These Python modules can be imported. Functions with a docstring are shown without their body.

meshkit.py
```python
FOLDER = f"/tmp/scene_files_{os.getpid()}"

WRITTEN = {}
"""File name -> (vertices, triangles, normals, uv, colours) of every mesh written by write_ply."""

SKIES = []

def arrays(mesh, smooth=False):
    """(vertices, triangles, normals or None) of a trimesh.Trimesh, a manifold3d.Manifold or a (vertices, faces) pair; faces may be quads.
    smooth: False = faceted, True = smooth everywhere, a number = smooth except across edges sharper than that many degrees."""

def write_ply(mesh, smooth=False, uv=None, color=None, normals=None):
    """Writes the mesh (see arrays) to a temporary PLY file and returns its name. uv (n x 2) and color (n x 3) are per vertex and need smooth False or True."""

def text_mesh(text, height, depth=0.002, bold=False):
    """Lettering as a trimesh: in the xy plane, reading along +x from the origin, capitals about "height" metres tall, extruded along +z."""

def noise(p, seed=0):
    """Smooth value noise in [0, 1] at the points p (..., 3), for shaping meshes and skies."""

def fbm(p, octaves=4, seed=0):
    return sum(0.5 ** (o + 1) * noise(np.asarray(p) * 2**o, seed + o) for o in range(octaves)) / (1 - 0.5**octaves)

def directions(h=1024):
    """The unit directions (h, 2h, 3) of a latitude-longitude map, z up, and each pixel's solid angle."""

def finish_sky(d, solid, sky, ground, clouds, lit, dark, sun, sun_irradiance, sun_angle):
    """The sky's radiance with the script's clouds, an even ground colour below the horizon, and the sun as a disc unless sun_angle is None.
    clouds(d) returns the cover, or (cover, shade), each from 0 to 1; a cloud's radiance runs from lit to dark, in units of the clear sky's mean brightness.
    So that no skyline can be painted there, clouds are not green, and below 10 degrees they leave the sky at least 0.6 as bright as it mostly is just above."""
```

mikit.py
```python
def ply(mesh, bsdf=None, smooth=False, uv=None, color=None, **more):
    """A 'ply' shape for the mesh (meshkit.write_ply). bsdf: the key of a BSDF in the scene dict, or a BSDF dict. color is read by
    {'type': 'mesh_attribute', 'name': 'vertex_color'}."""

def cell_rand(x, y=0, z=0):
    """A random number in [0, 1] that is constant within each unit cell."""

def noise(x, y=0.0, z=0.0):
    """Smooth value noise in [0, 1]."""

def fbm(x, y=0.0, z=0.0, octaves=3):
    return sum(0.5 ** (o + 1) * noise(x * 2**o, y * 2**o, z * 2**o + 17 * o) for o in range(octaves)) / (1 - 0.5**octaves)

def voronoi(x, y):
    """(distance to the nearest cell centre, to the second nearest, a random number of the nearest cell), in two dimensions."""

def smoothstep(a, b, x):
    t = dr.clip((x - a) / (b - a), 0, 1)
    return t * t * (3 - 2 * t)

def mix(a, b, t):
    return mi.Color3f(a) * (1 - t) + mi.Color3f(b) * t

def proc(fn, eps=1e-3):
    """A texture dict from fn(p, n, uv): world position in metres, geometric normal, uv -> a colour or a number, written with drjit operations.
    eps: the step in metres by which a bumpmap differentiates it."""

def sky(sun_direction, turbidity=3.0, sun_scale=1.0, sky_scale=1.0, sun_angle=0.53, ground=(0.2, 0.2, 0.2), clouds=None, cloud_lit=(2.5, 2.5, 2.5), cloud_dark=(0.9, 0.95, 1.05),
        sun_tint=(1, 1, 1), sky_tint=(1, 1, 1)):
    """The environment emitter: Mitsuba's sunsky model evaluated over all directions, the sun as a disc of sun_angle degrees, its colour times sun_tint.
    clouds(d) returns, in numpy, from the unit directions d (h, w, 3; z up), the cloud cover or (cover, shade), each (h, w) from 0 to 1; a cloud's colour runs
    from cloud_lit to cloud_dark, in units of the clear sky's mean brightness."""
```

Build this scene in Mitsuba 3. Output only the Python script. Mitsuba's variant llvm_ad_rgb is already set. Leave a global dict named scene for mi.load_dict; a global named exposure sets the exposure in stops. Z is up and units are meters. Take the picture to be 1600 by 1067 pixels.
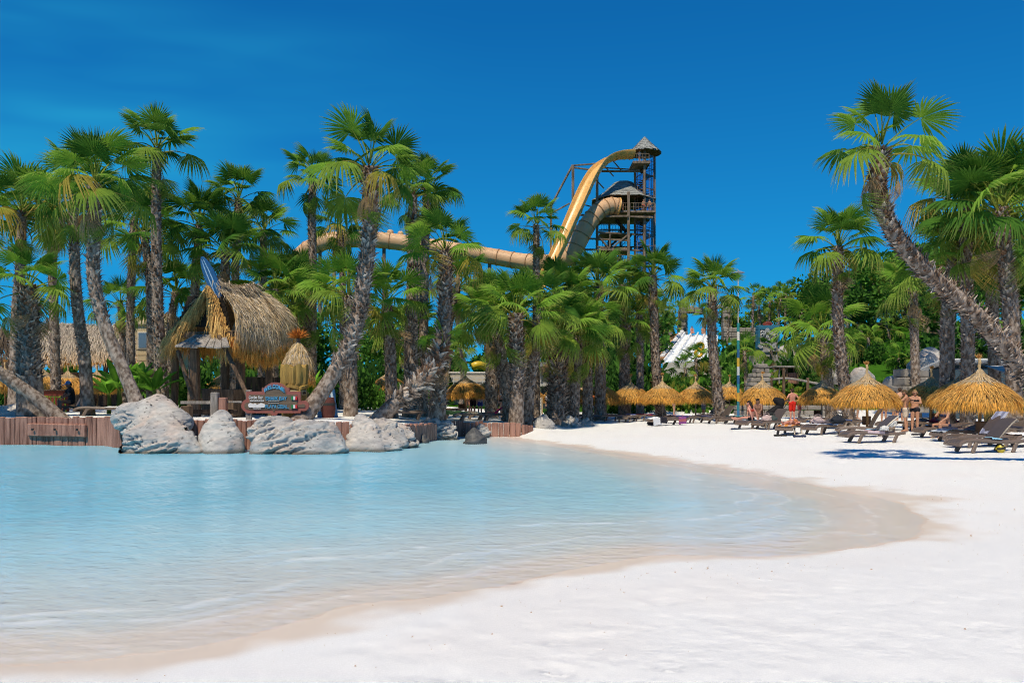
import math, numpy as np, trimesh, shapely, manifold3d as m3
import mitsuba as mi, drjit as dr
import mikit, meshkit
from mikit import proc, noise, fbm, smoothstep, mix, voronoi
T4 = mi.ScalarTransform4f
scene, labels = {}, {}

# ------------------------------------------------------------------ camera, sky, exposure
F, CX, YH, HC = 1200.0, 800.0, 618.0, 1.70        # focal length in photo pixels, picture centre, horizon row, eye height over the water
W0, H0 = 1600.0, 1067.0
scene['camera'] = {'type': 'perspective', 'fov': 2 * math.degrees(math.atan(800 / F)), 'fov_axis': 'x', 'near_clip': 0.1, 'far_clip': 3000.0,
                   'principal_point_offset_y': -(YH - H0 / 2) / H0,
                   'to_world': T4().look_at(origin=[0, 0, HC], target=[0, 10, HC], up=[0, 0, 1])}
SUN = np.array([-0.20, -0.50, 0.84]); SUN /= np.linalg.norm(SUN)


def cirrus(d):
    """thin high streaks low over the left part of the view, and a light veil of haze all round the horizon"""
    az = np.degrees(np.arctan2(d[..., 0], d[..., 1])); el = np.degrees(np.arcsin(np.clip(d[..., 2], -1, 1)))
    q = np.stack([az * 0.05 + el * 0.06, el * 0.30 - az * 0.03, az * 0], -1)
    n = meshkit.fbm(q + 7.3, 4, 5)
    fine = meshkit.fbm(np.stack([az * 0.10, el * 0.9 - az * 0.10, az * 0], -1), 3, 11)
    veil = np.clip((n - 0.36) * 3.0, 0, 1) * (0.5 + 0.9 * fine)
    where = np.exp(-((az + 30) / 18.0) ** 2) * np.exp(-((el - 18) / 8.0) ** 2)
    haze = 0.62 * np.exp(-el / 13.0)
    return np.clip(veil * where * 0.36 + haze, 0, 0.8)


scene['sky'] = mikit.sky(SUN.tolist(), turbidity=2.0, sun_scale=0.97, sky_scale=0.9, sky_tint=(0.028, 0.58, 1.13), sun_tint=(0.955, 0.985, 0.975), clouds=cirrus,
                         cloud_lit=(0.16, 2.65, 4.1), cloud_dark=(0.16, 2.4, 3.8), ground=(0.25, 0.24, 0.2))
exposure = 1.53

# ------------------------------------------------------------------ helpers
def at(px, py, Y):
    """the point seen in the photo at pixel (px, py), Y metres away"""
    return np.array([(px - CX) / F * Y, Y, HC - (py - YH) / F * Y])


_count = {}
def numbered(name):
    n = _count.get(name, -1) + 1
    _count[name] = n
    return name if n == 0 else '%s_%03d' % (name, n)


GROUPS = {'palm_tree': 'palm trees round the lagoon and beach', 'small_palm': 'small palms on the hillside', 'straw_parasol': 'straw parasols on the beach', 'sun_lounger': 'sun loungers on the sand', 'towel': 'towels and cloths on the loungers', 'boulder': 'boulders of the bank and slope',
          'shrub': 'shrubs behind the beach', 'tree': 'leafy trees on the hill and behind the palms', 'person': 'people on the beach and slides', 'ruined_pillar': 'ruined stone pillars on the hill', 'bar_stool': 'bar stools at the counter', 'banana_plant': 'banana plants and leafy clumps by the bank', 'deck_chair': 'green deck chairs',
          'beach_bag': 'bags on the beach', 'shoes': 'shoes left on the sand', 'cloth_bundle': 'cloth bundles on the loungers', 'plank_wall': 'plank retaining walls of the bank'}
def thing(name, label=None, cat=None, group=None, kind=None):
    k = numbered(name); group = group or (None if kind else GROUPS.get(name))
    d = {}
    if label: d['label'] = label
    if cat: d['category'] = cat
    if group: d['group'] = group
    if kind: d['kind'] = kind
    labels[k] = d
    return k


def shade(mesh, smooth, color):
    """mesh -> arguments for mikit.ply with a colour per vertex (constant, per vertex, or none) and an angle of smoothing"""
    if isinstance(mesh, m3.Manifold):
        m = mesh.to_mesh(); mesh = (m.vert_properties[:, :3], m.tri_verts)
    if isinstance(mesh, tuple):
        v, f = np.asarray(mesh[0], float), np.asarray(mesh[1], int)
        if f.shape[1] == 4: f = np.vstack([f[:, [0, 1, 2]], f[:, [0, 2, 3]]])
        mesh = trimesh.Trimesh(v, f, process=False)
    if color is not None:
        color = np.asarray(color, float)
        if color.ndim == 1:
            if smooth not in (True, False):
                mesh.merge_vertices(); mesh = trimesh.graph.smooth_shade(mesh, angle=math.radians(smooth), facet_minarea=None); smooth = True
            color = np.tile(color, (len(mesh.vertices), 1))
    return mesh, smooth, color


def shape(mesh, bsdf, smooth=35, color=None):
    mesh, smooth, color = shade(mesh, smooth, color)
    if color is not None and smooth not in (True, False): smooth = True
    return mikit.ply(mesh, bsdf, smooth=smooth, color=color)


def part(parent, name, mesh, bsdf, smooth=35, color=None, label=None, kind=None):
    """one entry under its holder; mesh may be a shape dict already"""
    k = numbered(parent + '__' + name) if parent else numbered(name)
    scene[k] = mesh if isinstance(mesh, dict) else shape(mesh, bsdf, smooth, color)
    if label or kind:
        labels[k] = {**({'label': label} if label else {}), **({'kind': kind} if kind else {})}
    return k


def single(name, mesh, bsdf, label, cat=None, smooth=35, color=None, group=None, kind=None):
    k = thing(name, label, cat, group, kind)
    scene[k] = mesh if isinstance(mesh, dict) else shape(mesh, bsdf, smooth, color)
    return k


_groups = {}
def proto(gid, mesh, bsdf, smooth=35, color=None):
    scene['proto_' + gid] = {'type': 'shapegroup', 'piece': shape(mesh, bsdf, smooth, color)}
    return gid


def inst(parent, name, gid, M, label=None):
    k = numbered(parent + '__' + name) if parent else name
    scene[k] = {'type': 'instance', 'shapegroup': {'type': 'ref', 'id': 'proto_' + gid}, 'to_world': T4(np.asarray(M, float))}
    if label: labels[k] = {'label': label}
    return k


def mat(loc=(0, 0, 0), rz=0.0, s=1.0, rx=0.0, ry=0.0):
    s = np.broadcast_to(np.asarray(s, float), 3)
    cz, sz = math.cos(rz), math.sin(rz); cx, sx = math.cos(rx), math.sin(rx); cy, sy = math.cos(ry), math.sin(ry)
    R = np.array([[cz, -sz, 0], [sz, cz, 0], [0, 0, 1]]) @ np.array([[cy, 0, sy], [0, 1, 0], [-sy, 0, cy]]) @ np.array([[1, 0, 0], [0, cx, -sx], [0, sx, cx]])
    M = np.eye(4); M[:3, :3] = R * s; M[:3, 3] = loc
    return M


def xf(mesh, M):
    m = mesh.copy(); m.apply_transform(M); return m


def cat(*ms):
    ms = [m for q in ms for m in (q if isinstance(q, list) else [q])]
    return trimesh.util.concatenate(ms) if len(ms) > 1 else ms[0]


def tm(v, f): return trimesh.Trimesh(np.asarray(v, float), np.asarray(f, int), process=False)


def box(size, loc=(0, 0, 0), rz=0.0, ch=0.0, rx=0.0, ry=0.0):
    """box with chamfered edges, centre at loc"""
    h = np.asarray(size, float) / 2
    if ch <= 0:
        m = trimesh.creation.box(size)
    else:
        c = min(ch, h.min() * 0.9)
        pts = []
        for sx in (-1, 1):
            for sy in (-1, 1):
                for sz in (-1, 1):
                    p = np.array([sx, sy, sz]) * h
                    for k in range(3):
                        q = p - np.array([sx, sy, sz]) * c; q[k] = p[k]; pts.append(q)
        m = trimesh.convex.convex_hull(np.array(pts))
    m.apply_transform(mat(loc, rz, 1, rx, ry))
    return m


def beam(a, b, w, h=None, ch=0.0):
    """square beam between two points"""
    a, b = np.asarray(a, float), np.asarray(b, float); d = b - a; L = np.linalg.norm(d); d /= L
    up = np.array([0, 0, 1.0]) if abs(d[2]) < 0.95 else np.array([0, 1.0, 0])
    x = np.cross(d, up); x /= np.linalg.norm(x); z = np.cross(x, d)
    m = box((w, L, h or w), ch=ch)
    M = np.eye(4); M[:3, 0] = x; M[:3, 1] = d; M[:3, 2] = z; M[:3, 3] = (a + b) / 2
    m.apply_transform(M); return m


def frames(p):
    t = np.gradient(p, axis=0); t /= np.linalg.norm(t, axis=1, keepdims=True) + 1e-12
    a = np.cross(t[0], [0, 0, 1.0] if abs(t[0][2]) < 0.9 else [1.0, 0, 0]); a /= np.linalg.norm(a)
    A = []
    for ti in t:
        a = a - ti * (a @ ti); a /= np.linalg.norm(a); A.append(a)
    A = np.array(A)
    return t, A, np.cross(t, A)


def tube(points, radii, sides=8, caps=True, flat=1.0):
    p = np.asarray(points, float); n = len(p)
    t, a, b = frames(p)
    r = np.broadcast_to(np.asarray(radii, float), (n,))
    ang = np.arange(sides) * 2 * np.pi / sides
    v = p[:, None] + r[:, None, None] * (np.cos(ang)[None, :, None] * a[:, None] + flat * np.sin(ang)[None, :, None] * b[:, None])
    i, j = np.meshgrid(np.arange(n - 1), np.arange(sides), indexing='ij')
    q = np.stack([i * sides + j, i * sides + (j + 1) % sides, (i + 1) * sides + (j + 1) % sides, (i + 1) * sides + j], -1).reshape(-1, 4)
    f = np.vstack([q[:, [0, 1, 2]], q[:, [0, 2, 3]]]); v = v.reshape(-1, 3)
    if caps:
        v = np.vstack([v, p[0], p[-1]]); k = len(v); s = np.arange(sides)
        f = np.vstack([f, np.stack([(s + 1) % sides, s, s * 0 + k - 2], 1), np.stack([(n - 1) * sides + s, (n - 1) * sides + (s + 1) % sides, s * 0 + k - 1], 1)])
    return tm(v, f)


def spline(pts, n):
    """Catmull-Rom through the points, n samples"""
    p = np.asarray(pts, float)
    P = np.vstack([2 * p[0] - p[1], p, 2 * p[-1] - p[-2]]); out = []
    for u in np.linspace(0, len(p) - 1 - 1e-9, n):
        i = int(u); t = u - i; a, b, c, d = P[i:i + 4]
        out.append(0.5 * (2 * b + (c - a) * t + (2 * a - 5 * b + 4 * c - d) * t * t + (3 * b - a - 3 * c + d) * t ** 3))
    return np.array(out)


def lathe(profile, n=20):
    """profile of (radius, z) from top or bottom, closed on the axis where radius is 0"""
    pr = np.asarray(profile, float); ang = np.arange(n) * 2 * np.pi / n
    v = np.stack([pr[:, :1] * np.cos(ang), pr[:, :1] * np.sin(ang), np.repeat(pr[:, 1:2], n, 1)], -1).reshape(-1, 3)
    i, j = np.meshgrid(np.arange(len(pr) - 1), np.arange(n), indexing='ij')
    q = np.stack([i * n + j, i * n + (j + 1) % n, (i + 1) * n + (j + 1) % n, (i + 1) * n + j], -1).reshape(-1, 4)
    return tm(v, np.vstack([q[:, [0, 1, 2]], q[:, [0, 2, 3]]]))


def strips(p0, p1, p2, side, w):
    """many thin blades: root p0, middle p1, tip p2, width w along side; 5 vertices and 3 triangles each"""
    n = len(p0); s = side * (np.broadcast_to(w, (n,)) / 2)[:, None]
    v = np.stack([p0 - s, p0 + s, p1 - s, p1 + s, p2], 1).reshape(-1, 3)
    b = np.arange(n)[:, None, None] * 5
    f = (b + np.array([[0, 1, 3], [0, 3, 2], [2, 3, 4]])[None]).reshape(-1, 3)
    return v, f


def unit(v): return v / (np.linalg.norm(v, axis=-1, keepdims=True) + 1e-12)


def extrude(poly, depth):
    return trimesh.creation.extrude_polygon(poly, depth, engine='earcut')


def hull(spheres, seg=10):
    return m3.Manifold.batch_hull([m3.Manifold.sphere(r, seg).translate(list(map(float, p))) for p, r in spheres])


# ------------------------------------------------------------------ materials
def rgb(c): return {'type': 'rgb', 'value': list(map(float, c))}
VC = {'type': 'mesh_attribute', 'name': 'vertex_color'}
def bsdf(name, d): scene[name] = d
bsdf('matte', {'type': 'twosided', 'b': {'type': 'principled', 'base_color': VC, 'roughness': 0.8, 'specular': 0.25}})
bsdf('satin', {'type': 'twosided', 'b': {'type': 'principled', 'base_color': VC, 'roughness': 0.35, 'specular': 0.5}})
bsdf('skin', {'type': 'twosided', 'b': {'type': 'principled', 'base_color': VC, 'roughness': 0.5, 'specular': 0.4}})
bsdf('straw', {'type': 'twosided', 'b': {'type': 'principled', 'base_color': VC, 'roughness': 0.75, 'specular': 0.2}})
bsdf('leaf', {'type': 'principledthin', 'base_color': VC, 'roughness': 0.30, 'spec_trans': 0.0, 'diff_trans': 0.7, 'eta': 1.55})
bsdf('bark', {'type': 'twosided', 'b': {'type': 'bumpmap', 'map': proc(lambda p, n, uv: fbm(p.x * 22, p.y * 22, p.z * 9, 3), 6e-3), 'scale': 0.05,
     'bsdf': {'type': 'diffuse', 'reflectance': proc(lambda p, n, uv: mix((0.13, 0.092, 0.068), (0.40, 0.33, 0.275), smoothstep(0.25, 0.75, fbm(p.x * 13, p.y * 13, p.z * 6, 3))))}}})


def wood(name, dark, light, sx=30, sz=2.5, rough=0.75):
    bsdf(name, {'type': 'twosided', 'b': {'type': 'principled', 'roughness': rough, 'specular': 0.25, 'base_color': proc(
        lambda p, n, uv: mix(dark, light, smoothstep(0.2, 0.8, fbm(p.x * sx, p.y * sx, p.z * sz, 3) * 0.65 + noise(p.x * 3, p.y * 3, p.z * 0.8) * 0.35)))}})


wood('grey_wood', (0.13, 0.115, 0.10), (0.40, 0.37, 0.34))
wood('brown_wood', (0.045, 0.03, 0.02), (0.19, 0.125, 0.08))
wood('tower_wood', (0.10, 0.075, 0.055), (0.30, 0.23, 0.17), 6, 0.8)
wood('red_wood', (0.17, 0.078, 0.056), (0.42, 0.23, 0.175), 24, 1.6)
# ------------------------------------------------------------------ the lie of the land (water level is z = 0)
def ss(a, b, x):
    t = np.clip((x - a) / (b - a), 0, 1); return t * t * (3 - 2 * t)


SHORE = np.array([(-14, 3.0), (-8, 3.9), (-5.2, 4.3), (-3.3, 4.75), (-2.6, 5.0), (-1.85, 5.55), (-0.55, 6.6), (0.5, 7.35), (1.34, 8.0), (2.2, 8.2), (3.1, 8.25), (4.2, 8.75), (5.1, 9.6), (5.75, 10.9),
                  (6.0, 12.2), (5.8, 14.2), (5.3, 16.7), (4.68, 18.7), (3.6, 21.7), (2.3, 24.9), (1.1, 28.3), (0.5, 30.4), (0.3, 31.6)])
SHORE = spline(SHORE, 420)
_t = unit(np.gradient(SHORE, axis=0)); _w = meshkit.fbm(np.stack([SHORE[:, 0] * 0.8, SHORE[:, 1] * 0.8, SHORE[:, 0] * 0], -1), 3, 77) - 0.5
SHORE = SHORE + np.stack([_t[:, 1], -_t[:, 0]], 1) * (0.55 * _w * ss(30.5, 27, SHORE[:, 1]))[:, None]
BANK = np.array([(-40, 27.6), (-24, 27.0), (-13.8, 26.2), (-12.2, 24.5), (-9.9, 24.3), (-5.6, 24.2), (-4.5, 24.6), (-3.6, 26.4), (-3.0, 29.2), (-2.5, 31.7), (0.2, 31.9), (0.3, 31.6)])
_lag = shapely.Polygon(np.vstack([SHORE, (BANK + np.array([0.0, 0.45]) * (BANK[:, :1] < 0.25))[::-1], [(-40, 3.0)]]))
_shore_line, _bank_line = shapely.LineString(SHORE), shapely.LineString(BANK)
shapely.prepare(_lag)


def hills(x, y):
    u = x / np.maximum(y, 1.0)
    top = np.interp(u, [-1.2, -0.6, -0.1, 0.05, 0.14, 0.2, 0.30, 0.36, 0.42, 0.50, 0.7, 1.2], [1.5, 1.5, 2.0, 2.6, 4.5, 6.2, 7.0, 8.0, 11.5, 13.0, 13.0, 11.0])
    rise = ss(50, 92, y) * (0.75 + 0.25 * ss(85, 130, y))
    return top * rise * (1 - 0.6 * ss(170, 330, y)) * (0.92 + 0.16 * meshkit.noise(np.stack([x * 0.12, y * 0.12, x * 0], -1), 3))


def land(x, y):
    """height of the ground"""
    x, y = np.broadcast_arrays(np.asarray(x, float), np.asarray(y, float))
    sh = x.shape; x, y = x.ravel(), y.ravel()
    z = np.interp(x, [-40, -12, -6, -3.2, 0.0, 0.6, 2.5, 6], [0.92, 0.92, 0.88, 0.62, 0.5, 0.34, 0.24, 0.22]) * (y > 20)
    near = (np.abs(x) < 60) & (y < 60) & (y > -20)
    pts = shapely.points(x[near], y[near])
    ins = shapely.contains(_lag, pts); ds = shapely.distance(_shore_line, pts); db = shapely.distance(_bank_line, pts)
    q = np.stack([x[near], y[near], x[near] * 0], -1)
    lump = (meshkit.fbm(q * 0.9, 3, 2) - 0.5)
    flat = np.exp(-((x[near] - 6.2) / 1.6) ** 2 - ((y[near] - 12.2) / 3.0) ** 2) + 0.12 * np.exp(-((x[near] + 2.5) / 3.0) ** 2 - ((y[near] - 4.6) / 1.6) ** 2)
    beach = 0.24 * (1 - np.exp(-ds / (2.6 + 2.6 * flat))) + 0.06 * ss(4, 14, ds) + lump * 0.07 * ss(0.3, 4, ds) + 0.012 * (meshkit.fbm(q * 5, 2, 9) - 0.5) * ss(0.2, 1, ds)
    deep = (-np.minimum(0.05 * ds, 0.10 + 0.035 * ds) - 0.2 * ss(2, 8, ds)) * np.interp(x[near], [1.5, 4.0, 6.0], [1.0, 0.6, 0.28])
    zz = z[near]
    onland = np.where(y[near] > 31, np.where(x[near] < 0.6, np.maximum(zz, 0.3), beach + 0.0), beach)
    w = (1 - ss(0.2, 4.5, x[near])) * ss(27.5, 31.5, y[near]); w = np.where((y[near] > 20) & (x[near] < 0.25), 1.0, w)
    onland = np.where(x[near] < 0.25, onland, beach)
    onland = np.where(y[near] > 20, np.where(x[near] < 0.25, zz + lump * 0.06, np.minimum((zz + lump * 0.05) * w + beach * (1 - w), 0.02 + 0.22 * ds + 0.1 * lump)), onland)
    z[near] = np.where(ins, np.minimum(deep, -0.02), onland)
    z = z + hills(x, y) * (y > 40)
    uu = x / np.maximum(y, 1.0); cap = np.interp(y, [70, 78, 92, 100], [5.0, 4.2, 7.6, 8.5]); m = (uu > 0.185) & (uu < 0.285) & (y > 70) & (y < 100)
    z = np.where(m, np.minimum(z, cap), z)
    return z.reshape(sh)


def gz(x, y): return float(land(np.array([x]), np.array([y]))[0])


def gp(px, Y):
    """the point of the ground seen in column px, Y metres away"""
    x = (px - CX) / F * Y
    return np.array([x, Y, gz(x, Y)])


def axis(stops):
    out = [stops[0][0]]
    for (a, h), (b, _) in zip(stops[:-1], stops[1:]):
        out += list(np.linspace(a, b, max(2, int(round((b - a) / h)) + 1))[1:])
    return np.array(out)


gx = axis([(-1500, 150), (-300, 25), (-60, 2.5), (-24, 0.22), (-9, 0.12), (9, 0.2), (26, 0.6), (60, 2.5), (300, 25), (1500, 1)])
gy = axis([(-300, 60), (-12, 2), (1.5, 0.09), (11, 0.16), (20, 0.22), (36, 0.5), (60, 1.5), (140, 6), (360, 30), (1500, 150), (2400, 1)])
X, Yg = np.meshgrid(gx, gy)
Z = land(X, Yg)
nx = len(gx)
i, j = np.meshgrid(np.arange(len(gy) - 1), np.arange(nx - 1), indexing='ij')
quads = np.stack([i * nx + j, i * nx + j + 1, (i + 1) * nx + j + 1, (i + 1) * nx + j], -1).reshape(-1, 4)
gv = np.stack([X, Yg, Z], -1).reshape(-1, 3)
cen = gv[quads].mean(1)
sandy = (cen[:, 1] < 57 - np.maximum(cen[:, 0] - 12, 0) * 0.15) & (np.abs(cen[:, 0]) < 60) & (cen[:, 1] > -12)
def submesh(mask):
    q = quads[mask]; used, inv = np.unique(q, return_inverse=True)
    return tm(gv[used], np.vstack([inv.reshape(-1, 4)[:, [0, 1, 2]], inv.reshape(-1, 4)[:, [0, 2, 3]]]))


def sand_colour(p, n, uv):
    lump = fbm(p.x * 1.3, p.y * 1.3, 0.0, 3)
    wet = smoothstep(0.046, 0.004, p.z + (lump - 0.5) * 0.07 + (noise(p.x * 4, p.y * 4, 2.0) - 0.5) * 0.015)
    grain = noise(p.x * 160, p.y * 160, 3.0)
    warm = smoothstep(0.45, 0.75, fbm(p.x * 0.8 + 9, p.y * 0.8, 1.0, 3))
    dry = mix((0.775, 0.79, 0.79), (0.765, 0.75, 0.73), warm * 0.4) * (0.94 + 0.10 * grain)
    return mix(dry, (0.62, 0.54, 0.465), wet * 0.95)


def sand_bump(p, n, uv):
    dry = smoothstep(0.03, 0.12, p.z)
    d1, _, wch = voronoi(p.x * 1.9 + 0.5 * noise(p.x, p.y, 7.0), p.y * 1.9)
    foot = -0.018 * smoothstep(0.30, 0.10, d1) * smoothstep(0.62, 0.66, wch) + 0.008 * smoothstep(0.42, 0.30, d1) * smoothstep(0.30, 0.36, d1) * 0
    return foot * dry + (fbm(p.x * 5, p.y * 5, 0.0, 2) * 0.035 + fbm(p.x * 26, p.y * 26, 5.0, 3) * 0.009) * (0.12 + 0.88 * dry)


def sand_wet(p, n, uv):
    return smoothstep(0.050, 0.004, p.z + (fbm(p.x * 1.3, p.y * 1.3, 0.0, 3) - 0.5) * 0.05) * 0.9


bsdf('sand', {'type': 'bumpmap', 'map': proc(sand_bump, 5e-3), 'scale': 1.0, 'bsdf': {'type': 'blendbsdf', 'weight': proc(sand_wet), 'a': {'type': 'diffuse', 'reflectance': proc(sand_colour)}, 'b': {'type': 'principled', 'base_color': proc(sand_colour), 'roughness': 0.25, 'specular': 0.3}}})
bsdf('hill_soil', {'type': 'diffuse', 'reflectance': proc(lambda p, n, uv: mix(mix((0.02, 0.07, 0.008), (0.055, 0.16, 0.015), fbm(p.x * 1.5, p.y * 1.5, p.z * 1.5, 3)),
     (0.17, 0.14, 0.09), smoothstep(0.60, 0.75, fbm(p.x * 0.25, p.y * 0.25, 4.0, 3))))})
single('sand_beach', submesh(sandy), 'sand', 'white sand beach curving round the lagoon and under the loungers', smooth=True, kind='structure')
single('hillside', submesh(~sandy), 'hill_soil', 'green planted hillside behind the beach', smooth=True, kind='structure')

# ------------------------------------------------------------------ water
wx, wy = np.arange(-30, 6.8, 0.055), np.concatenate([np.arange(2.6, 14, 0.05), np.arange(14, 32.4, 0.075)])
X, Yw = np.meshgrid(wx, wy)
D = -land(X, Yw)
q = np.stack([X, Yw, X * 0], -1)
def waves(lx, ly, s, rot=0.0):
    c, r = math.cos(rot), math.sin(rot)
    return meshkit.fbm(np.stack([(q[..., 0] * c + q[..., 1] * r) / lx, (-q[..., 0] * r + q[..., 1] * c) / ly, q[..., 0] * 0], -1), 2, s) - 0.5


calm = ss(0.0, 0.30, D)
Zw = (0.040 * waves(1.6, 0.8, 3, 0.25) + 0.022 * waves(0.62, 0.32, 8, -0.15) + 0.009 * waves(0.26, 0.15, 14, 0.3)) * (0.10 + 0.90 * calm) + (0.010 * waves(0.9, 0.22, 17, 0.5) + 0.006 * waves(0.4, 0.12, 19, -0.4)) * ss(0.0, 0.05, D) * (1 - calm)
# little breaking wavelets that follow the shore a metre or two out
ds = shapely.distance(_shore_line, shapely.points(X.ravel(), Yw.ravel())).reshape(X.shape)
wob = 1.3 * (meshkit.fbm(q * 0.45, 3, 21) - 0.5) + 0.25 * (meshkit.fbm(q * 2.2, 2, 22) - 0.5)
foam = np.zeros_like(X)
for d0, amp, seed in ((0.12, 0.006, 34), (0.35, 0.010, 31), (0.55, 0.008, 36), (1.1, 0.010, 37), (2.2, 0.012, 38), (0.8, 0.018, 32), (1.6, 0.014, 33)):
    brk = ss(0.42, 0.62, meshkit.fbm(q * 0.35, 2, seed))
    t = (ds - d0 - wob * (0.25 + 0.35 * d0))
    Zw += amp * np.exp(-(t / 0.10) ** 2) * brk
    foam = np.maximum(foam, np.exp(-((t + 0.03) / (0.012 + 0.05 * meshkit.noise(q * 1.3, seed + 50))) ** 2) * brk * ss(0.42, 0.6, meshkit.fbm(q * [4, 4, 1], 3, seed + 60)))
dd = np.clip(D, 0, None)[..., None]
body = np.array([0.18, 0.465, 0.62]); mid = np.array([0.335, 0.555, 0.655]); shallow = np.array([0.50, 0.555, 0.57]); edge = np.array([0.66, 0.56, 0.48])
def lerp(a, b, t): return a + (b - a) * t
colw = lerp(edge, shallow, ss(0.0, 0.05, dd))
colw = lerp(colw, mid, ss(0.03, 0.22, dd)); colw = lerp(colw, body, ss(0.18, 0.62, dd))
colw = colw * (1 + 0.10 * waves(2.2, 1.2, 41)[..., None])
colw = lerp(colw, np.array([0.78, 0.80, 0.80]), 0.38 * foam[..., None])
nwx = len(wx)
i, j = np.meshgrid(np.arange(len(wy) - 1), np.arange(nwx - 1), indexing='ij')
quads = np.stack([i * nwx + j, i * nwx + j + 1, (i + 1) * nwx + j + 1, (i + 1) * nwx + j], -1).reshape(-1, 4)
keep = D.reshape(-1)[quads].max(1) > -0.03
quads = quads[keep]; used, inv = np.unique(quads, return_inverse=True); inv = inv.reshape(-1, 4)
bsdf('lagoon', {'type': 'bumpmap', 'map': proc(lambda p, n, uv: fbm(p.x * 6, p.y * 12, 0.0, 3) * 0.0145, 8e-3), 'scale': 1.0,
     'bsdf': {'type': 'principled', 'base_color': VC, 'roughness': 0.06, 'specular': 0.33}})
single('water', tm(np.stack([X, Yw, Zw], -1).reshape(-1, 3)[used], np.vstack([inv[:, [0, 1, 2]], inv[:, [0, 2, 3]]])), 'lagoon',
       'shallow pale turquoise lagoon with small ripples', smooth=True, color=colw.reshape(-1, 3)[used], kind='structure')
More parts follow.
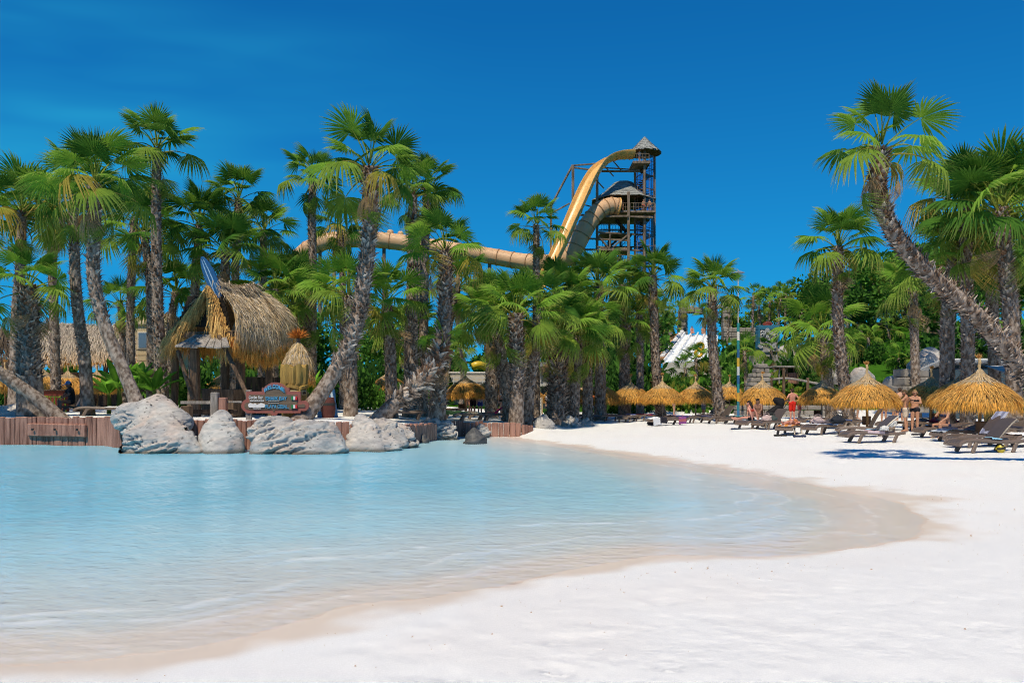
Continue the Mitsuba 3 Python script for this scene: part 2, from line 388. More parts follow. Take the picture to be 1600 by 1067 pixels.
# ------------------------------------------------------------------ fan palms
def frond_mesh(seed, stalk, R, spread, droop, fold, cols, nseg=30, tear=0.0, curl=0.0):
    """one fan leaf: root at the origin, stalk along +y, upper face +z. cols: stalk, inner blade, outer blade, tip"""
    rng = np.random.default_rng(seed)
    cs, ci, co, ct = [np.array(c, float) for c in cols]
    n = 7
    s = np.linspace(0, 1, n)
    py = stalk * s; pz = 0.14 * stalk * np.sin(s * 2.2) - droop * 0.22 * stalk * s ** 2
    pts = np.stack([s * 0, py, pz], 1)
    st = tube(pts, np.linspace(0.030, 0.013, n), 4, caps=False)
    V, Fc, C = [np.array(st.vertices)], [np.array(st.faces)], [np.tile(cs, (len(st.vertices), 1))]
    base = len(st.vertices)
    d = unit(pts[-1] - pts[-2])
    yv = d; zv = unit(np.cross([1.0, 0, 0], yv)); xv = np.array([1.0, 0, 0])
    rad = np.array([0.03, 0.30, 0.58, 0.80, 1.0])
    ang = np.linspace(-spread, spread, nseg)
    da = ang[1] - ang[0]
    for k, a in enumerate(ang):
        if rng.random() < tear: continue
        L = R * (1.0 - 0.30 * (abs(a) / spread) ** 2.5) * rng.uniform(0.93, 1.07)
        split = rng.uniform(0.46, 0.62)
        dirv = math.sin(a) * xv + math.cos(a) * yv
        perp = math.cos(a) * xv - math.sin(a) * yv
        dr_ = droop * rng.uniform(0.75, 1.3); sw = rng.normal(0, 0.05)
        v, c = [], []
        for r in rad:
            w = 2 * r * L * math.sin(da / 2) * 0.53
            if r > split: w = max(0.002, 0.53 * 2 * split * L * math.sin(da / 2) * (1 - ((r - split) / (1 - split)) ** 1.3))
            # costapalmate: the blade folds down along its middle and the free tips hang
            down = fold * (abs(math.sin(a)) * r * 0.55 + 0.25 * r * r * max(0, math.cos(a))) + dr_ * max(0, r - 0.45) ** 1.5 * 2.1
            reach = r * L * (1 - 0.28 * dr_ * max(0, r - 0.45))
            cpt = pts[-1] + dirv * reach - zv * (down * L) + perp * sw * r * r * L + np.array([0, 0, -1.0]) * dr_ * max(0, r - 0.6) ** 1.5 * 0.9 * L + yv * curl * r * r
            rise = w * 0.62
            v += [cpt - perp * w - zv * rise, cpt + zv * rise * 0.6, cpt + perp * w - zv * rise]
            t = np.clip((r - 0.12) / 0.5, 0, 1); cc = ci + (co - ci) * t
            t2 = np.clip((r - 0.74) / 0.26, 0, 1) ** 1.2; cc = cc + (ct - cc) * t2
            cc = cc * rng.uniform(0.90, 1.12)
            c += [cc, cc * 1.08, cc]
        v = np.array(v); c = np.array(c)
        f = []
        for i in range(len(rad) - 1):
            o = i * 3
            for e in (0, 1): f += [[o + e, o + e + 1, o + 4 + e], [o + e, o + 4 + e, o + 3 + e]]
        V.append(v); C.append(c); Fc.append(np.array(f) + base); base += len(v)
    return tm(np.vstack(V), np.vstack(Fc)), np.clip(np.vstack(C), 0, 1)


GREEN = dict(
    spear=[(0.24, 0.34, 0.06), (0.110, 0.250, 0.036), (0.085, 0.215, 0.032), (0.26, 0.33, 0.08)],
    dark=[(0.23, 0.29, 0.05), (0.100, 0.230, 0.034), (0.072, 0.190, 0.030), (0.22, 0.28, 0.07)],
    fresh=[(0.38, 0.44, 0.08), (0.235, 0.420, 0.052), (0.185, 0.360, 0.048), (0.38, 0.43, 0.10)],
    olive=[(0.38, 0.36, 0.09), (0.240, 0.360, 0.052), (0.195, 0.310, 0.048), (0.42, 0.40, 0.13)],
    gold=[(0.44, 0.33, 0.08), (0.28, 0.33, 0.05), (0.38, 0.31, 0.06), (0.54, 0.38, 0.12)],
    dead=[(0.34, 0.22, 0.12), (0.38, 0.25, 0.13), (0.42, 0.30, 0.18), (0.48, 0.37, 0.25)])
FRONDS = {}
def add_frond(name, bs, *a, **k):
    m, c = frond_mesh(*a, **k)
    FRONDS[name] = proto('frond_' + name, m, bs, False, c)
add_frond('spear', 'leaf', 1, 0.85, 1.0, 1.15, 0.04, 0.05, GREEN['spear'])
add_frond('spear_b', 'leaf', 21, 0.88, 0.95, 1.3, 0.12, 0.12, GREEN['spear'])
add_frond('flat', 'leaf', 2, 1.12, 1.0, 2.0, 0.10, 0.16, GREEN['dark'])
add_frond('flat_b', 'leaf', 22, 1.08, 0.98, 1.9, 0.14, 0.22, GREEN['fresh'])
add_frond('mid', 'leaf', 3, 1.20, 1.02, 2.05, 0.28, 0.30, GREEN['dark'])
add_frond('mid_b', 'leaf', 23, 1.22, 0.98, 2.1, 0.26, 0.34, GREEN['fresh'])
add_frond('droop', 'leaf', 4, 1.2, 1.0, 2.1, 0.55, 0.40, GREEN['olive'])
add_frond('droop_b', 'leaf', 24, 1.2, 0.98, 2.0, 0.48, 0.46, GREEN['dark'])
add_frond('gold', 'leaf', 5, 1.0, 1.0, 2.0, 0.85, 0.5, GREEN['gold'], tear=0.08)
add_frond('dead', 'leaf', 6, 0.85, 0.95, 0.85, 0.5, 0.7, GREEN['dead'], tear=0.15)
add_frond('hang', 'leaf', 7, 1.0, 0.95, 1.1, 0.45, 0.6, GREEN['olive'], tear=0.05)
add_frond('hang_b', 'leaf', 8, 0.95, 0.95, 1.0, 0.5, 0.7, GREEN['gold'], tear=0.1)


def trunk_parts(key, line, r0, r1, boots_from, seed, dense=1.0, ragged=1.0, far=False, tone=1.0):
    """line: points from base to crown; leaf bases clothe the trunk above the fraction boots_from"""
    rng = np.random.default_rng(seed)
    n = 26 if not far else 10
    P = spline(line, n)
    s = np.linspace(0, 1, n)
    rad = (r0 + (r1 - r0) * s) * (1 + 0.30 * np.exp(-s * 16))
    t = tube(P, rad, 14 if not far else 7)
    v = np.array(t.vertices); c = np.repeat(P, 14 if not far else 7, 0)
    nn = meshkit.fbm(v * 7, 3, seed)[:len(c)] - 0.5
    v[:len(c)] += unit(v[:len(c)] - c) * (nn * 0.18 * r0)[:, None]
    part(key, 'trunk', tm(v, t.faces), 'bark', smooth=True)
    # leaf bases
    L = np.linalg.norm(np.diff(P, axis=0), axis=1).sum() * (1 - boots_from)
    m = int(dense * L * (78 if not far else 16))
    tt = boots_from + (1 - boots_from) * (np.arange(m) + rng.random(m) * 0.8) / m
    az = np.arange(m) * 2.39996 + rng.normal(0, 0.25, m)
    T, A, B = frames(P)
    idx = tt * (n - 1); i0 = np.clip(idx.astype(int), 0, n - 2); fr = (idx - i0)[:, None]
    lerp2 = lambda Q: Q[i0] * (1 - fr) + Q[i0 + 1] * fr
    pc, tv, av, bv = lerp2(P), unit(lerp2(T)), unit(lerp2(A)), unit(lerp2(B))
    out = av * np.cos(az)[:, None] + bv * np.sin(az)[:, None]
    side = np.cross(tv, out)
    r = np.interp(tt, s, rad)[:, None]
    sc = (0.30 + 0.70 * rng.random(m))[:, None] * ragged * (0.135 if not far else 0.26) * (r / 0.26) ** 0.5
    wdt = sc * rng.uniform(0.42, 0.62, (m, 1))
    o = pc + out * r * 0.93
    mid = o + tv * sc * 0.45 + out * sc * rng.uniform(0.22, 0.5, (m, 1))
    tip = mid + tv * sc * rng.uniform(0.0, 0.5, (m, 1)) + out * sc * rng.uniform(0.45, 1.15, (m, 1)) + side * sc * rng.normal(0, 0.25, (m, 1))
    V = np.stack([o - side * wdt, o + side * wdt, mid - side * wdt * 0.62, mid + side * wdt * 0.62, mid + out * sc * 0.18 - tv * sc * 0.10, tip - side * wdt * 0.12, tip + side * wdt * 0.12, o + out * sc * 0.05 - tv * sc * 0.2], 1).reshape(-1, 3)
    tri = np.array([[0, 2, 4], [0, 4, 7], [7, 4, 1], [4, 3, 1], [2, 5, 4], [4, 5, 6], [4, 6, 3], [2, 3, 5], [3, 6, 5], [0, 3, 2], [0, 1, 3]])
    f = (np.arange(m)[:, None, None] * 8 + tri[None]).reshape(-1, 3)
    age = np.clip((tt - boots_from) / (1 - boots_from + 1e-6), 0, 1)
    grey, brown, pale = np.array([0.29, 0.235, 0.195]), np.array([0.25, 0.125, 0.065]), np.array([0.58, 0.50, 0.43])
    mixv = np.clip(age * 0.9 - 0.1 + rng.normal(0, 0.28, m), 0, 1)[:, None]
    col = (grey * (1 - mixv) + brown * mixv) * rng.uniform(0.45, 1.15, (m, 1))
    light = (rng.random(m) < 0.30)[:, None]
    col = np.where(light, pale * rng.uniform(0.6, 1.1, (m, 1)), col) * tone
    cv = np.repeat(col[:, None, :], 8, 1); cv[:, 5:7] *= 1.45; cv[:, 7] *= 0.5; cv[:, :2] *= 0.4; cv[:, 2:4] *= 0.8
    part(key + '__trunk', 'leaf_bases', tm(V, f), 'straw', smooth=False, color=np.clip(cv.reshape(-1, 3), 0, 1), kind='stuff')
    return P, rad


def palm(label, line, r0, r1, size, seed, boots_from=0.2, n=26, look='full', dense=1.0, ragged=1.0, cat_='palm tree', group=None, far=False, fringe=5, dead=1, gold=0.12, name='palm_tree', tone=1.0, lean=None, bright=0.4, low=-0.75):
    """line: base .. crown points in metres; size: reach of a frond in metres"""
    rng = np.random.default_rng(seed)
    key = thing(name, label, cat_, group); r0, r1 = r0 * .80, r1 * .82
    P, rad = trunk_parts(key, line, r0, r1, boots_from, seed, dense, ragged, far, tone)
    top = P[-1]; axis_ = unit(P[-1] - P[-3])
    ax = unit(axis_ * 0.6 + np.array([0, 0, 1.0]))
    e1 = unit(np.cross(ax, [0.3, 1, 0.1])); e2 = np.cross(ax, e1)
    k0 = size / 2.34
    bright = min(1, bright + 0.15)
    n = int(round(n * 0.88)); gold = gold * 0.35
    for q in range(n + fringe):
        u = (q + 0.5) / n
        if q < n:
            el = math.radians(84 - 100 * u ** 0.95 + rng.normal(0, 6))
            el = max(el, low)
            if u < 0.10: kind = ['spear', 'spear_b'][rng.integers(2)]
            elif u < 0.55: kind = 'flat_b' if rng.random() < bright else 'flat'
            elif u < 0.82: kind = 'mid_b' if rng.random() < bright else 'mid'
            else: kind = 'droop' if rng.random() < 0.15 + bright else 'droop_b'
            if u > 0.6 and rng.random() < gold: kind = 'gold'
        else:
            el = math.radians(rng.uniform(-82, -50)); kind = 'dead' if rng.random() < 0.2 else ('hang_b' if rng.random() < 0.2 else 'hang')
            if q - n >= fringe - dead: kind = 'dead'
        az = q * 2.39996 + rng.normal(0, 0.3)
        hor = e1 * math.cos(az) + e2 * math.sin(az)
        y = hor * math.cos(el) + ax * math.sin(el)
        z = unit(ax * math.cos(el) - hor * math.sin(el)); x = np.cross(y, z)
        roll = rng.normal(0, 0.42); x, z = x * math.cos(roll) + z * math.sin(roll), z * math.cos(roll) - x * math.sin(roll)
        s = k0 * rng.uniform(0.86, 1.22) * (0.92 if u < 0.12 else 1.0)
        M = np.eye(4); M[:3, 0], M[:3, 1], M[:3, 2] = x * s * rng.uniform(0.9, 1.1), y * s, z * s
        M[:3, 3] = top + y * rad[-1] * 0.5 - ax * (0.40 * u * k0) + ax * 0.1
        inst(key + '__crown', 'frond', FRONDS[kind], M)
    return key


def pl(Y, base, *px, dY=0.0, sink=0.25):
    """trunk line from picture columns/rows at distance Y: base (px, Y offset), further points (px, py[, Y offset]) upwards"""
    b = gp(base[0], Y + (base[1] if len(base) > 1 else 0)); b[2] -= sink
    return [b] + [at(p[0], p[1], Y + (p[2] if len(p) > 2 else dY)) for p in px]


G_TALL = None
# left bank
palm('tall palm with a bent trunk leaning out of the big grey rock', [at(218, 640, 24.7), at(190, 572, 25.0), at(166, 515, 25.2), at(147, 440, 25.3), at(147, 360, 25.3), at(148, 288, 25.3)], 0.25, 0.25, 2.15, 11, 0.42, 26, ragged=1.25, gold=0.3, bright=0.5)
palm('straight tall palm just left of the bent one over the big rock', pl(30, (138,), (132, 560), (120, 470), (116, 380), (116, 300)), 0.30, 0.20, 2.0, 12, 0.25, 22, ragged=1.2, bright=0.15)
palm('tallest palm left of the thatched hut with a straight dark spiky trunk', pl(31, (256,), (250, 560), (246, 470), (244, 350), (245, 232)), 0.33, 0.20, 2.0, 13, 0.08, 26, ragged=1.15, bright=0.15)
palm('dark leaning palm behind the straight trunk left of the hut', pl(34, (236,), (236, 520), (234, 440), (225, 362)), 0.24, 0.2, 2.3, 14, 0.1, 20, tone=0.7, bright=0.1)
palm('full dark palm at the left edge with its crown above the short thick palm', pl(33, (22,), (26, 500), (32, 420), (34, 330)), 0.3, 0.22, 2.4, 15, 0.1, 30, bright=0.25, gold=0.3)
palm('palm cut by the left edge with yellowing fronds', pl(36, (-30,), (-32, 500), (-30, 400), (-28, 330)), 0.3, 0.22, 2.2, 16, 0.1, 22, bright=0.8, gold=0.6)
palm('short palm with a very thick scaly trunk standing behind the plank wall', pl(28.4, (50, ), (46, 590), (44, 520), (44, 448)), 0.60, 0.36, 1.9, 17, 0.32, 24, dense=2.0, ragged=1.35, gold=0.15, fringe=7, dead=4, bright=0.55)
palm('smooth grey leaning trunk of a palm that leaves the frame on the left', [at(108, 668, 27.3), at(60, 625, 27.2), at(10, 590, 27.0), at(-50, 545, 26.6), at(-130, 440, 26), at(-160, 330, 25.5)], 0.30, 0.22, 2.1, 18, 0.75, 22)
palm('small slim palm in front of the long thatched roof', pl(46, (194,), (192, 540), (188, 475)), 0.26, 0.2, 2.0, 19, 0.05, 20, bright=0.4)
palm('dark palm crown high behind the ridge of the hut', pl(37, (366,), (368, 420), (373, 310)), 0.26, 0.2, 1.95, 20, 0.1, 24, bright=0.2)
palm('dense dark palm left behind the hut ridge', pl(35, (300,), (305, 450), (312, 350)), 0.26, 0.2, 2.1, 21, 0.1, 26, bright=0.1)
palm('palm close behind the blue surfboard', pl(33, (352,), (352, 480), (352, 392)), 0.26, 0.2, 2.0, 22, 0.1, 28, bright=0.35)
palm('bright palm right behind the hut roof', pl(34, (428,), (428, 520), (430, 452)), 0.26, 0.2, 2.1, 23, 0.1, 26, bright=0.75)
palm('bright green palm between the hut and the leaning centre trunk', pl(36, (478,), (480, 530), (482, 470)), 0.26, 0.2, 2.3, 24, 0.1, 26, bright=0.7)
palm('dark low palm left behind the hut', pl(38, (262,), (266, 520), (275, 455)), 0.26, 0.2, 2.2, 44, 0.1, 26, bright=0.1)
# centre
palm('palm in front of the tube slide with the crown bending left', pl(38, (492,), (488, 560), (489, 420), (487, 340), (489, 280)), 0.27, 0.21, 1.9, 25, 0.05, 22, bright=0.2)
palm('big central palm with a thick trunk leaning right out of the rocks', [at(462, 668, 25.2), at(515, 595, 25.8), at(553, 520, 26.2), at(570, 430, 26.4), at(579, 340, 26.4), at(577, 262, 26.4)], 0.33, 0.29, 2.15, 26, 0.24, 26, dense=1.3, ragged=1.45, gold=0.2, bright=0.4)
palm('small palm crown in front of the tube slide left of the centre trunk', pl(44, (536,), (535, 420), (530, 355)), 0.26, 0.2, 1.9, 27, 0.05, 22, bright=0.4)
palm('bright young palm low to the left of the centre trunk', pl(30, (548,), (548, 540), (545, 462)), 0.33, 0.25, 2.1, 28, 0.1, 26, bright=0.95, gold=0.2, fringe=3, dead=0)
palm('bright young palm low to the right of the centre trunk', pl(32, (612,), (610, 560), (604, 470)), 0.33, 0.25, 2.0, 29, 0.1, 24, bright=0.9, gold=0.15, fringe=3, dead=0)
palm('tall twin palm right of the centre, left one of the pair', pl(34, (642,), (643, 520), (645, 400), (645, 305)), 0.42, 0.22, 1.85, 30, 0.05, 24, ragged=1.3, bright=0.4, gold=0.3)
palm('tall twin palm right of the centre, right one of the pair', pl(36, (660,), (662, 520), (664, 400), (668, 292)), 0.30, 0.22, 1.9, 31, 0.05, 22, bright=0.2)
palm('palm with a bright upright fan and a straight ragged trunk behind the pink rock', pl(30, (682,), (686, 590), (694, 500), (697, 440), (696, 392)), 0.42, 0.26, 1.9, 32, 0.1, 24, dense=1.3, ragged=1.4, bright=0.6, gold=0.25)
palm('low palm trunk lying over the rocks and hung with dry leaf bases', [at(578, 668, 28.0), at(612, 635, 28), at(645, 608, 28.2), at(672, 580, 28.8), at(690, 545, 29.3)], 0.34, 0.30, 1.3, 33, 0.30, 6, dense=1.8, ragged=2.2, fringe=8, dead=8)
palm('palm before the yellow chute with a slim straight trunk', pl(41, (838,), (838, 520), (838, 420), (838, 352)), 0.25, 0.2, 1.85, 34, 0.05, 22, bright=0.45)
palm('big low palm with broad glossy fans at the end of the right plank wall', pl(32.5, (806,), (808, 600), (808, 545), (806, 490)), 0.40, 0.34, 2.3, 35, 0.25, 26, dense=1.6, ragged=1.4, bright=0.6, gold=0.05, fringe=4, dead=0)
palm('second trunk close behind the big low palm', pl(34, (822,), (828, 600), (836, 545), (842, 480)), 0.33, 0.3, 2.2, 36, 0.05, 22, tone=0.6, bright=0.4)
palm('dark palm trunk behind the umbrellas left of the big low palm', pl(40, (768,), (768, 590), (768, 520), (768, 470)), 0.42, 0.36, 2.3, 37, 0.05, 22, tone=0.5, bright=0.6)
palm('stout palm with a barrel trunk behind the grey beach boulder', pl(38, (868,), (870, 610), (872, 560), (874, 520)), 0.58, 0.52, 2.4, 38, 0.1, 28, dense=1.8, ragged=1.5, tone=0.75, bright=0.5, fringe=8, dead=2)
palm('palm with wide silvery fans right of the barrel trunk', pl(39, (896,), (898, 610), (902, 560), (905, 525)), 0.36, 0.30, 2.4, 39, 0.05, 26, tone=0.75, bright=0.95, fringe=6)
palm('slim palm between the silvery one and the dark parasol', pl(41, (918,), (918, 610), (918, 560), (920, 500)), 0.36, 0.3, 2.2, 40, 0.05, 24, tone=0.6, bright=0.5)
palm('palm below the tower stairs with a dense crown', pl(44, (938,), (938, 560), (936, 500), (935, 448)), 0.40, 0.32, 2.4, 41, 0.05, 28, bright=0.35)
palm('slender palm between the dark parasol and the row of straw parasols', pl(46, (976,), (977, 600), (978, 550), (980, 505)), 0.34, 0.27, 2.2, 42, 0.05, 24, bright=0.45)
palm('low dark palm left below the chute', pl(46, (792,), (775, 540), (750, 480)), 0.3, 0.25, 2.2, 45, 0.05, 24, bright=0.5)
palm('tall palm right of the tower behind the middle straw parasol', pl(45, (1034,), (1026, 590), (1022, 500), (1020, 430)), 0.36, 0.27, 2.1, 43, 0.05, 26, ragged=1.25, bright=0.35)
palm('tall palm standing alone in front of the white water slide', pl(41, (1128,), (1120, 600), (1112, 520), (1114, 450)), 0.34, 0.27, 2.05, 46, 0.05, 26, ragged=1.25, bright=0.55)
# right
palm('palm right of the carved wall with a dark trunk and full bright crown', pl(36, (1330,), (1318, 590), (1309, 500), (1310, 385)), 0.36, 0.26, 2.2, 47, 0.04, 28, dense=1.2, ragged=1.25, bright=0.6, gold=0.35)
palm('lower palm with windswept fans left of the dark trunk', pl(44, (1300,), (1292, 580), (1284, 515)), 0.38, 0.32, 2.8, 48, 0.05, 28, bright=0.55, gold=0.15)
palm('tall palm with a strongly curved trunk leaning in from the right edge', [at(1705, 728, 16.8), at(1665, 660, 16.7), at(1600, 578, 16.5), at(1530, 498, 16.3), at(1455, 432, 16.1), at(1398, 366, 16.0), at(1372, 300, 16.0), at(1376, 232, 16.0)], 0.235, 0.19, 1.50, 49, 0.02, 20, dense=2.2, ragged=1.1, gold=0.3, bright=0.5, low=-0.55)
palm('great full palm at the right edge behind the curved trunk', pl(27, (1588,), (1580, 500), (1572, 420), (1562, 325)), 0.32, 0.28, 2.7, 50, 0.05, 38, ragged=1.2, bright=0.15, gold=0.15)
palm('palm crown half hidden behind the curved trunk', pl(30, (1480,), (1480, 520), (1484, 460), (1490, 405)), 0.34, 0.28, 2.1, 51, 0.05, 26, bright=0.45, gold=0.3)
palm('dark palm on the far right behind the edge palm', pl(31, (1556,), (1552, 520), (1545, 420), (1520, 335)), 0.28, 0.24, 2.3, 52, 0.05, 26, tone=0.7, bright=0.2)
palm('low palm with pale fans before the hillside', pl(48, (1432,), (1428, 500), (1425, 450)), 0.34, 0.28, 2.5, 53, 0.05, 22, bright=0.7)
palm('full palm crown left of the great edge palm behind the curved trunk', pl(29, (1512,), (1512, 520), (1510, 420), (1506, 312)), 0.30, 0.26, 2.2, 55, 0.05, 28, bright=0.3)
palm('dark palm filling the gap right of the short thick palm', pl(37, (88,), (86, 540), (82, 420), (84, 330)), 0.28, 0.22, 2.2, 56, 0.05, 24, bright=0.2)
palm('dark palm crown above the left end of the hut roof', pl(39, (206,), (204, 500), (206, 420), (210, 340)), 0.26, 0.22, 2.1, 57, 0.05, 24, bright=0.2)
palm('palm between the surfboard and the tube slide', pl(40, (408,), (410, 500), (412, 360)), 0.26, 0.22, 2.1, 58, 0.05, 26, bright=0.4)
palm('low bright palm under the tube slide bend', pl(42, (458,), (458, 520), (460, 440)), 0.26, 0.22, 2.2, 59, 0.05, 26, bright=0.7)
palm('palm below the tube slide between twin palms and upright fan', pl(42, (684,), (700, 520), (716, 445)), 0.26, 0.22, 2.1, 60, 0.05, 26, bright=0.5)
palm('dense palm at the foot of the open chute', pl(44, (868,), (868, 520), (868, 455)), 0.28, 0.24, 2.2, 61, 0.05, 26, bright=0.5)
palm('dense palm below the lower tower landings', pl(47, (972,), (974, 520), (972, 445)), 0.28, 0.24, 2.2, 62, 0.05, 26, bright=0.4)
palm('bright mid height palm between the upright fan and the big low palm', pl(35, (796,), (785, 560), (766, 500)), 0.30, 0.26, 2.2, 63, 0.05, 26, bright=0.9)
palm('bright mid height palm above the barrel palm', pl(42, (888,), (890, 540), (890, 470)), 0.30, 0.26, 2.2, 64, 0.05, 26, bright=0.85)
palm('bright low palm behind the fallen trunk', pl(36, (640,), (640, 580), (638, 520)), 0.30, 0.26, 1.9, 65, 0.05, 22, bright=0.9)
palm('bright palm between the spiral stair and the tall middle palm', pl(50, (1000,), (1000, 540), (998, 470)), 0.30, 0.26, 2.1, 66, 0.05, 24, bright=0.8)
for i, (px, Y, top) in enumerate(((1690, 30, 300), (1760, 34, 380), (1840, 28, 250), (1930, 36, 360), (-140, 34, 300), (-230, 38, 380))):
    palm(('palm just outside the right border', 'second palm outside the right border', 'third palm outside the right border', 'farthest palm outside the right border', 'palm just outside the left border', 'second palm outside the left border')[i], pl(Y, (px,), (px - 6, 520), (px - 12, top)), .32, .27, 2.4, 80 + i, .05, 24, bright=.4)
# ------------------------------------------------------------------ boulders of the bank
def rock_colour(p, n, uv):
    big = fbm(p.x * 1.1 + 3, p.y * 1.1, p.z * 1.6, 3)
    fine = fbm(p.x * 9, p.y * 9, p.z * 14, 3)
    c = mix((0.40, 0.39, 0.38), (0.55, 0.52, 0.48), smoothstep(0.35, 0.65, big))
    c = mix(c, (0.56, 0.45, 0.38), smoothstep(0.55, 0.75, fbm(p.x * 1.7, p.y * 1.7 + 8, p.z * 1.2, 3)) * 0.6)
    pit = smoothstep(0.80, 0.88, noise(p.x * 11 + 2 * noise(p.x*3,p.y*3,p.z*3), p.y * 11, p.z * 16))
    c = c * (0.62 + 0.62 * fine)
    c = mix(c, (0.11, 0.105, 0.095), pit * 0.8)
    return mix(c, (0.14, 0.13, 0.105), smoothstep(0.15, 0.03, p.z + (big - 0.5) * 0.12) * 0.85)


bsdf('rock', {'type': 'bumpmap', 'map': proc(lambda p, n, uv: fbm(p.x * 16, p.y * 16, p.z * 26, 3) * 0.030, 4e-3), 'scale': 1.0, 'bsdf': {'type': 'diffuse', 'reflectance': proc(rock_colour)}})
bsdf('dark_rock', {'type': 'principled', 'roughness': 0.55, 'specular': 0.4, 'base_color': proc(lambda p, n, uv: mix((0.035, 0.038, 0.042), (0.11, 0.11, 0.108), fbm(p.x * 7, p.y * 7, p.z * 7, 3)))})


def rock_mesh(hulls, seed, fine=0.045, amp=0.16, crack=0.07, tilt=0.25):
    m = None
    for h in hulls:
        q = hull([(at(a, b, Y), r) for a, b, Y, r in h], 12)
        m = q if m is None else m + q
    m = m.refine_to_length(fine * 2.2)
    g = m.to_mesh(); t = trimesh.Trimesh(g.vert_properties[:, :3], g.tri_verts)
    trimesh.smoothing.filter_taubin(t, 0.5, 0.5, 6)
    t = t.subdivide_to_size(fine * 1.6)  if False else t.subdivide()
    v = np.array(t.vertices); nrm = np.array(t.vertex_normals)
    c, s = math.cos(tilt), math.sin(tilt)
    a = np.stack([v[:, 0] * c + v[:, 2] * s, v[:, 1], -v[:, 0] * s + v[:, 2] * c], 1)
    d = amp * (meshkit.fbm(v * 1.1, 3, seed) - 0.5) * 2
    w = a * [1.3, 1.3, 3.4] + 0.9 * (meshkit.fbm(v * 2.0, 2, seed + 5)[:, None] - 0.5)
    l1 = np.abs(meshkit.noise(w, seed + 7) - 0.5); l2 = np.abs(meshkit.noise(w * 2.1 + 5, seed + 8) - 0.5)
    where = (0.15 + 0.85 * ss(0.40, 0.6, meshkit.noise(v * 0.9, seed + 9))) * (0.25 + 0.75 * ss(1.5, 0.8, v[:, 2]))
    d -= crack * 2.0 * np.exp(-(l1 / 0.030) ** 2) * where + crack * 1.3 * np.exp(-(l2 / 0.045) ** 2) * where
    # stepped ledges
    lay = a[:, 2] * 4.2 + 1.6 * meshkit.noise(a * 0.9, seed + 3)
    fl = lay - np.floor(lay); d += 0.065 * (ss(0.0, 0.75, fl) * (1 - ss(0.86, 1.0, fl)) - 0.5) * where
    d += 0.012 * (meshkit.fbm(v * 7, 2, seed + 11) - 0.5)
    t.vertices = v + nrm * d[:, None]
    return t


G = 'boulders along the lagoon bank'
def rock(label, hulls, seed, mat_='rock', **k):
    single('boulder', rock_mesh(hulls, seed, **k), mat_, label, 'rock', smooth=True, group=None)


rock('largest pale grey boulder, out of which a bent palm trunk leans', [[(200, 646, 24.3, .38), (243, 642, 24.1, .52), (281, 660, 23.9, .40), (190, 652, 24.5, .28), (240, 700, 23.6, .6)], [(222, 690, 23.0, .50), (286, 692, 22.9, .45), (308, 708, 22.8, .30), (198, 712, 22.9, .25), (255, 668, 23.5, .5), (250, 716, 22.7, .4)]], 3)
rock('rounded upright grey boulder just right of the largest one', [[(346, 657, 23.4, .36), (331, 684, 23.2, .40), (362, 684, 23.1, .36), (345, 716, 22.8, .5), (322, 712, 22.9, .2), (372, 712, 22.9, .16)]], 8, crack=0.035, amp=0.1)
rock('long low boulder with wavy cracks below the welcome sign', [[(421, 669, 23.4, .40), (404, 678, 23.2, .32), (446, 668, 23.5, .36), (430, 700, 23.2, .4)], [(412, 704, 22.7, .42), (470, 684, 23.1, .55), (508, 688, 22.9, .50), (530, 704, 22.7, .30), (402, 714, 22.5, .25), (500, 712, 22.5, .35), (450, 712, 22.5, .3)]], 13)
rock('jagged boulder lying in palm shade right of the long cracked boulder', [[(563, 654, 24.4, .22), (578, 668, 24.2, .30), (562, 692, 23.9, .45), (550, 704, 23.5, .26), (592, 706, 23.4, .26)], [(585, 676, 24.3, .25), (604, 690, 24, .28), (617, 700, 23.7, .22), (590, 704, 23.5, .3)]], 21, amp=0.12)
rock('angular shaded boulder between the jagged one and the tilted one', [[(588, 664, 25.0, .2), (612, 672, 24.8, .24), (630, 696, 24.4, .2), (585, 700, 24.3, .25), (600, 708, 24.2, .2)]], 24, amp=0.2, crack=0.06)
rock('tilted boulder under the dry leaf bases of the fallen trunk', [[(603, 664, 25.6, .26), (622, 668, 25.6, .2), (640, 692, 25.0, .25), (636, 672, 25.5, .14), (645, 698, 25, .18), (604, 694, 25, .3)]], 27, amp=0.10)
rock('pinkish boulder left of the right plank wall', [[(680, 653, 30.2, .24), (676, 670, 29.8, .50), (700, 672, 29.8, .36), (655, 684, 29.5, .24), (710, 684, 29.5, .2)]], 33, amp=0.10)
rock('small round dark stone poking out of the water', [[(661, 686, 27.6, .17), (663, 692, 27.5, .2)]], 35, 'dark_rock', amp=0.03, crack=0.0, fine=0.04)
rock('dark cone shaped rock standing in the shallow water', [[(741, 673, 27.3, .12), (742, 692, 27.2, .42), (729, 697, 27.1, .12), (758, 697, 27.1, .10)]], 37, 'dark_rock', amp=0.06, crack=0.02)
rock('small brown stone against the right plank wall', [[(752, 672, 31.0, .24), (760, 678, 30.9, .2), (744, 684, 30.9, .25)]], 39, amp=0.05, crack=0.03)
rock('grey beach boulder with a pointed top in front of the barrel palm', [[(850, 652, 33.6, .16), (845, 662, 33.4, .30), (860, 665, 33.3, .24), (850, 676, 33.2, .34)]], 43, amp=0.08, crack=0.05)
rock('low brown beach boulder in the shade of the palms', [[(890, 655, 36.5, .2), (898, 664, 36.3, .34), (882, 666, 36.3, .2), (893, 672, 36, .4)]], 47, amp=0.08)
rock('small dark boulder right of the low brown one on the sand', [[(916, 660, 37, .22), (922, 666, 36.8, .2), (908, 668, 36.8, .2)]], 49, amp=0.06)
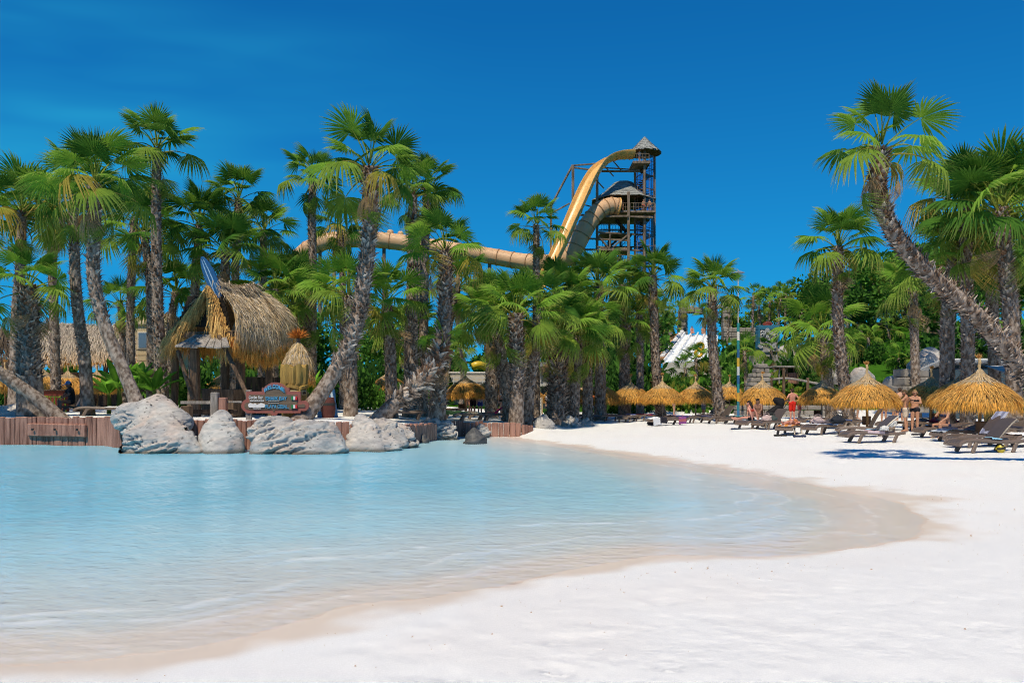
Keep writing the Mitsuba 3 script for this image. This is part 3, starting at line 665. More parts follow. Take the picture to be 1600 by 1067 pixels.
rock('pale sloping rock between the leaning trunk and the thick palm', [[(-10, 650, 28.6, .3), (30, 636, 28.8, .15), (30, 655, 28.4, .3), (-20, 660, 28.4, .4)]], 51, amp=0.06, crack=0.03)

# ------------------------------------------------------------------ plank retaining walls
def plank_wall(label, pts, seed, beam_px=None):
    rng = np.random.default_rng(seed)
    key = thing('plank_wall', label, 'retaining wall')
    pts = np.asarray(pts, float); seg = np.linalg.norm(np.diff(pts, axis=0), axis=1); cum = np.concatenate([[0], np.cumsum(seg)])
    s = 0.0
    while s < cum[-1] - 0.1:
        w = rng.choice([0.15, 0.2, 0.24, 0.30]) * rng.uniform(0.9, 1.1)
        x, y = np.interp(s + w / 2, cum, pts[:, 0]), np.interp(s + w / 2, cum, pts[:, 1])
        x2, y2 = np.interp(s + w / 2 + 0.05, cum, pts[:, 0]), np.interp(s + w / 2 + 0.05, cum, pts[:, 1])
        a = math.atan2(y2 - y, x2 - x)
        nx_, ny_ = math.sin(a), -math.cos(a)
        topz = float(np.interp(x, [-40, -12, -6, -3.2, 0.0, 0.6], [0.93, 0.95, 0.90, 0.66, 0.56, 0.46])) + rng.uniform(-0.03, 0.05)
        o = 0.06 + rng.uniform(0, 0.035)
        h = topz + 0.35
        m = box((w - 0.014, 0.12, h), ch=0.022); m = m.subdivide().subdivide()
        v = np.array(m.vertices); v += 0.02 * (meshkit.fbm(v * [9, 9, 1.5] + s * 3, 2, seed)[:, None] - 0.5) * [0.4, 1, 0.5]
        m.vertices = v
        m.apply_transform(mat((x + nx_ * o, y + ny_ * o, topz - h / 2), a + rng.normal(0, 0.02), 1, rng.normal(0, 0.012), rng.normal(0, 0.010)))
        part(key, 'plank', m, 'red_wood', 30)
        s += w
    return key


kw = plank_wall('long reddish plank wall holding the left bank behind the boulders', [(-22, 26.95), (-13.8, 26.2), (-12.2, 24.5), (-9.9, 24.3), (-5.6, 24.2), (-4.5, 24.6), (-3.6, 26.4), (-3.0, 29.2)], 5)
b = beam((-16.55, 26.28, 0.53), (-14.45, 26.08, 0.50), 0.16, 0.44, 0.03).subdivide().subdivide()
b.vertices = np.array(b.vertices) + 0.03 * (meshkit.fbm(np.array(b.vertices) * [2, 2, 12], 2, 4)[:, None] - 0.5)
part(kw, 'crossbeam', b, 'red_wood', 30, label='horizontal timber bolted across the upright planks')
for x in (-16.3, -15.5, -14.7):
    part(kw + '__crossbeam', 'bolt', xf(trimesh.creation.cylinder(0.035, 0.05, sections=10), mat((x, 26.17 - (x + 16.55) * 0.095 - 0.045, 0.55), 0, 1, math.pi / 2)), 'matte', 30, (0.03, 0.03, 0.03))
plank_wall('short reddish plank wall by the big low palm at the beach end', [(-2.75, 31.65), (-2.0, 31.75), (0.35, 31.85), (0.75, 32.3)], 6)
# bits of shell and crumbs washed up along the strand
rng = np.random.default_rng(8)
V, Fc = [], []
ico = trimesh.creation.icosphere(subdivisions=1, radius=1.0)
for k in range(500):
    i = rng.integers(50, 345); p = SHORE[i] + rng.normal(0, 0.05, 2)
    tdir = SHORE[min(i + 1, 419)] - SHORE[i]; nn = unit(np.array([tdir[1], -tdir[0]]))
    p = p + nn * (0.55 + abs(rng.normal(0, 0.55)))
    if rng.random() < 0.2: p = np.array([rng.uniform(-1.5, 4), rng.uniform(3.6, 8)])
    if shapely.contains(_lag, shapely.Point(p)): continue
    s = 0.0012 * rng.lognormal(0.3, 0.5) * (1 + p[1] * 0.05)
    V.append(np.array(ico.vertices) * s * rng.uniform(0.6, 1.5, 3) + [p[0], p[1], gz(*p) + s * 0.3]); Fc.append(np.array(ico.faces) + 42 * len(Fc))
single('shell_fragments', tm(np.vstack(V), np.vstack(Fc)), 'matte', 'scattered tan crumbs and shell bits along the wet sand', None, False, (0.46, 0.31, 0.21), kind='stuff')


# ------------------------------------------------------------------ thatch
GOLD, STRAW, PALE = np.array([0.78, 0.39, 0.06]), np.array([0.58, 0.39, 0.16]), np.array([0.56, 0.46, 0.33])
def thatch_patch(fn, n, rng, length=0.45, w=0.030, lift=0.05, cols=(STRAW, PALE), edge_gold=0.0, hang=0.0, nfringe=0, nrm=None, fringe=0.45):
    """fn(u, v) -> points; v runs from the eave (0) up to the ridge (1). Blades lie down the slope; a fringe hangs from the eave"""
    u, v = rng.random(n), rng.random(n) ** 0.9
    e = 0.02
    P = fn(u, v); dn = unit(fn(u, v - e) - P); du = unit(fn(np.clip(u + e, 0, 1.2), v) - fn(u, v))
    nn = unit(np.cross(du, -dn)); nn = np.where((nn[:, 2:] < 0), -nn, nn)
    L = length * rng.uniform(0.6, 1.3, n)[:, None]
    dirv = unit(dn + du * rng.normal(0, 0.16, (n, 1)) + nn * rng.normal(0.02, 0.05, (n, 1)))
    p0 = P + nn * 0.01; p1 = p0 + dirv * L * 0.5 + nn * lift * rng.uniform(0.3, 1.3, (n, 1)); p2 = p0 + dirv * L + nn * lift * rng.uniform(-0.1, 1.0, (n, 1))
    side = unit(np.cross(dirv, nn) + nn * rng.normal(0, 0.35, (n, 1)))
    V1, F1 = strips(p0, p1, p2, side, w * rng.uniform(0.6, 1.4, n))
    k = rng.random((n, 1)); c = cols[0] * (1 - k) + cols[1] * k
    g = np.clip(edge_gold * (1 - v * 4), 0, 1)[:, None]; c = c * (1 - g) + GOLD * g
    c = c * rng.uniform(0.55, 1.2, (n, 1))
    C1 = np.repeat(c, 5, 0)
    if nfringe:
        m = nfringe
        u = rng.random(m); vv = rng.random(m) * 0.05
        P = fn(u, vv); dn = unit(fn(u, vv - e) - P); du = unit(fn(np.clip(u + e, 0, 1.2), vv) - P)
        dirv = unit(dn * 0.7 + np.array([0, 0, -1.0]) * rng.uniform(0.6, 1.6, (m, 1)) * hang + du * rng.normal(0, 0.10, (m, 1)))
        L = fringe * rng.uniform(0.45, 1.25, m)[:, None] * (0.75 + 0.5 * meshkit.noise(np.stack([u * 14, u * 0, u * 0], 1), 5))[:, None]
        p0 = P; p1 = p0 + unit(dn + dirv) * L * 0.5; p2 = p1 + dirv * L * 0.55
        V2, F2 = strips(p0, p1, p2, unit(du + rng.normal(0, 0.3, (m, 3))), w * rng.uniform(0.5, 1.2, m))
        c = (GOLD * 0.8 + STRAW * 0.2) * rng.uniform(0.55, 1.25, (m, 1)); C2 = np.repeat(c, 5, 0)
        return np.vstack([V1, V2]), np.vstack([F1, F2 + len(V1)]), np.vstack([C1, C2])
    return V1, F1, C1


def join(parts):
    V, Fs, C, o = [], [], [], 0
    for v, f, c in parts: V.append(v); Fs.append(f + o); C.append(c); o += len(v)
    return tm(np.vstack(V), np.vstack(Fs)), np.clip(np.vstack(C), 0, 1)


# ------------------------------------------------------------------ straw parasols (2.5 m wide)
PROF = np.array([(0.05, 2.27), (0.10, 2.17), (0.22, 2.05), (0.50, 1.88), (0.80, 1.69), (1.05, 1.50), (1.20, 1.33), (1.24, 1.22)])
PL = np.concatenate([[0], np.cumsum(np.linalg.norm(np.diff(PROF, axis=0), axis=1))]); PL /= PL[-1]
for k in range(3):
    rng = np.random.default_rng(60 + k)
    def cone(u, v, lo=0.0, hi=1.0, k=k):
        t = 1 - (lo + v * (hi - lo)); r = np.interp(t, PL, PROF[:, 0]); z = np.interp(t, PL, PROF[:, 1])
        r = np.where(t > 1, r + (t - 1) * 0.5, r); z = np.where(t > 1, z - (t - 1) * 1.2, z)
        a = u * 2 * np.pi; wob = 1 + 0.05 * np.sin(a * 3 + k) + 0.03 * np.sin(a * 7 + 2 * k)
        return np.stack([r * np.cos(a) * wob, r * np.sin(a) * wob, z + 0.03 * np.sin(a * 5 + k) * r], -1)
    sk = [thatch_patch(lambda u, v: cone(u, v, 0.0, 0.62), 2600, rng, 0.42, 0.018, 0.030, (GOLD * 0.8 + STRAW * 0.2, GOLD * 0.35 + STRAW * 0.65), 1.0, 1.5, 2400, fringe=0.30)]
    cp = [thatch_patch(lambda u, v: cone(u, v, 0.58, 1.0), 1100, rng, 0.32, 0.016, 0.022, (STRAW, PALE * 1.05), 0.0)]
    m, c = join(sk); proto('skirt_%d' % k, m, 'straw', False, c)
    m, c = join(cp); proto('cap_%d' % k, m, 'straw', False, c)
proto('parasol_lining', lathe(np.array([(r * 0.965, z - 0.03) for r, z in PROF]), 28), 'matte', True, (0.20, 0.11, 0.035))
ring = lathe([(0.50 + 0.022 * math.cos(a), 1.895 + 0.022 * math.sin(a)) for a in np.linspace(0, 2 * np.pi, 7)], 28)
proto('parasol_ring', ring, 'matte', True, (0.42, 0.35, 0.26))
stalk = spline([(0, 0, 2.2), (0.02, 0, 2.36), (-0.01, 0.015, 2.50), (0.03, 0.0, 2.60)], 12)
rng = np.random.default_rng(4)
tuft = []
n = 160; d = unit(np.stack([rng.normal(0, .5, n), rng.normal(0, .5, n), rng.uniform(0.4, 1.2, n)], 1)); o = np.tile(stalk[-1], (n, 1))
tuft_m = strips(o - d * 0.02, o + d * 0.07, o + d * rng.uniform(0.10, 0.20, (n, 1)), unit(np.cross(d, rng.normal(0, 1, (n, 3)))), np.full(n, 0.018))
proto('parasol_stalk', tube(stalk, 0.05 + 0.008 * np.sin(np.arange(12) * 2.1), 8), 'straw', True, (0.50, 0.36, 0.19))
proto('parasol_tuft', tm(*tuft_m), 'straw', False, (0.56, 0.31, 0.10))
proto('parasol_pole', tube([(0, 0, -0.3), (0, 0, 2.2)], 0.055, 10), 'matte', 40, (0.36, 0.20, 0.08))
proto('parasol_pole_grey', tube([(0, 0, -0.3), (0, 0, 2.2)], 0.05, 10), 'matte', 40, (0.20, 0.17, 0.14))
proto('parasol_shelf', cat(box((0.36, 0.26, 0.03), (0, 0, 0.62), ch=0.006), box((0.03, 0.26, 0.30), (-0.17, 0, 0.48), ch=0.006), box((0.03, 0.26, 0.30), (0.17, 0, 0.48), ch=0.006), box((0.36, 0.26, 0.03), (0, 0, 0.33), ch=0.006), box((0.30, 0.02, 0.27), (0, 0.12, 0.48), ch=0.004)), 'matte', 30, (0.13, 0.075, 0.045))
_np = 0
def parasol(px, Y, label, pole='parasol_pole', shelf=True, s=1.0, tilt=0.0, group=None, dark=False):
    global _np
    k = thing('straw_parasol', label, 'parasol', group)
    p = gp(px, Y); v = _np % 3; _np += 1
    M = mat(p, _np * 2.1, (s * 0.88, s * 0.88, s * 0.98), 0, tilt) @ mat((0, 0, 0))
    for nm, g, up in (('canopy', 'skirt_%d' % v, ''), ('cap', 'cap_%d' % v, '__canopy'), ('lining', 'parasol_lining', '__canopy'), ('binding_ring', 'parasol_ring', '__canopy'), ('finial', 'parasol_stalk', ''), ('tuft', 'parasol_tuft', '__finial'), ('pole', pole, '')):
        inst(k + up, nm, g, M)
    if shelf: inst(k, 'shelf', 'parasol_shelf', mat(p, 0.4 + _np, s) @ mat((-0.20, 0, 0)))
    return k


parasol(1531, 23.4, 'largest straw parasol, in front at the right edge of the beach')
parasol(1503, 29.5, 'straw parasol half hidden behind the largest one, with its finial showing')
parasol(1455, 33.0, 'straw parasol behind the hugging couple')
parasol(1355, 28.6, 'straw parasol over the broadside lounger left of the couple')
parasol(1284, 41.0, 'straw parasol with a shaded grey top right of the man in red shorts', 'parasol_pole_grey')
parasol(1191, 41.0, 'straw parasol left of the man in red shorts', 'parasol_pole_grey')
parasol(1087, 46.5, 'straw parasol beside the lone tall palm, rightmost of the row of three', 'parasol_pole_grey', False)
parasol(1035, 43.5, 'middle straw parasol of the row of three under the tall palm', 'parasol_pole_grey', False)
parasol(985, 45.5, 'leftmost straw parasol of the row of three', 'parasol_pole_grey', False)
parasol(938, 45.0, 'shaded straw parasol over the woman in the orange top', 'parasol_pole_grey', False)
parasol(892, 47.0, 'straw parasol mostly hidden behind the barrel palm trunks', 'parasol_pole_grey', False)
parasol(727, 43.5, 'dark shaded straw parasol above the plank wall left of the red lounger')
parasol(765, 47.0, 'sunlit straw parasol right behind the dark shaded one', 'parasol_pole', False)
parasol(822, 48.0, 'straw parasol behind the twin trunks of the big low palm', 'parasol_pole', False)
parasol(606, 46.0, 'straw parasol seen between the centre palm trunks', 'parasol_pole', False)
parasol(8, 41.0, 'straw parasol at the left edge behind the leaning grey trunk')
parasol(68, 42.0, 'straw parasol between the thick palm and the seated dark haired man', 'parasol_pole', False)
parasol(106, 45.0, 'shaded straw parasol above the seated man', 'parasol_pole_grey', False)
parasol(152, 44.0, 'straw parasol left of the bent trunk over the banana plants')
parasol(172, 50.0, 'straw parasol behind the bent trunk', 'parasol_pole', False)
parasol(352, 46.0, 'straw parasol seen through the open hut', 'parasol_pole', False)

# ------------------------------------------------------------------ the thatched hut
hut = thing('thatched_hut', 'open wooden hut with a steep shaggy thatched roof on the left bank', 'hut')
A0, A1 = at(334, 446, 28.7), at(394, 452, 30.2)
FR, BR, BK, FL, BL = at(364, 532, 27.6), at(424, 552, 29.4), at(462, 534, 31.6), at(260, 532, 29.6), at(352, 548, 33.0)
def bil(e0, e1, r0, r1, bulge):
    nrm = unit(np.cross(e1 - e0, r0 - e0)); nrm = nrm if nrm[2] > 0 else -nrm
    def fn(u, v):
        u = u[:, None]; v = v[:, None]; vv = np.clip(v, 0, 1)
        p = (e0 * (1 - u) + e1 * u) * (1 - v) + (r0 * (1 - u) + r1 * u) * v
        return p + nrm * bulge * np.sin(np.pi * vv ** 0.8) + np.array([0, 0, -0.25]) * np.sin(np.pi * np.clip(u, 0, 1)) * vv * 0.5
    return fn
rng = np.random.default_rng(77)
slopes = [('right', bil(FR, BR, A0, A1, 0.42), 6200, 1900), ('hip', bil(BR, BK, A1, A1 + (A1 - A0) * 0.02, 0.5), 3400, 1000), ('left', bil(BL, FL, A1, A0, 0.18), 1800, 500), ('back', bil(BK, BL, A1 + (A1 - A0) * 0.02, A1, 0.3), 900, 300)]
for nm, fn, n, nf in slopes:
    m, c = join([thatch_patch(fn, n, rng, 0.62, 0.034, 0.09, (STRAW * 0.75 + PALE * 0.25, np.array([0.64, 0.555, 0.44])), 0.9, 1.6, nf, fringe=0.62)])
    rk = part(hut, 'roof_thatch', m, 'straw', False, c, kind='stuff')
    uu, vv = np.meshgrid(np.linspace(0, 1, 9), np.linspace(0, 1, 9)); g = fn(uu.ravel(), vv.ravel()) - [0, 0, 0.05]
    i, j = np.meshgrid(np.arange(8), np.arange(8), indexing='ij'); b0 = (i * 9 + j).ravel()
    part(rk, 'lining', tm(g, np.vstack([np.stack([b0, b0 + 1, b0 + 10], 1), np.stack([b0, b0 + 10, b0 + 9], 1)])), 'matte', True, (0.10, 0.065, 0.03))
# shaggy barge along the front gable: blades hang from both raking edges
m = []
for e, s_ in ((FL, 1), (FR, -1)):
    t = rng.random(2600)[:, None]
    P = e * (1 - t) + A0 * t + np.array([0, 0, 0.10]) + (0.22 * np.sin(np.pi * t)) * unit(np.array([(FL - FR)[0] * -s_, (FL - FR)[1] * -s_, 1.2]))
    out = unit(np.cross(FR - FL, [0, 0, 1.0])); out = out if out[1] < 0 else -out
    P = P + out * rng.uniform(-0.15, 0.22, (2600, 1)); inw = unit((FR - FL) * s_); P = P + inw * rng.uniform(0, 0.55, (2600, 1)) * (1 - t) - np.array([0, 0, .12]) * rng.random((2600, 1))
    d = unit(np.array([0, 0, -1.0]) + 0.55 * unit(e - A0) + out * rng.normal(0.12, 0.15, (2600, 1)) + rng.normal(0, 0.08, (2600, 3)))
    L = rng.uniform(0.45, 1.15, (2600, 1)) * (1 - 0.15 * t)
    V, Fq = strips(P, P + d * L * 0.5 + out * 0.04, P + d * L, unit(np.cross(d, out) + rng.normal(0, 0.3, (2600, 3))), 0.034 * rng.uniform(0.6, 1.3, 2600))
    m.append((V, Fq, np.repeat((STRAW * 0.75 + GOLD * 0.25) * rng.uniform(0.55, 1.3, (2600, 1)), 5, 0)))
m, c = join(m); part(hut, 'gable_fringe', m, 'straw', False, c, kind='stuff')
rp = A0 * 0.5 + A1 * 0.5
ridge = spline([A0 + [-.1, -.25, 0.02], A0 * 0.7 + A1 * 0.3 + [0, 0, -0.08], A0 * 0.3 + A1 * 0.7 + [0, 0, -0.10], A1], 14)
n = 1500; t = rng.random(n)[:, None]; P = A0 * (1 - t) + A1 * t + [0, 0, .12] - [0, 0, .22] * np.sin(np.pi * t) + rng.normal(0, .06, (n, 3)); sd = np.where(rng.random((n, 1)) < .5, 1, -1)
d = unit(unit(np.cross(A1 - A0, [0, 0, 1.0])) * sd + [0, 0, -.35] + rng.normal(0, .3, (n, 3))); L = rng.uniform(.3, .8, (n, 1))
V, Fq = strips(P, P + d * L * .5 + [0, 0, .04], P + d * L - [0, 0, .18] * L, unit(np.cross(d, [0, 0, 1.0])), .034 * rng.uniform(.6, 1.3, n)); part(hut, 'ridge_thatch', tm(V, Fq), 'straw', False, np.clip(np.repeat(PALE * rng.uniform(.5, 1.2, (n, 1)), 5, 0), 0, 1), kind='stuff')
def post(px, top, bot, Y, w=0.24, m_='brown_wood', nm='post'):
    a = gp(px, Y); a[2] -= 0.1
    return part(hut, nm, beam(a, at(top[0], top[1], Y), w, w, 0.02), m_, 30)
post(307, (304, 545), 0, 28.2, 0.27); post(376, (376, 540), 0, 28.9, 0.27); post(352, (352, 520), 0, 30.8, 0.24); post(420, (420, 550), 0, 30.2, 0.24); post(272, (275, 540), 0, 30.2, 0.22); post(448, (446, 550), 0, 31.6, 0.22)
part(hut, 'tie_beam', beam(at(262, 524, 29.4), at(366, 522, 27.8), 0.18, 0.22, 0.02), 'brown_wood', 30)
part(hut, 'tie_beam', beam(at(366, 532, 27.8), at(440, 545, 30.5), 0.18, 0.22, 0.02), 'brown_wood', 30)
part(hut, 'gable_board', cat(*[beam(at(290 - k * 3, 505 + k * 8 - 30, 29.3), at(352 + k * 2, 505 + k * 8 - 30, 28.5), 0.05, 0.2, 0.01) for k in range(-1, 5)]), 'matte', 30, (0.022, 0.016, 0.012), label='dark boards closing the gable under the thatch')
for nm, a, b in (('brace', at(342, 525, 27.6), gp(394, 26.6) + [0, 0, 0.5]), ('brace', at(278, 548, 28.3), at(302, 625, 27.8))):
    part(hut, nm, tube([a, b], 0.075, 8), 'brown_wood', 30)
ta, tb, ba, bb = at(308, 521, 28.7), at(352, 521, 27.9), at(273, 540, 27.7), at(359, 541, 26.7)
for k in range(7):
    t0, t1 = k / 7 + 0.006, (k + 1) / 7 - 0.006
    c1 = [ta + (tb - ta) * t0, ta + (tb - ta) * t1, ba + (bb - ba) * t1 + [0, 0, (k % 3) * -0.02], ba + (bb - ba) * t0 + [0, 0, (k % 3) * -0.02]]
    q = np.array(c1 + [p - [0, 0, 0.05] for p in c1])
    part(hut, 'awning_board', trimesh.convex.convex_hull(q), 'grey_wood', False)
part(hut, 'counter', beam(gp(322, 29.0) + [0, 0, 0.55], gp(372, 28.4) + [0, 0, 0.55], 0.5, 1.0, 0.02), 'brown_wood', 30)
part(hut, 'back_wall', cat(*[beam(gp(388 + k * 9, 31.6 + k * 0.05) + [0, 0, -.1], gp(388 + k * 9, 31.6 + k * 0.05) + [0, 0, 1.55], 0.22, 0.05, 0.01) for k in range(8)]), 'brown_wood', 30)
# rail of the bank
rail = thing('timber_rail', 'low timber rail with short posts in front of the thatched hut', 'railing')
part(rail, 'top_rail', beam(at(283, 629, 25.9), at(337, 629, 25.7), 0.10, 0.10, 0.012), 'grey_wood', 30)
part(rail, 'top_rail', beam(at(352, 628, 25.7), at(378, 628, 25.6), 0.06, 0.06, 0.01), 'grey_wood', 30)
part(rail, 'lower_rail', beam(at(283, 643, 26.1), at(372, 643, 25.9), 0.08, 0.14, 0.012), 'brown_wood', 30)
for px, t, m_, w in ((336, 613, 'grey_wood', 0.24), (349, 621, 'red_wood', 0.24), (292, 634, 'brown_wood', 0.3)):
    a = gp(px, 25.6); part(rail, 'post', beam(a - [0, 0, .2], at(px, t, 25.6), w, w, 0.025), m_, 30)
# surfboard planted in the roof ridge
c0, c1 = at(341, 462, 28.6), at(316, 401, 28.2)
d = unit(c1 - c0); L = np.linalg.norm(c1 - c0); nrm_ = unit(np.array([-0.25, -1.0, 0.15])); sx = unit(np.cross(d, nrm_)); nz = np.cross(sx, d)
def board(sc, th, lo, hi, off=0.0, x0=-1, x1=1):
    t = np.linspace(lo, hi, 22); w = 0.225 * sc * np.clip(1 - np.abs((t - 0.38) / 0.62) ** 2.4, 0.02, 1) ** 0.6
    pts = [c0 + d * L * a + sx * ww * xx + nz * (th * s + 0.05 * (a - 0.3) ** 2 + off) for a, ww in zip(t, w) for xx in (x0, x0 * .4 + x1 * .6, x0 * .75 + x1 * .25, x1) for s in (-1, 1)]
    M = []
    for i in range(len(t) - 1): M.append(trimesh.convex.convex_hull(np.array(pts[i * 8:(i + 2) * 8])))
    return cat(*M)
sb = thing('surfboard', 'blue surfboard with pale stripes planted nose up in the hut roof', 'surfboard')
part(sb, 'board', board(1, 0.035, -0.25, 1.0), 'satin', False, (0.028, 0.135, 0.33))
for x0, x1 in ((-0.42, -0.26), (0.20, 0.36)):
    part(sb + '__board', 'stripe', board(1, 0.006, -0.2, 0.93, 0.042 if nz[1] > 0 else 0.042, x0, x1), 'satin', False, (0.50, 0.66, 0.82))
    part(sb + '__board', 'stripe', board(1, 0.006, -0.2, 0.93, -0.042, x0, x1), 'satin', False, (0.50, 0.66, 0.82))

# ------------------------------------------------------------------ welcome sign
SY = 25.0
def sp(px, py): p = at(px, py, SY); return p[0], p[2]
sign = thing('welcome_sign', 'carved brown welcome sign with pink rim, blue lettering and two small flags', 'sign')
def outline(grow):
    P = shapely.union_all([shapely.box(*sp(386, 644), *sp(468, 613)).buffer(0.03), shapely.Point(sp(387, 634)).buffer(0.21), shapely.box(*sp(386, 642), *sp(476, 627)), shapely.Point(sp(474, 634)).buffer(0.17),
                           shapely.Point(sp(430, 620)).buffer(0.47), shapely.box(*sp(409, 620), *sp(452, 606)), shapely.Point(sp(428, 644)).buffer(0.12)])
    P = P.difference(shapely.box(*sp(360, 700), *sp(500, 649)))
    return P.buffer(-0.02 + grow, join_style='mitre')
def slab(poly, y, dep):
    ms = []
    for g in getattr(poly, 'geoms', [poly]):
        m = extrude(g, dep); m.apply_transform(np.array([[1, 0, 0, 0], [0, 0, 1, y], [0, 1, 0, 0], [0, 0, 0, 1.0]])); m.invert(); ms.append(m)
    return cat(*ms)
part(sign, 'rim', slab(outline(0.02), SY, 0.08), 'matte', False, (0.30, 0.105, 0.085))
bsdf('sign_face', {'type': 'twosided', 'b': {'type': 'principled', 'roughness': 0.7, 'base_color': proc(lambda p, n, uv: mix((0.085, 0.055, 0.035), (0.20, 0.15, 0.10), fbm(p.x * 3, p.y, p.z * 40, 3)))}})
part(sign, 'face', slab(outline(-0.085), SY - 0.018, 0.03), 'sign_face', False)
def word(txt, px, py, wpx, hpx, colr, parent=sign + '__face', y=SY - 0.05, bold=True, arc=None):
    h = hpx / F * SY; m = meshkit.text_mesh(txt, h, 0.03, bold)
    x0, x1 = m.bounds[0][0], m.bounds[1][0]; sx_ = (wpx / F * SY) / (x1 - x0)
    v = np.array(m.vertices); v[:, 0] = (v[:, 0] - x0) * sx_
    if arc:
        W_ = wpx / F * SY; t = v[:, 0] / W_ - 0.5; v[:, 1] += arc * (0.25 - t * t) * 4
    X_, Z_ = sp(px, py)
    V = np.stack([X_ + v[:, 0], y + 0.03 - v[:, 2], Z_ + v[:, 1]], 1)
    part(parent, 'lettering', tm(V, np.asarray(m.faces)), 'matte', False, colr)
BLUE, WHITE = (0.10, 0.42, 0.68), (0.75, 0.74, 0.72)
word('WELCOME', 413, 613.5, 32, 6.0, BLUE, arc=0.14)
word('SHARK BAY', 415.5, 625.3, 33, 5.8, BLUE, bold=False); word('PLAYA GIBAL.', 415.5, 637.8, 36, 5.4, BLUE, bold=False)
word('Caribe Bay', 389.5, 623, 21.5, 4.6, WHITE, bold=False); part(sign + '__face', 'underline', box((22 / F * SY, 0.02, 0.025), (sp(402, 0)[0], SY - 0.035, sp(0, 626)[1])), 'matte', False, WHITE)
for i, r in enumerate((0.075, 0.05, 0.07, 0.045, 0.06, 0.075, 0.065)):
    X_, Z_ = sp(392.0 + i * 3.3, 634); part(sign + '__face', 'ornament', xf(trimesh.creation.cylinder(r, 0.03, sections=14), mat((X_, SY - 0.035, Z_ + (r - .06)), 0, 1, math.pi / 2)), 'matte', False, WHITE)
part(sign + '__face', 'underline', box((12 / F * SY, 0.02, 0.02), (sp(402, 0)[0], SY - 0.035, sp(0, 638.3)[1])), 'matte', False, WHITE)
for py in (626.5, 630.2): part(sign + '__face', 'underline', box((17 / F * SY, 0.02, 0.018), (sp(428, 0)[0], SY - 0.035, sp(0, py)[1])), 'matte', False, (0.5, 0.49, 0.46))
for py in (622.0, 635.2):
    for i, c in enumerate(((0.02, 0.22, 0.08), (0.75, 0.74, 0.72), (0.55, 0.03, 0.04))):
        X_, Z_ = sp(457.3 + i * 3.1, py); part(sign + '__face', 'flag_stripe', box((3.0 / F * SY, 0.03, 5.6 / F * SY), (X_, SY - 0.04, Z_)), 'matte', False, c)
for px in (389,): part(sign, 'post', beam(gp(px, SY + .12) - [0, 0, .1], at(px, 609, SY + .14), 0.17, 0.14, 0.02), 'grey_wood', 30)
# ------------------------------------------------------------------ carved totem column beside it
tk = thing('carved_totem', 'yellow ochre carved wooden totem column with a face, beside the welcome sign', 'totem')
TX, TY = at(460, 0, 25.9)[0], 25.9; tz = gz(TX, TY)
bsdf('ochre_wood', {'type': 'principled', 'roughness': 0.7, 'base_color': proc(lambda p, n, uv: mix((0.20, 0.105, 0.02), (0.47, 0.31, 0.075), fbm(p.x * 26, p.y * 26, p.z * 2.5, 3)))})
H_ = at(0, 572, TY)[2] - tz
a_ = np.linspace(0, 2 * np.pi, 33)[:-1]
rows = []
for z in np.linspace(-0.1, H_, 30):
    up = ss(0.62 * H_, 0.68 * H_, z)
    r = 0.40 + 0.012 * np.sin(z * 9) + 0.035 * up * np.sign(np.sin(a_ * 12)) * np.abs(np.sin(a_ * 12)) ** 0.5 + 0.03 * up
    zz = z + (0.07 * np.sin(a_ * 6 + 1) * (z > 0.97 * H_))
    rows.append(np.stack([TX + r * np.cos(a_), TY + r * np.sin(a_), tz + zz], 1))
V = np.vstack(rows); i, j = np.meshgrid(np.arange(29), np.arange(32), indexing='ij')
q = np.stack([i * 32 + j, i * 32 + (j + 1) % 32, (i + 1) * 32 + (j + 1) % 32, (i + 1) * 32 + j], -1).reshape(-1, 4)
f = np.vstack([q[:, [0, 1, 2]], q[:, [0, 2, 3]], np.stack([29 * 32 + np.arange(32), 29 * 32 + (np.arange(32) + 1) % 32, np.full(32, 960)], 1)])
part(tk, 'column', tm(np.vstack([V, [[TX, TY, tz + H_ - 0.02]]]), f), 'ochre_wood', 40)
fa = -0.95  # the face looks towards the right of the camera
def facept(da, z, out=0.43): return np.array([TX + out * math.cos(fa + da), TY + out * math.sin(fa + da), tz + z])
for sgn in (-1, 1):
    part(tk, 'brow', trimesh.convex.convex_hull(np.vstack([box((0.10, 0.10, 0.09)).vertices + facept(0.12 * sgn, H_ * 0.585), box((0.10, 0.10, 0.09)).vertices + facept(0.75 * sgn, H_ * 0.625)])), 'ochre_wood', 30)
    e = facept(0.42 * sgn, H_ * 0.50, 0.40)
    ek = part(tk, 'eye', xf(box((0.10, 0.25, 0.17), ch=0.02), mat(e, fa + 0.42 * sgn)), 'matte', 30, (0.46, 0.36, 0.20))
    part(ek, 'pupil', xf(box((0.06, 0.11, 0.08), ch=0.01), mat(facept(0.42 * sgn, H_ * 0.50, 0.45), fa + 0.42 * sgn)), 'matte', 30, (0.02, 0.015, 0.01))
part(tk, 'nose', trimesh.convex.convex_hull(np.vstack([box((0.12, 0.09, 0.05)).vertices + facept(0, H_ * 0.57), box((0.16, 0.2, 0.12)).vertices + facept(0, H_ * 0.36, 0.46)])), 'ochre_wood', 30)
part(tk, 'mouth', xf(box((0.10, 0.42, 0.16), ch=0.03), mat(facept(0, H_ * 0.16, 0.40), fa)), 'matte', 30, (0.42, 0.12, 0.03))
part(tk + '__mouth', 'teeth', xf(box((0.10, 0.30, 0.05), ch=0.01), mat(facept(0, H_ * 0.17, 0.425), fa)), 'matte', 30, (0.45, 0.40, 0.30))
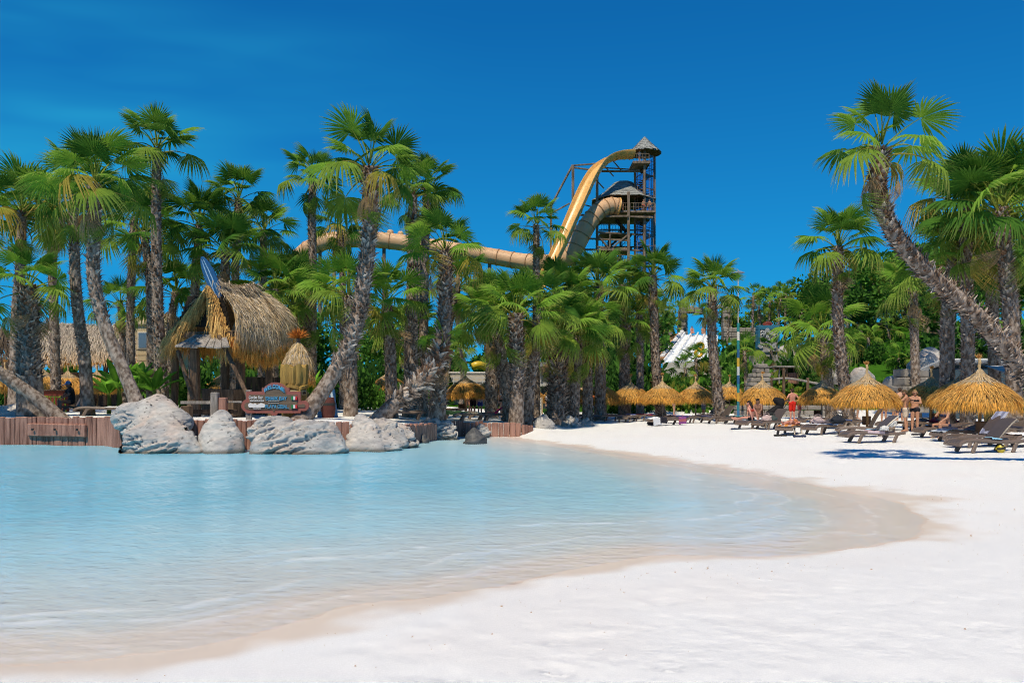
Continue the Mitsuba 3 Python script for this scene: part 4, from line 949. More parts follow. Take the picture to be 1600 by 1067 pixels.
# folded straw skirt with an orange tuft behind it
sk = thing('straw_skirt_canopy', 'closed straw skirt canopy with an orange tuft behind the carved totem', 'canopy')
SX, SYY = at(466, 0, 27.4)[0], 27.4
prof = np.array([(0.06, 535), (0.22, 545), (0.36, 556), (0.40, 560), (0.50, 575), (0.55, 592)], float); zz = [at(0, b, SYY)[2] for _, b in prof]
def skirt(u, v):
    t = (1 - v) * 5; r = np.interp(t, np.arange(6), prof[:, 0]) + np.clip(-v, 0, 1) * .2; z = np.interp(t, np.arange(6), zz) - np.clip(-v, 0, 1) * 1
    return np.stack([SX + r * np.cos(u * 2 * np.pi), SYY + r * np.sin(u * 2 * np.pi), z], -1)
m, c = join([thatch_patch(skirt, 1500, rng, 0.40, 0.03, 0.03, (STRAW, PALE), 1.0, 1.5, 600, fringe=0.3)])
part(sk, 'canopy', m, 'straw', False, c)
part(sk + '__canopy', 'collar', tm(*[np.array(x) for x in (lathe([(0.36, zz[2] + .03), (0.40, zz[2]), (0.43, zz[3] - .03), (0.40, zz[3] - .05)], 24).vertices + [SX, SYY, 0], lathe([(0.36, 0), (0.40, 0), (0.43, 0), (0.40, 0)], 24).faces)]), 'matte', True, (0.50, 0.46, 0.40))
n = 260; d = unit(np.stack([rng.normal(0, .45, n), rng.normal(0, .45, n), rng.uniform(0.2, 1.1, n)], 1)); o = np.tile(at(466, 530, SYY), (n, 1)) + d * 0.05
part(sk, 'tuft', tm(*strips(o, o + d * 0.16, o + d * rng.uniform(0.25, 0.5, (n, 1)) - [0, 0, .05], unit(np.cross(d, rng.normal(0, 1, (n, 3)))), np.full(n, 0.035))), 'straw', False, (0.50, 0.17, 0.03))
part(sk, 'pole', tube([gp(466, SYY) - [0, 0, .1], at(466, 528, SYY)], 0.07, 10), 'brown_wood', 30)
# blue and white figure with a brown barrel between the centre trunks
mu = thing('painted_sculpture', 'blue and white painted sculpture beside a brown barrel behind the leaning centre trunk', 'sculpture')
mp = gp(512, 28.5)
part(mu, 'body', lathe([(0.0, 1.28), (0.16, 1.25), (0.27, 1.0), (0.30, 0.6), (0.36, 0.2), (0.40, -0.1)], 18).apply_transform(mat(mp)), 'satin', True, (0.05, 0.18, 0.36))
for s_ in (-0.5, 0.2, 0.75): part(mu + '__body', 'stripe', tube([mp + [0.26 * math.sin(s_) * 0.6, -0.20, 1.22], mp + [0.33 * math.sin(s_), -0.30 * math.cos(s_), 0.75], mp + [0.40 * math.sin(s_), -0.36 * math.cos(s_), 0.25]], 0.05, 8), 'satin', True, (0.55, 0.66, 0.72))
br = thing('barrel', 'small brown barrel at the foot of the blue painted sculpture', 'barrel')
part(br, 'staves', lathe([(0, .75), (0.2, .75), (0.25, .5), (0.26, .35), (0.25, .2), (0.2, -.05)], 16).apply_transform(mat(gp(513, 28.0))), 'matte', True, (0.10, 0.035, 0.03))
part(br + '__staves', 'hoop', lathe([(.255, .55), (.265, .52), (.265, .48), (.258, .45)], 16).apply_transform(mat(gp(513, 28.0))), 'matte', True, (0.04, 0.04, 0.04))
# ------------------------------------------------------------------ slide tower far behind the palms
YT = 110.0
def tp(px, py, dy=0.0): return at(px, py, YT + dy)
bsdf('shingle', {'type': 'twosided', 'b': {'type': 'diffuse', 'reflectance': proc(lambda p, n, uv: mix((0.16, 0.172, 0.168), (0.39, 0.41, 0.395), noise(dr.floor(p.z * 3.2) * 7.1 + (p.x + p.y) * 2.2, dr.floor(p.z * 3.2), 1.0) * 0.75 + 0.25 * noise(p.x * 5, p.y * 5, p.z * 5)))}})
bsdf('fibreglass', {'type': 'twosided', 'b': {'type': 'principled', 'roughness': 0.35, 'specular': 0.5, 'base_color': proc(lambda p, n, uv: mix((0.62, 0.34, 0.09), (0.74, 0.46, 0.16), fbm(p.x * 0.6, p.y * 0.6, p.z * 0.6, 3)))}})
bsdf('tube_skin', {'type': 'twosided', 'b': {'type': 'principled', 'roughness': 0.5, 'specular': 0.4, 'base_color': proc(lambda p, n, uv: mix((0.54, 0.32, 0.165), (0.68, 0.44, 0.25), fbm(p.x * 0.5, p.y * 0.5, p.z * 0.5, 3)))}})
bsdf('blue_pane', {'type': 'thindielectric', 'int_ior': 1.5, 'specular_transmittance': rgb((0.74, 0.76, 0.92))})
tw = thing('slide_tower', 'tall wooden water slide tower with a cone roof, spiral stairs and a hipped roof', 'tower')
px2 = YT / F   # metres per photo pixel at the tower
def shingled(profile, cx_, cy_, n, rows_, name, rot=0.2, sx=1.0, sy=1.0):
    """a roof of overlapping shingle courses, one ring per course"""
    ms = []
    pr = np.asarray(profile, float); t = np.linspace(0, len(pr) - 1, rows_ + 1)
    r = np.interp(t, np.arange(len(pr)), pr[:, 0]); z = np.interp(t, np.arange(len(pr)), pr[:, 1])
    rg = np.random.default_rng(rows_)
    for k in range(rows_):
        m_ = n * 3
        a = np.arange(m_ + 1) * 2 * np.pi / m_ + rot
        jag = rg.uniform(-0.05, 0.08, m_)
        V, Fq = [], []
        for i in range(m_):
            a0, a1 = a[i], a[i + 1]
            def P(rr, zz, aa):
                c = math.cos(np.pi / n) / math.cos((aa - rot) % (2 * np.pi / n) - np.pi / n) if n < 12 else 1.0
                return [cx_ + rr * c * math.cos(aa) * sx, cy_ + rr * c * math.sin(aa) * sy, zz]
            lo = z[k + 1] - jag[i]
            b = len(V); V += [P(r[k], z[k], a0), P(r[k], z[k], a1), P(r[k + 1] + 0.06, lo, a1), P(r[k + 1] + 0.06, lo, a0), P(r[k + 1] - 0.05, lo - 0.04, a1), P(r[k + 1] - 0.05, lo - 0.04, a0)]
            Fq += [[b, b + 2, b + 1], [b, b + 3, b + 2], [b + 3, b + 4, b + 2], [b + 3, b + 5, b + 4]]
        ms.append(tm(V, Fq))
    return part(tw, name, cat(ms), 'shingle', False)


c1 = tp(1007, 240); z_ = lambda py: HC - (py - YH) * px2
shingled([(0.05, z_(214)), (1.2, z_(227.5)), (2.35, z_(240))], c1[0], YT, 16, 7, 'cone_roof')
part(tw + '__cone_roof', 'soffit', lathe([(2.3, z_(240) - 0.1), (0.0, z_(238))], 16).apply_transform(mat((c1[0], YT, 0))), 'matte', False, (0.10, 0.07, 0.05))
c2 = tp(977, 300); shingled([(1.3, z_(280)), (3.0, z_(297)), (4.9, z_(311))], c2[0], YT + 2, 8, 8, 'hip_roof', 0.3, 1.0, 1.0)
part(tw + '__hip_roof', 'cap', lathe([(0, z_(280) + .05), (1.35, z_(280) - .02), (1.3, z_(281) - .2)], 8).apply_transform(mat((c2[0], YT + 2, 0), 0.3)), 'shingle', False)
part(tw + '__hip_roof', 'soffit', lathe([(4.85, z_(311) - 0.1), (0.0, z_(306))], 8).apply_transform(mat((c2[0], YT + 2, 0), 0.3)), 'matte', False, (0.09, 0.065, 0.05))
def tpart(nm, a, b, w, h=None, m_='tower_wood', label=None): return part(tw, nm, beam(a, b, w, h, w * 0.1), m_, 30, label=label)
base = 450
# poles of the frame
for px, top, dy, w in ((895, 258, -2, .32), (861, 318, 0, .3), (896, 258, 4, .26), (933, 264, -1.0, .36), (933, 300, 4, .34), (899, 340, -3, .34), (982, 300, -2.6, .36), (952, 305, 5, .3), (1008, 306, 5.5, .3), (1023, 246, 0, .26), (1007, 236, -1.6, .26), (992, 268, 0, .26), (1007, 236, 2, .26), (970, 305, 4, .26), (1019, 306, 4, .26)):
    tpart('pole', tp(px, base, dy), tp(px, top, dy), w)
# beams
for a, b, w in (((861, 322, 0), (895, 258, -2), .24), ((895, 259, -2), (934, 256, -1.0), .20), ((895, 262, -2), (940, 268, -1.0), .2), ((861, 334, 0), (890, 318, 0), .2), ((905, 318, -2), (934, 326, -3), .16), ((899, 336, -3), (1020, 340, -2), .26), ((933, 339, -3.2), (982, 338, -2.9), .26),
                ((899, 372, -3), (982, 376, -2.6), .24), ((933, 363, -3), (1020, 368, 0), .24), ((899, 390, -3), (984, 391, -2.6), .26), ((933, 386, -3), (1020, 394, 0), .24), ((936, 370, -3), (970, 412, -2), .22), ((980, 368, -2.8), (958, 386, -2.8), .20), ((953, 366, -2.9), (953, 386, -2.9), .2), ((900, 395, -3), (915, 418, -3), .2), ((880, 415, -2), (933, 415, -3), .2), ((933, 300, -1), (933, 262, -1), .3),
                ((934, 345, 3), (905, 400, 3), .45), ((934, 352, 4), (960, 335, 4), .3), ((936, 334, 4), (982, 334, 4), .2), ((936, 360, 4), (1015, 360, 4), .2), ((936, 386, 4), (1015, 386, 4), .2), ((940, 268, -1), (1000, 268, -1), .24), ((936, 262, -0.8), (1000, 266, -1), .16), ((861, 362, 0), (899, 372, -3), .16), ((861, 400, 0), (899, 398, -3), .18), ((936, 412, 4), (1015, 412, 4), .22)):
    tpart('beam', tp(*a), tp(*b), w)
# decks
def deck(nm, x0, x1, py, y0, y1, th=0.22): return part(tw, nm, box((x1 - x0, y1 - y0, th), ((x0 + x1) / 2, YT + (y0 + y1) / 2, z_(py)), ch=0.03), 'tower_wood', 30)
X_ = lambda px: tp(px, 0)[0]
deck('upper_deck', X_(985), X_(1012), 261, -2.2, 2.2, .35); deck('landing', X_(934), X_(1020), 337, -2.4, 5.0, .3); deck('landing', X_(938), X_(990), 364, 0.5, 5, .2); deck('landing', X_(938), X_(986), 390, -1, 4, .2)
def railing(x0, x1, py, dy, h=1.05):
    ms = [beam((x0, YT + dy, z_(py) + h), (x1, YT + dy, z_(py) + h), .08), beam((x0, YT + dy, z_(py) + h * .5), (x1, YT + dy, z_(py) + h * .5), .05)]
    for x in np.linspace(x0, x1, max(2, int((x1 - x0) / 0.35))): ms.append(beam((x, YT + dy, z_(py)), (x, YT + dy, z_(py) + h), .05))
    return part(tw, 'railing', cat(ms), 'tower_wood', False)
railing(X_(986), X_(1010), 259, -2.1); railing(X_(945), X_(1018), 335, -2.3); railing(X_(940), X_(985), 362, 0.6); railing(X_(940), X_(984), 388, -.9); railing(X_(945), X_(984), 412, -.9)
# spiral stair: treads, newel, and blue panes
cs, rs = np.array([X_(1007.5), YT + 0.2]), 1.38
part(tw, 'newel', tube([(cs[0], cs[1], z_(base)), (cs[0], cs[1], z_(240))], 0.16, 8), 'matte', True, (0.06, 0.05, 0.05))
k = 0; zt = z_(430); ms = []
while zt < z_(262):
    a = k * 0.42; ms.append(xf(box((rs - 0.1, 0.36, 0.06)), mat((cs[0] + math.cos(a) * rs / 2, cs[1] + math.sin(a) * rs / 2, zt), a)))
    zt += 0.19; k += 1
part(tw, 'stair_treads', cat(ms), 'matte', False, (0.075, 0.055, 0.045), kind='stuff')
h_ = np.arange(0, k, 0.6)
part(tw, 'stair_rail', tube(np.stack([cs[0] + np.cos(h_ * .42) * (rs - .12), cs[1] + np.sin(h_ * .42) * (rs - .12), z_(430) + h_ * .19 + .95], 1), 0.045, 5), 'matte', True, (0.06, 0.05, 0.045))
n = 10
for i in range(n):
    a0, a1 = 2 * np.pi * i / n, 2 * np.pi * (i + 1) / n
    p0, p1 = cs + rs * np.array([math.cos(a0), math.sin(a0)]), cs + rs * np.array([math.cos(a1), math.sin(a1)])
    zl, zh = z_(432), z_(246 if p0[0] + p1[0] > 2 * cs[0] else 268)
    part(tw, 'stair_pane', tm([[*p0, zl], [*p1, zl], [*p1, zh], [*p0, zh]], [[0, 1, 2], [0, 2, 3]]), 'blue_pane', False)
    part(tw, 'stair_post', beam((*p0, zl), (*p0, zh), 0.07), 'tower_wood', False)
ms = []
for zb in np.arange(z_(430), z_(250), 2.0):
    a = np.linspace(0, 2 * np.pi, 25); ms.append(tube(np.stack([cs[0] + rs * 1.01 * np.cos(a), cs[1] + rs * 1.01 * np.sin(a), a * 0 + zb], 1), 0.04, 5, False))
part(tw, 'stair_hoops', cat(ms), 'tower_wood', True)
# zigzag stairs behind
def flight(a, b, wdt=1.1):
    ms = []; a, b = np.asarray(a), np.asarray(b); n = max(4, int(abs(b[2] - a[2]) / 0.22))
    for i in range(n): ms.append(box((0.32, wdt, 0.05), a + (b - a) * i / n))
    for s in (-1, 1):
        o = np.array([0, s * wdt / 2, 0]); ms += [beam(a + o, b + o, 0.07, 0.22), beam(a + o + [0, 0, 1], b + o + [0, 0, 1], 0.05)]
        for i in range(0, n, 2): q = a + (b - a) * i / n + o; ms.append(beam(q, q + [0, 0, 1], .04))
    return cat(ms)
for a, b in (((946, 425, 2), (976, 390, 2)), ((974, 412, 1), (946, 390, 1)), ((950, 388, 3), (978, 363, 3)), ((978, 362, 2), (958, 338, 2)), ((945, 398, 1), (970, 420, 1)), ((966, 335, 3.5), (986, 312, 3.5))):
    part(tw, 'stair_flight', flight(tp(*a), tp(*b)), 'matte', False, (0.08, 0.062, 0.052))
# open chute
ch = thing('open_chute', 'steep open yellow water slide dropping from the top deck of the tower', 'water slide')
path = spline([tp(990, 247, -1.6), tp(975, 247.5, -1.8), tp(958, 251, -2.4), tp(941, 262, -3.2), tp(926, 283, -4.4), tp(913, 310, -5.6), tp(900, 340, -6.8), tp(884, 377, -8), tp(866, 415, -9.2), tp(848, 450, -10.2)], 46)
t, a, b = frames(path)
lat = unit(np.cross(t, [0, 0.0, 1.0])); up = np.cross(lat, t); flip = up[:, 2:] < 0; up = np.where(flip, -up, up)
lat = unit(np.cross(t, up))
V = []
hw, hh, th = 1.05, 0.85, 0.07
prof = [(-hw - .12, hh), (-hw, hh), (-hw * .92, hh * .45), (-hw * .6, .08), (0, 0), (hw * .6, .08), (hw * .92, hh * .45), (hw, hh), (hw + .12, hh), (hw + .12, hh - .1), (hw * .98, hh * .4), (hw * .62, -.02), (0, -.12), (-hw * .62, -.02), (-hw * .98, hh * .4), (-hw - .12, hh - .1)]
for x, y in prof: V.append(path + lat * x + up * y)
V = np.stack(V, 1).reshape(-1, 3); k = len(prof); n = len(path)
i, j = np.meshgrid(np.arange(n - 1), np.arange(k), indexing='ij')
q = np.stack([i * k + j, i * k + (j + 1) % k, (i + 1) * k + (j + 1) % k, (i + 1) * k + j], -1).reshape(-1, 4)
part(ch, 'trough', tm(V, np.vstack([q[:, [0, 1, 2]], q[:, [0, 2, 3]]])), 'fibreglass', 35)
for i in range(4, n - 2, 5):
    ms = [path[i] + lat[i] * x * 1.02 + up[i] * (y - .02) for x, y in prof[8:]]
    part(ch + '__trough', 'flange', tube(np.array(ms), 0.055, 5), 'fibreglass', True)
for i in (10, 14, 19): part(ch + '__trough', 'bracket', beam(path[i] - up[i] * 0.15, path[i] - up[i] * 0.15 + [1.4, 1.6, -0.9], 0.12), 'tower_wood', 30)
# enclosed tube
tb = thing('tube_slide', 'long enclosed tan tube slide winding down behind the palms from the tower', 'water slide')
path = spline([tp(966, 324, -2.2), tp(955, 322, -2.4), tp(938, 328, -3), tp(922, 345, -3.6), tp(908, 368, -4), tp(895, 395, -4), tp(875, 407, -3), tp(850, 411, -1), tp(810, 408, 1), tp(770, 401, 2), tp(720, 393, 2), tp(660, 384, 2), tp(600, 376, 2), tp(550, 374, 1), tp(508, 378, 0), tp(478, 392, 1), tp(463, 412, 3), tp(456, 440, 5), tp(470, 470, 7)], 150)
part(tb, 'tube', tube(path, 1.18, 16), 'tube_skin', True)
t, a, b = frames(path); ang = np.linspace(0, 2 * np.pi, 17)
for i in range(3, 148, 5):
    part(tb + '__tube', 'flange', tube(path[i] + 1.22 * (np.cos(ang)[:, None] * a[i] + np.sin(ang)[:, None] * b[i]), 0.07, 5, False), 'matte', True, (0.36, 0.21, 0.11))
part(tb + '__tube', 'mouth_rim', tube(path[0] + 1.22 * (np.cos(ang)[:, None] * a[0] + np.sin(ang)[:, None] * b[0]), 0.12, 6, False), 'fibreglass', True)
for px, py, d in ((500, 388, 0.3), (545, 384, 1), (600, 386, 2), (655, 394, 2), (715, 403, 2), (765, 411, 2), (815, 418, 1), (522, 386, 0.6)):
    part(tb, 'support', tube([gp(px, YT + d), tp(px, py, d)], 0.26, 8), 'tower_wood', True)
part(tb + '__tube', 'vent', box((0.9, 0.9, 0.8), tp(610, 364, 2) , ch=.2), 'tube_skin', 30); part(tb + '__tube', 'vent', box((0.8, 0.8, 0.8), tp(626, 366, 2), ch=.2), 'tube_skin', 30)
bk = single('wicker_basket', lathe([(0, -.9), (.8, -.8), (1.25, -.3), (1.35, .2), (1.2, .45), (1.05, .2), (.9, -.3), (0, -.5)], 18).apply_transform(mat(at(752, 454, 70))), 'straw', 'round woven basket bowl hanging among the palm fronds below the tube slide', 'basket', True, (0.42, 0.30, 0.14))
# ------------------------------------------------------------------ white wide slide and ruins on the hill
ws = thing('white_slide', 'wide white multi lane water slide on the hill behind the lone tall palm', 'water slide')
q0 = [at(1070, 523, 92), at(1122, 524, 92), at(1118, 562, 78), at(1038, 566, 78)]
lanes = 5
for k in range(lanes):
    a0, a1 = k / lanes, (k + 1) / lanes
    top = [q0[0] + (q0[1] - q0[0]) * a for a in (a0, a1)]; bot = [q0[3] + (q0[2] - q0[3]) * a for a in (a0, a1)]
    part(ws, 'lane', tm([top[0], top[1], bot[1], bot[0]], [[0, 2, 1], [0, 3, 2]]), 'satin', False, (0.74, 0.78, 0.80))
    part(ws, 'divider', beam(top[0] + [0, 0, .15], bot[0] + [0, 0, .15], 0.18, 0.4, .04), 'satin', 30, (0.74, 0.75, 0.76))
part(ws, 'front_wall', beam(at(1036, 566, 77.8) - [0, 0, .85], at(1119, 562, 77.8) - [0, 0, .85], 0.4, 1.6, .05), 'matte', 30, (0.50, 0.48, 0.44))
part(ws, 'side_ramp', beam(at(1060, 524, 92), at(1026, 562, 80), 1.6, 0.5, .1), 'matte', 30, (0.36, 0.20, 0.10))
part(ws, 'side_wall', beam(at(1066, 524, 92) + [0, 0, .2], at(1034, 565, 80) + [0, 0, .2], 0.5, 0.9, .1), 'matte', 30, (0.56, 0.57, 0.58))
bsdf('stone', {'type': 'diffuse', 'reflectance': proc(lambda p, n, uv: mix((0.17, 0.155, 0.14), (0.42, 0.39, 0.35), fbm(p.x * 2.2, p.y * 2.2, p.z * 2.6, 4)))})
def stones(key, x0, x1, z0, z1, Y, depth, cw, chh, rng, ragged=0.0, rot=0.0):
    """a wall of separate squared blocks"""
    nrow = max(1, int(round((z1 - z0) / chh)))
    for r in range(nrow):
        x = x0 - (0 if r % 2 else cw * rng.uniform(.2, .6)); xe = x1 - ragged * (x1 - x0) * (r / nrow) ** 2 * rng.uniform(.4, 1)
        while x < xe - cw * 0.2:
            w = cw * rng.uniform(0.7, 1.35); hgt = (z1 - z0) / nrow
            xs, xe2 = max(x, x0), min(x + w, xe + 0.05)
            if xe2 - xs > 0.12 * cw:
                m = box((xe2 - xs - 0.03, depth * rng.uniform(.92, 1.08), hgt - 0.03), ((xs + xe2) / 2, Y + rng.normal(0, .02), z0 + (r + .5) * hgt), ch=min(0.05, hgt * .2))
                part(key, 'block', m, 'stone', 30)
            x += w
rng = np.random.default_rng(5)
for label, x0, x1, ptop, pbot, Y, cw, chh in (('square ruined stone pillar left of the top of the white slide', 1036, 1048, 496, 526, 95, 0.9, 0.55), ('taller ruined stone pillar at the top left of the white slide', 1062, 1073, 478, 524, 96, 0.8, 0.55), ('ruined stone gateway to the right of the lone tall palm', 1128, 1142, 470, 525, 94, .9, .55)):
    k = thing('ruined_pillar', label, 'ruin')
    stones(k, at(x0, 0, Y)[0], at(x1, 0, Y)[0], at(0, pbot + 6, Y)[2], at(0, ptop, Y)[2], Y, 1.0, cw, chh, rng, 0.15)
    part(k, 'capstone', box((abs(at(x1, 0, Y)[0] - at(x0, 0, Y)[0]) * 1.25, 1.3, .35), (*at((x0 + x1) / 2, 0, Y)[:2], at(0, ptop - 1, Y)[2]), ch=.08), 'stone', 30)
k = thing('stone_lintel', 'broken stone lintel spanning the ruins above the white slide', 'ruin')
for a, b in ((1070, 1084), (1084, 1098)): part(k, 'block', box((at(b, 0, 96)[0] - at(a, 0, 96)[0] - .05, 1.1, .9), at((a + b) / 2, 484 if a == 1070 else 486, 96), ch=.1), 'stone', 30)
part(k, 'leaning_block', xf(box((1.9, 1.2, .5), ch=.08), mat(at(1128, 478, 94), 0.2, 1, 0, -0.3)), 'stone', 30)
k = thing('hill_wall', 'long grey stone wall along the hilltop between the ruins and the carved wall', 'wall')
stones(k, at(1130, 0, 93)[0], at(1180, 0, 93)[0], at(0, 535, 93)[2], at(0, 512, 93)[2], 93, .8, 1.3, .6, rng)
# carved face wall
cw_ = thing('carved_wall', 'tall grey carved stone wall with a blue top, square eyes and a red fan crest', 'carved wall')
CY = 70.0
def cp(px, py, dy=0): return at(px, py, CY + dy)
def cb(nm, x0, x1, y0, y1, dy, dep, col, ch=.05):
    a, b = cp(x0, y1, 0), cp(x1, y0, 0)
    return part(cw_, nm, box((b[0] - a[0], dep, b[2] - a[2]), ((a[0] + b[0]) / 2, CY + dy, (a[2] + b[2]) / 2), ch=ch), 'matte' if col else 'stone', 30, col)
cb('slab', 1183, 1214, 509, 580, 0, .9, None); cb('plinth', 1174, 1229, 556, 592, .1, 1.4, None)
TEAL, GREYS = (0.035, 0.16, 0.24), (0.30, 0.32, 0.33)
cb('blue_band', 1182, 1215, 509, 516, -.1, .95, TEAL); cb('blue_edge', 1182, 1184.5, 516, 545, -.12, .95, TEAL); cb('blue_edge', 1212.5, 1215, 516, 545, -.12, .95, TEAL)
for sx_ in (0, 1):
    for r in range(3):
        x0, x1 = (1185.5, 1190) if sx_ == 0 else (1207, 1211.5); y0 = 517 + r * 5
        ck = cb('square_ear', x0, x1, y0, y0 + 4.4, -.5, .2, (0.50, 0.51, 0.50)); cb('ear_hole', x0 + 1.3, x1 - 1.3, y0 + 1.3, y0 + 3.1, -.62, .06, (0.03, 0.03, 0.035), .01)
for px, py, r in ((1193.5, 520, .17), (1203.5, 520, .17), (1198.5, 526, .13), (1188, 541, .2), (1209, 541, .2), (1198.5, 516, .18)):
    part(cw_, 'roundel', cat(xf(trimesh.creation.annulus(r * .5, r, .25), mat(cp(px, py, -.5), 0, 1, math.pi / 2)), xf(trimesh.creation.cylinder(r * .3, .3, sections=12), mat(cp(px, py, -.5), 0, 1, math.pi / 2))), 'matte', 30, (0.42, 0.43, 0.42))
for x0, x1, y0, y1 in ((1190, 1207, 531, 533), (1192, 1195, 533, 536), (1202, 1205, 533, 536), (1196, 1201, 536, 541), (1186, 1211, 549, 551), (1189, 1192, 524, 526), (1205, 1208, 524, 526)): cb('relief', x0, x1, y0, y1, -.5, .2, (0.36, 0.37, 0.37), .03)
for s_ in np.linspace(-1.1, 1.1, 9):
    part(cw_, 'crest_feather', trimesh.convex.convex_hull(np.array([cp(1199, 511, -.5), cp(1199.8, 511, -.5), cp(1199 + 8 * math.sin(s_), 510 - 7 * math.cos(s_), -.6), cp(1200.5 + 8 * math.sin(s_), 510 - 7 * math.cos(s_), -.5), cp(1199 + 8 * math.sin(s_), 509 - 7 * math.cos(s_), -.3)])), 'matte', False, (0.42, 0.09, 0.07))
# striped pole
sp_ = thing('striped_pole', 'tall slim mast banded in teal, white, yellow and blue with a fish on top', 'pole')
PX, PY = at(1153.5, 0, 48)[0], 48.0
cols = [(0.03, 0.25, 0.27), (0.72, 0.72, 0.68), (0.03, 0.25, 0.27), (0.03, 0.12, 0.30), (0.62, 0.42, 0.05), (0.55, 0.60, 0.62), (0.03, 0.12, 0.30), (0.03, 0.25, 0.27), (0.60, 0.34, 0.05), (0.03, 0.2, 0.25), (0.04, 0.15, 0.33), (0.03, 0.10, 0.25)]
ys = np.linspace(505, 668, 13)
for k, c in enumerate(cols): part(sp_, 'band', tube([(PX, PY, at(0, ys[k], PY)[2]), (PX, PY, at(0, ys[k + 1], PY)[2])], 0.085, 10), 'satin', 30, c)
part(sp_, 'mast', tube([(PX, PY, at(0, 505, PY)[2]), (PX, PY, at(0, 428, PY)[2])], 0.035, 8), 'matte', True, (0.5, 0.5, 0.5))
fz = at(1155, 426, PY)
part(sp_, 'fish', cat(lathe([(0, -.32), (.06, -.25), (.11, 0), (.07, .2), (0.01, .36)], 10).apply_transform(mat(fz, 0, 1, 0, math.pi / 2)), trimesh.convex.convex_hull(np.array(fz) + [[-.1, 0, .05], [.1, 0, .05], [-.12, .02, .25], [-.05, -.02, .1]]), trimesh.convex.convex_hull(np.array(fz) + [[-.3, 0, 0], [-.48, 0, .17], [-.46, .02, -.14], [-.3, .02, .03]])), 'satin', 30, (0.20, 0.25, 0.32))
# ------------------------------------------------------------------ shrubs, trees and small palms of the hillside
def foliage(seed, n, blobs, leaf, cols, long=1.6):
    """leaf blades spread through the blobs (centre, radii), most of them near the surface, in clumps"""
    rng = np.random.default_rng(seed)
    w = np.array([np.prod(r) ** 0.66 for _, r in blobs]); pick = rng.choice(len(blobs), n, p=w / w.sum())
    d = unit(rng.normal(0, 1, (n, 3))); rad = rng.random(n) ** 0.35
    C0 = np.array([c for c, _ in blobs])[pick]; R0 = np.array([r for _, r in blobs])[pick]
    o = C0 + d * R0 * (rad * (0.75 + 0.45 * meshkit.noise((C0 + d) * 3.0, seed)))[:, None]
    keep = meshkit.noise(o * 2.3, seed + 1) > 0.30; o, d, pick = o[keep], d[keep], pick[keep]; n = len(o)
    out = unit(d + rng.normal(0, 0.55, (n, 3)) + [0, 0, 0.25]); side = unit(np.cross(out, rng.normal(0, 1, (n, 3))))
    L = leaf * rng.uniform(0.6, 1.4, (n, 1))
    tip = o + out * L * long - [0, 0, 0] * L
    v, f = strips(o, o + out * L * long * 0.5 + side * 0, tip, side, L[:, 0] * 0.8)
    base = np.array(cols)[rng.integers(0, len(cols), n)] * (0.85 + 0.8 * meshkit.noise(o * 1.4, seed + 2))[:, None] * rng.uniform(0.7, 1.3, (n, 1))
    return tm(v, f), np.clip(np.repeat(base, 5, 0), 0, 1)


DK, MD, LT, YL = (0.030, 0.085, 0.018), (0.075, 0.185, 0.030), (0.12, 0.26, 0.04), (0.22, 0.26, 0.04)
def rb(seed, n, s): 
    r = np.random.default_rng(seed); return [((r.normal(0, .42), r.normal(0, .42), r.uniform(.3, .85)), tuple(r.uniform(.3, .55, 3) * s)) for _ in range(n)]
for k, (cols, n, lf) in enumerate((((DK, MD), 900, 0.10), ((MD, LT), 800, 0.11), ((LT, YL, MD), 700, 0.13), ((DK, DK, MD), 1000, 0.09))):
    m, c = foliage(100 + k, n, rb(200 + k, 6, 1.0), lf, cols); proto('shrub_%d' % k, m, 'leaf', False, c)
for k, (cols, n) in enumerate((((DK, MD, MD), 2600), ((MD, LT, LT, MD), 2400), ((MD, LT, YL), 2400))):
    r = np.random.default_rng(300 + k)
    bl = [((r.normal(0, .85), r.normal(0, .85), r.uniform(1.6, 4.2)), tuple(r.uniform(.55, .95, 3))) for _ in range(13)]
    m, c = foliage(310 + k, n, bl, 0.15, cols); proto('crown_%d' % k, m, 'leaf', False, c)
    tr = [tube(spline([(0, 0, -.5), (.05, 0, 1.0), (0, .08, 2.2), (.1, 0, 3.4)], 8), np.linspace(.16, .05, 8), 7)]
    for q, _ in bl[:7]: tr.append(tube(spline([(.03, .03, 1.2 + .1 * q[2]), (q[0] * .45, q[1] * .45, 0.5 * q[2] + .9), q], 6), np.linspace(.07, .02, 6), 5))
    proto('stem_%d' % k, cat(tr), 'bark', True)
m, c = foliage(400, 260, [((0, 0, .12), (.8, .8, .18))], 0.14, [MD, LT], 2.0); 
def grass_patch(n, fnpos, h, seed, cols):
    rng = np.random.default_rng(seed); P = fnpos(rng, n); n = len(P)
    d = unit(np.stack([rng.normal(0, .45, n), rng.normal(0, .45, n), np.ones(n)], 1)); side = unit(np.cross(d, rng.normal(0, 1, (n, 3)))); L = h * rng.uniform(.4, 1.3, (n, 1))
    v, f = strips(P - d * .05, P + d * L * .6, P + d * L + [0, 0, -.1] * L, side, L[:, 0] * .45)
    base = np.array(cols)[rng.integers(0, len(cols), n)] * (0.6 + 0.8 * meshkit.noise(P * .35, seed))[:, None] * rng.uniform(.75, 1.25, (n, 1))
    return tm(v, f), np.clip(np.repeat(base, 5, 0), 0, 1)
def hillpos(rng, n):
    px = rng.uniform(850, 1680, n); Y = rng.uniform(54, 100, n); x = (px - CX) / F * Y
    k = meshkit.noise(np.stack([x * .12, Y * .12, x * 0], 1), 9) > 0.36; x, Y = x[k], Y[k]
    return np.stack([x, Y, land(x, Y)], 1)
m, c = grass_patch(26000, hillpos, 0.42, 12, [MD, LT, (0.06, 0.18, 0.02), DK])
single('ground_cover', m, 'leaf', 'bright green ground cover over the hillside', None, False, c, kind='stuff')
rng = np.random.default_rng(21)
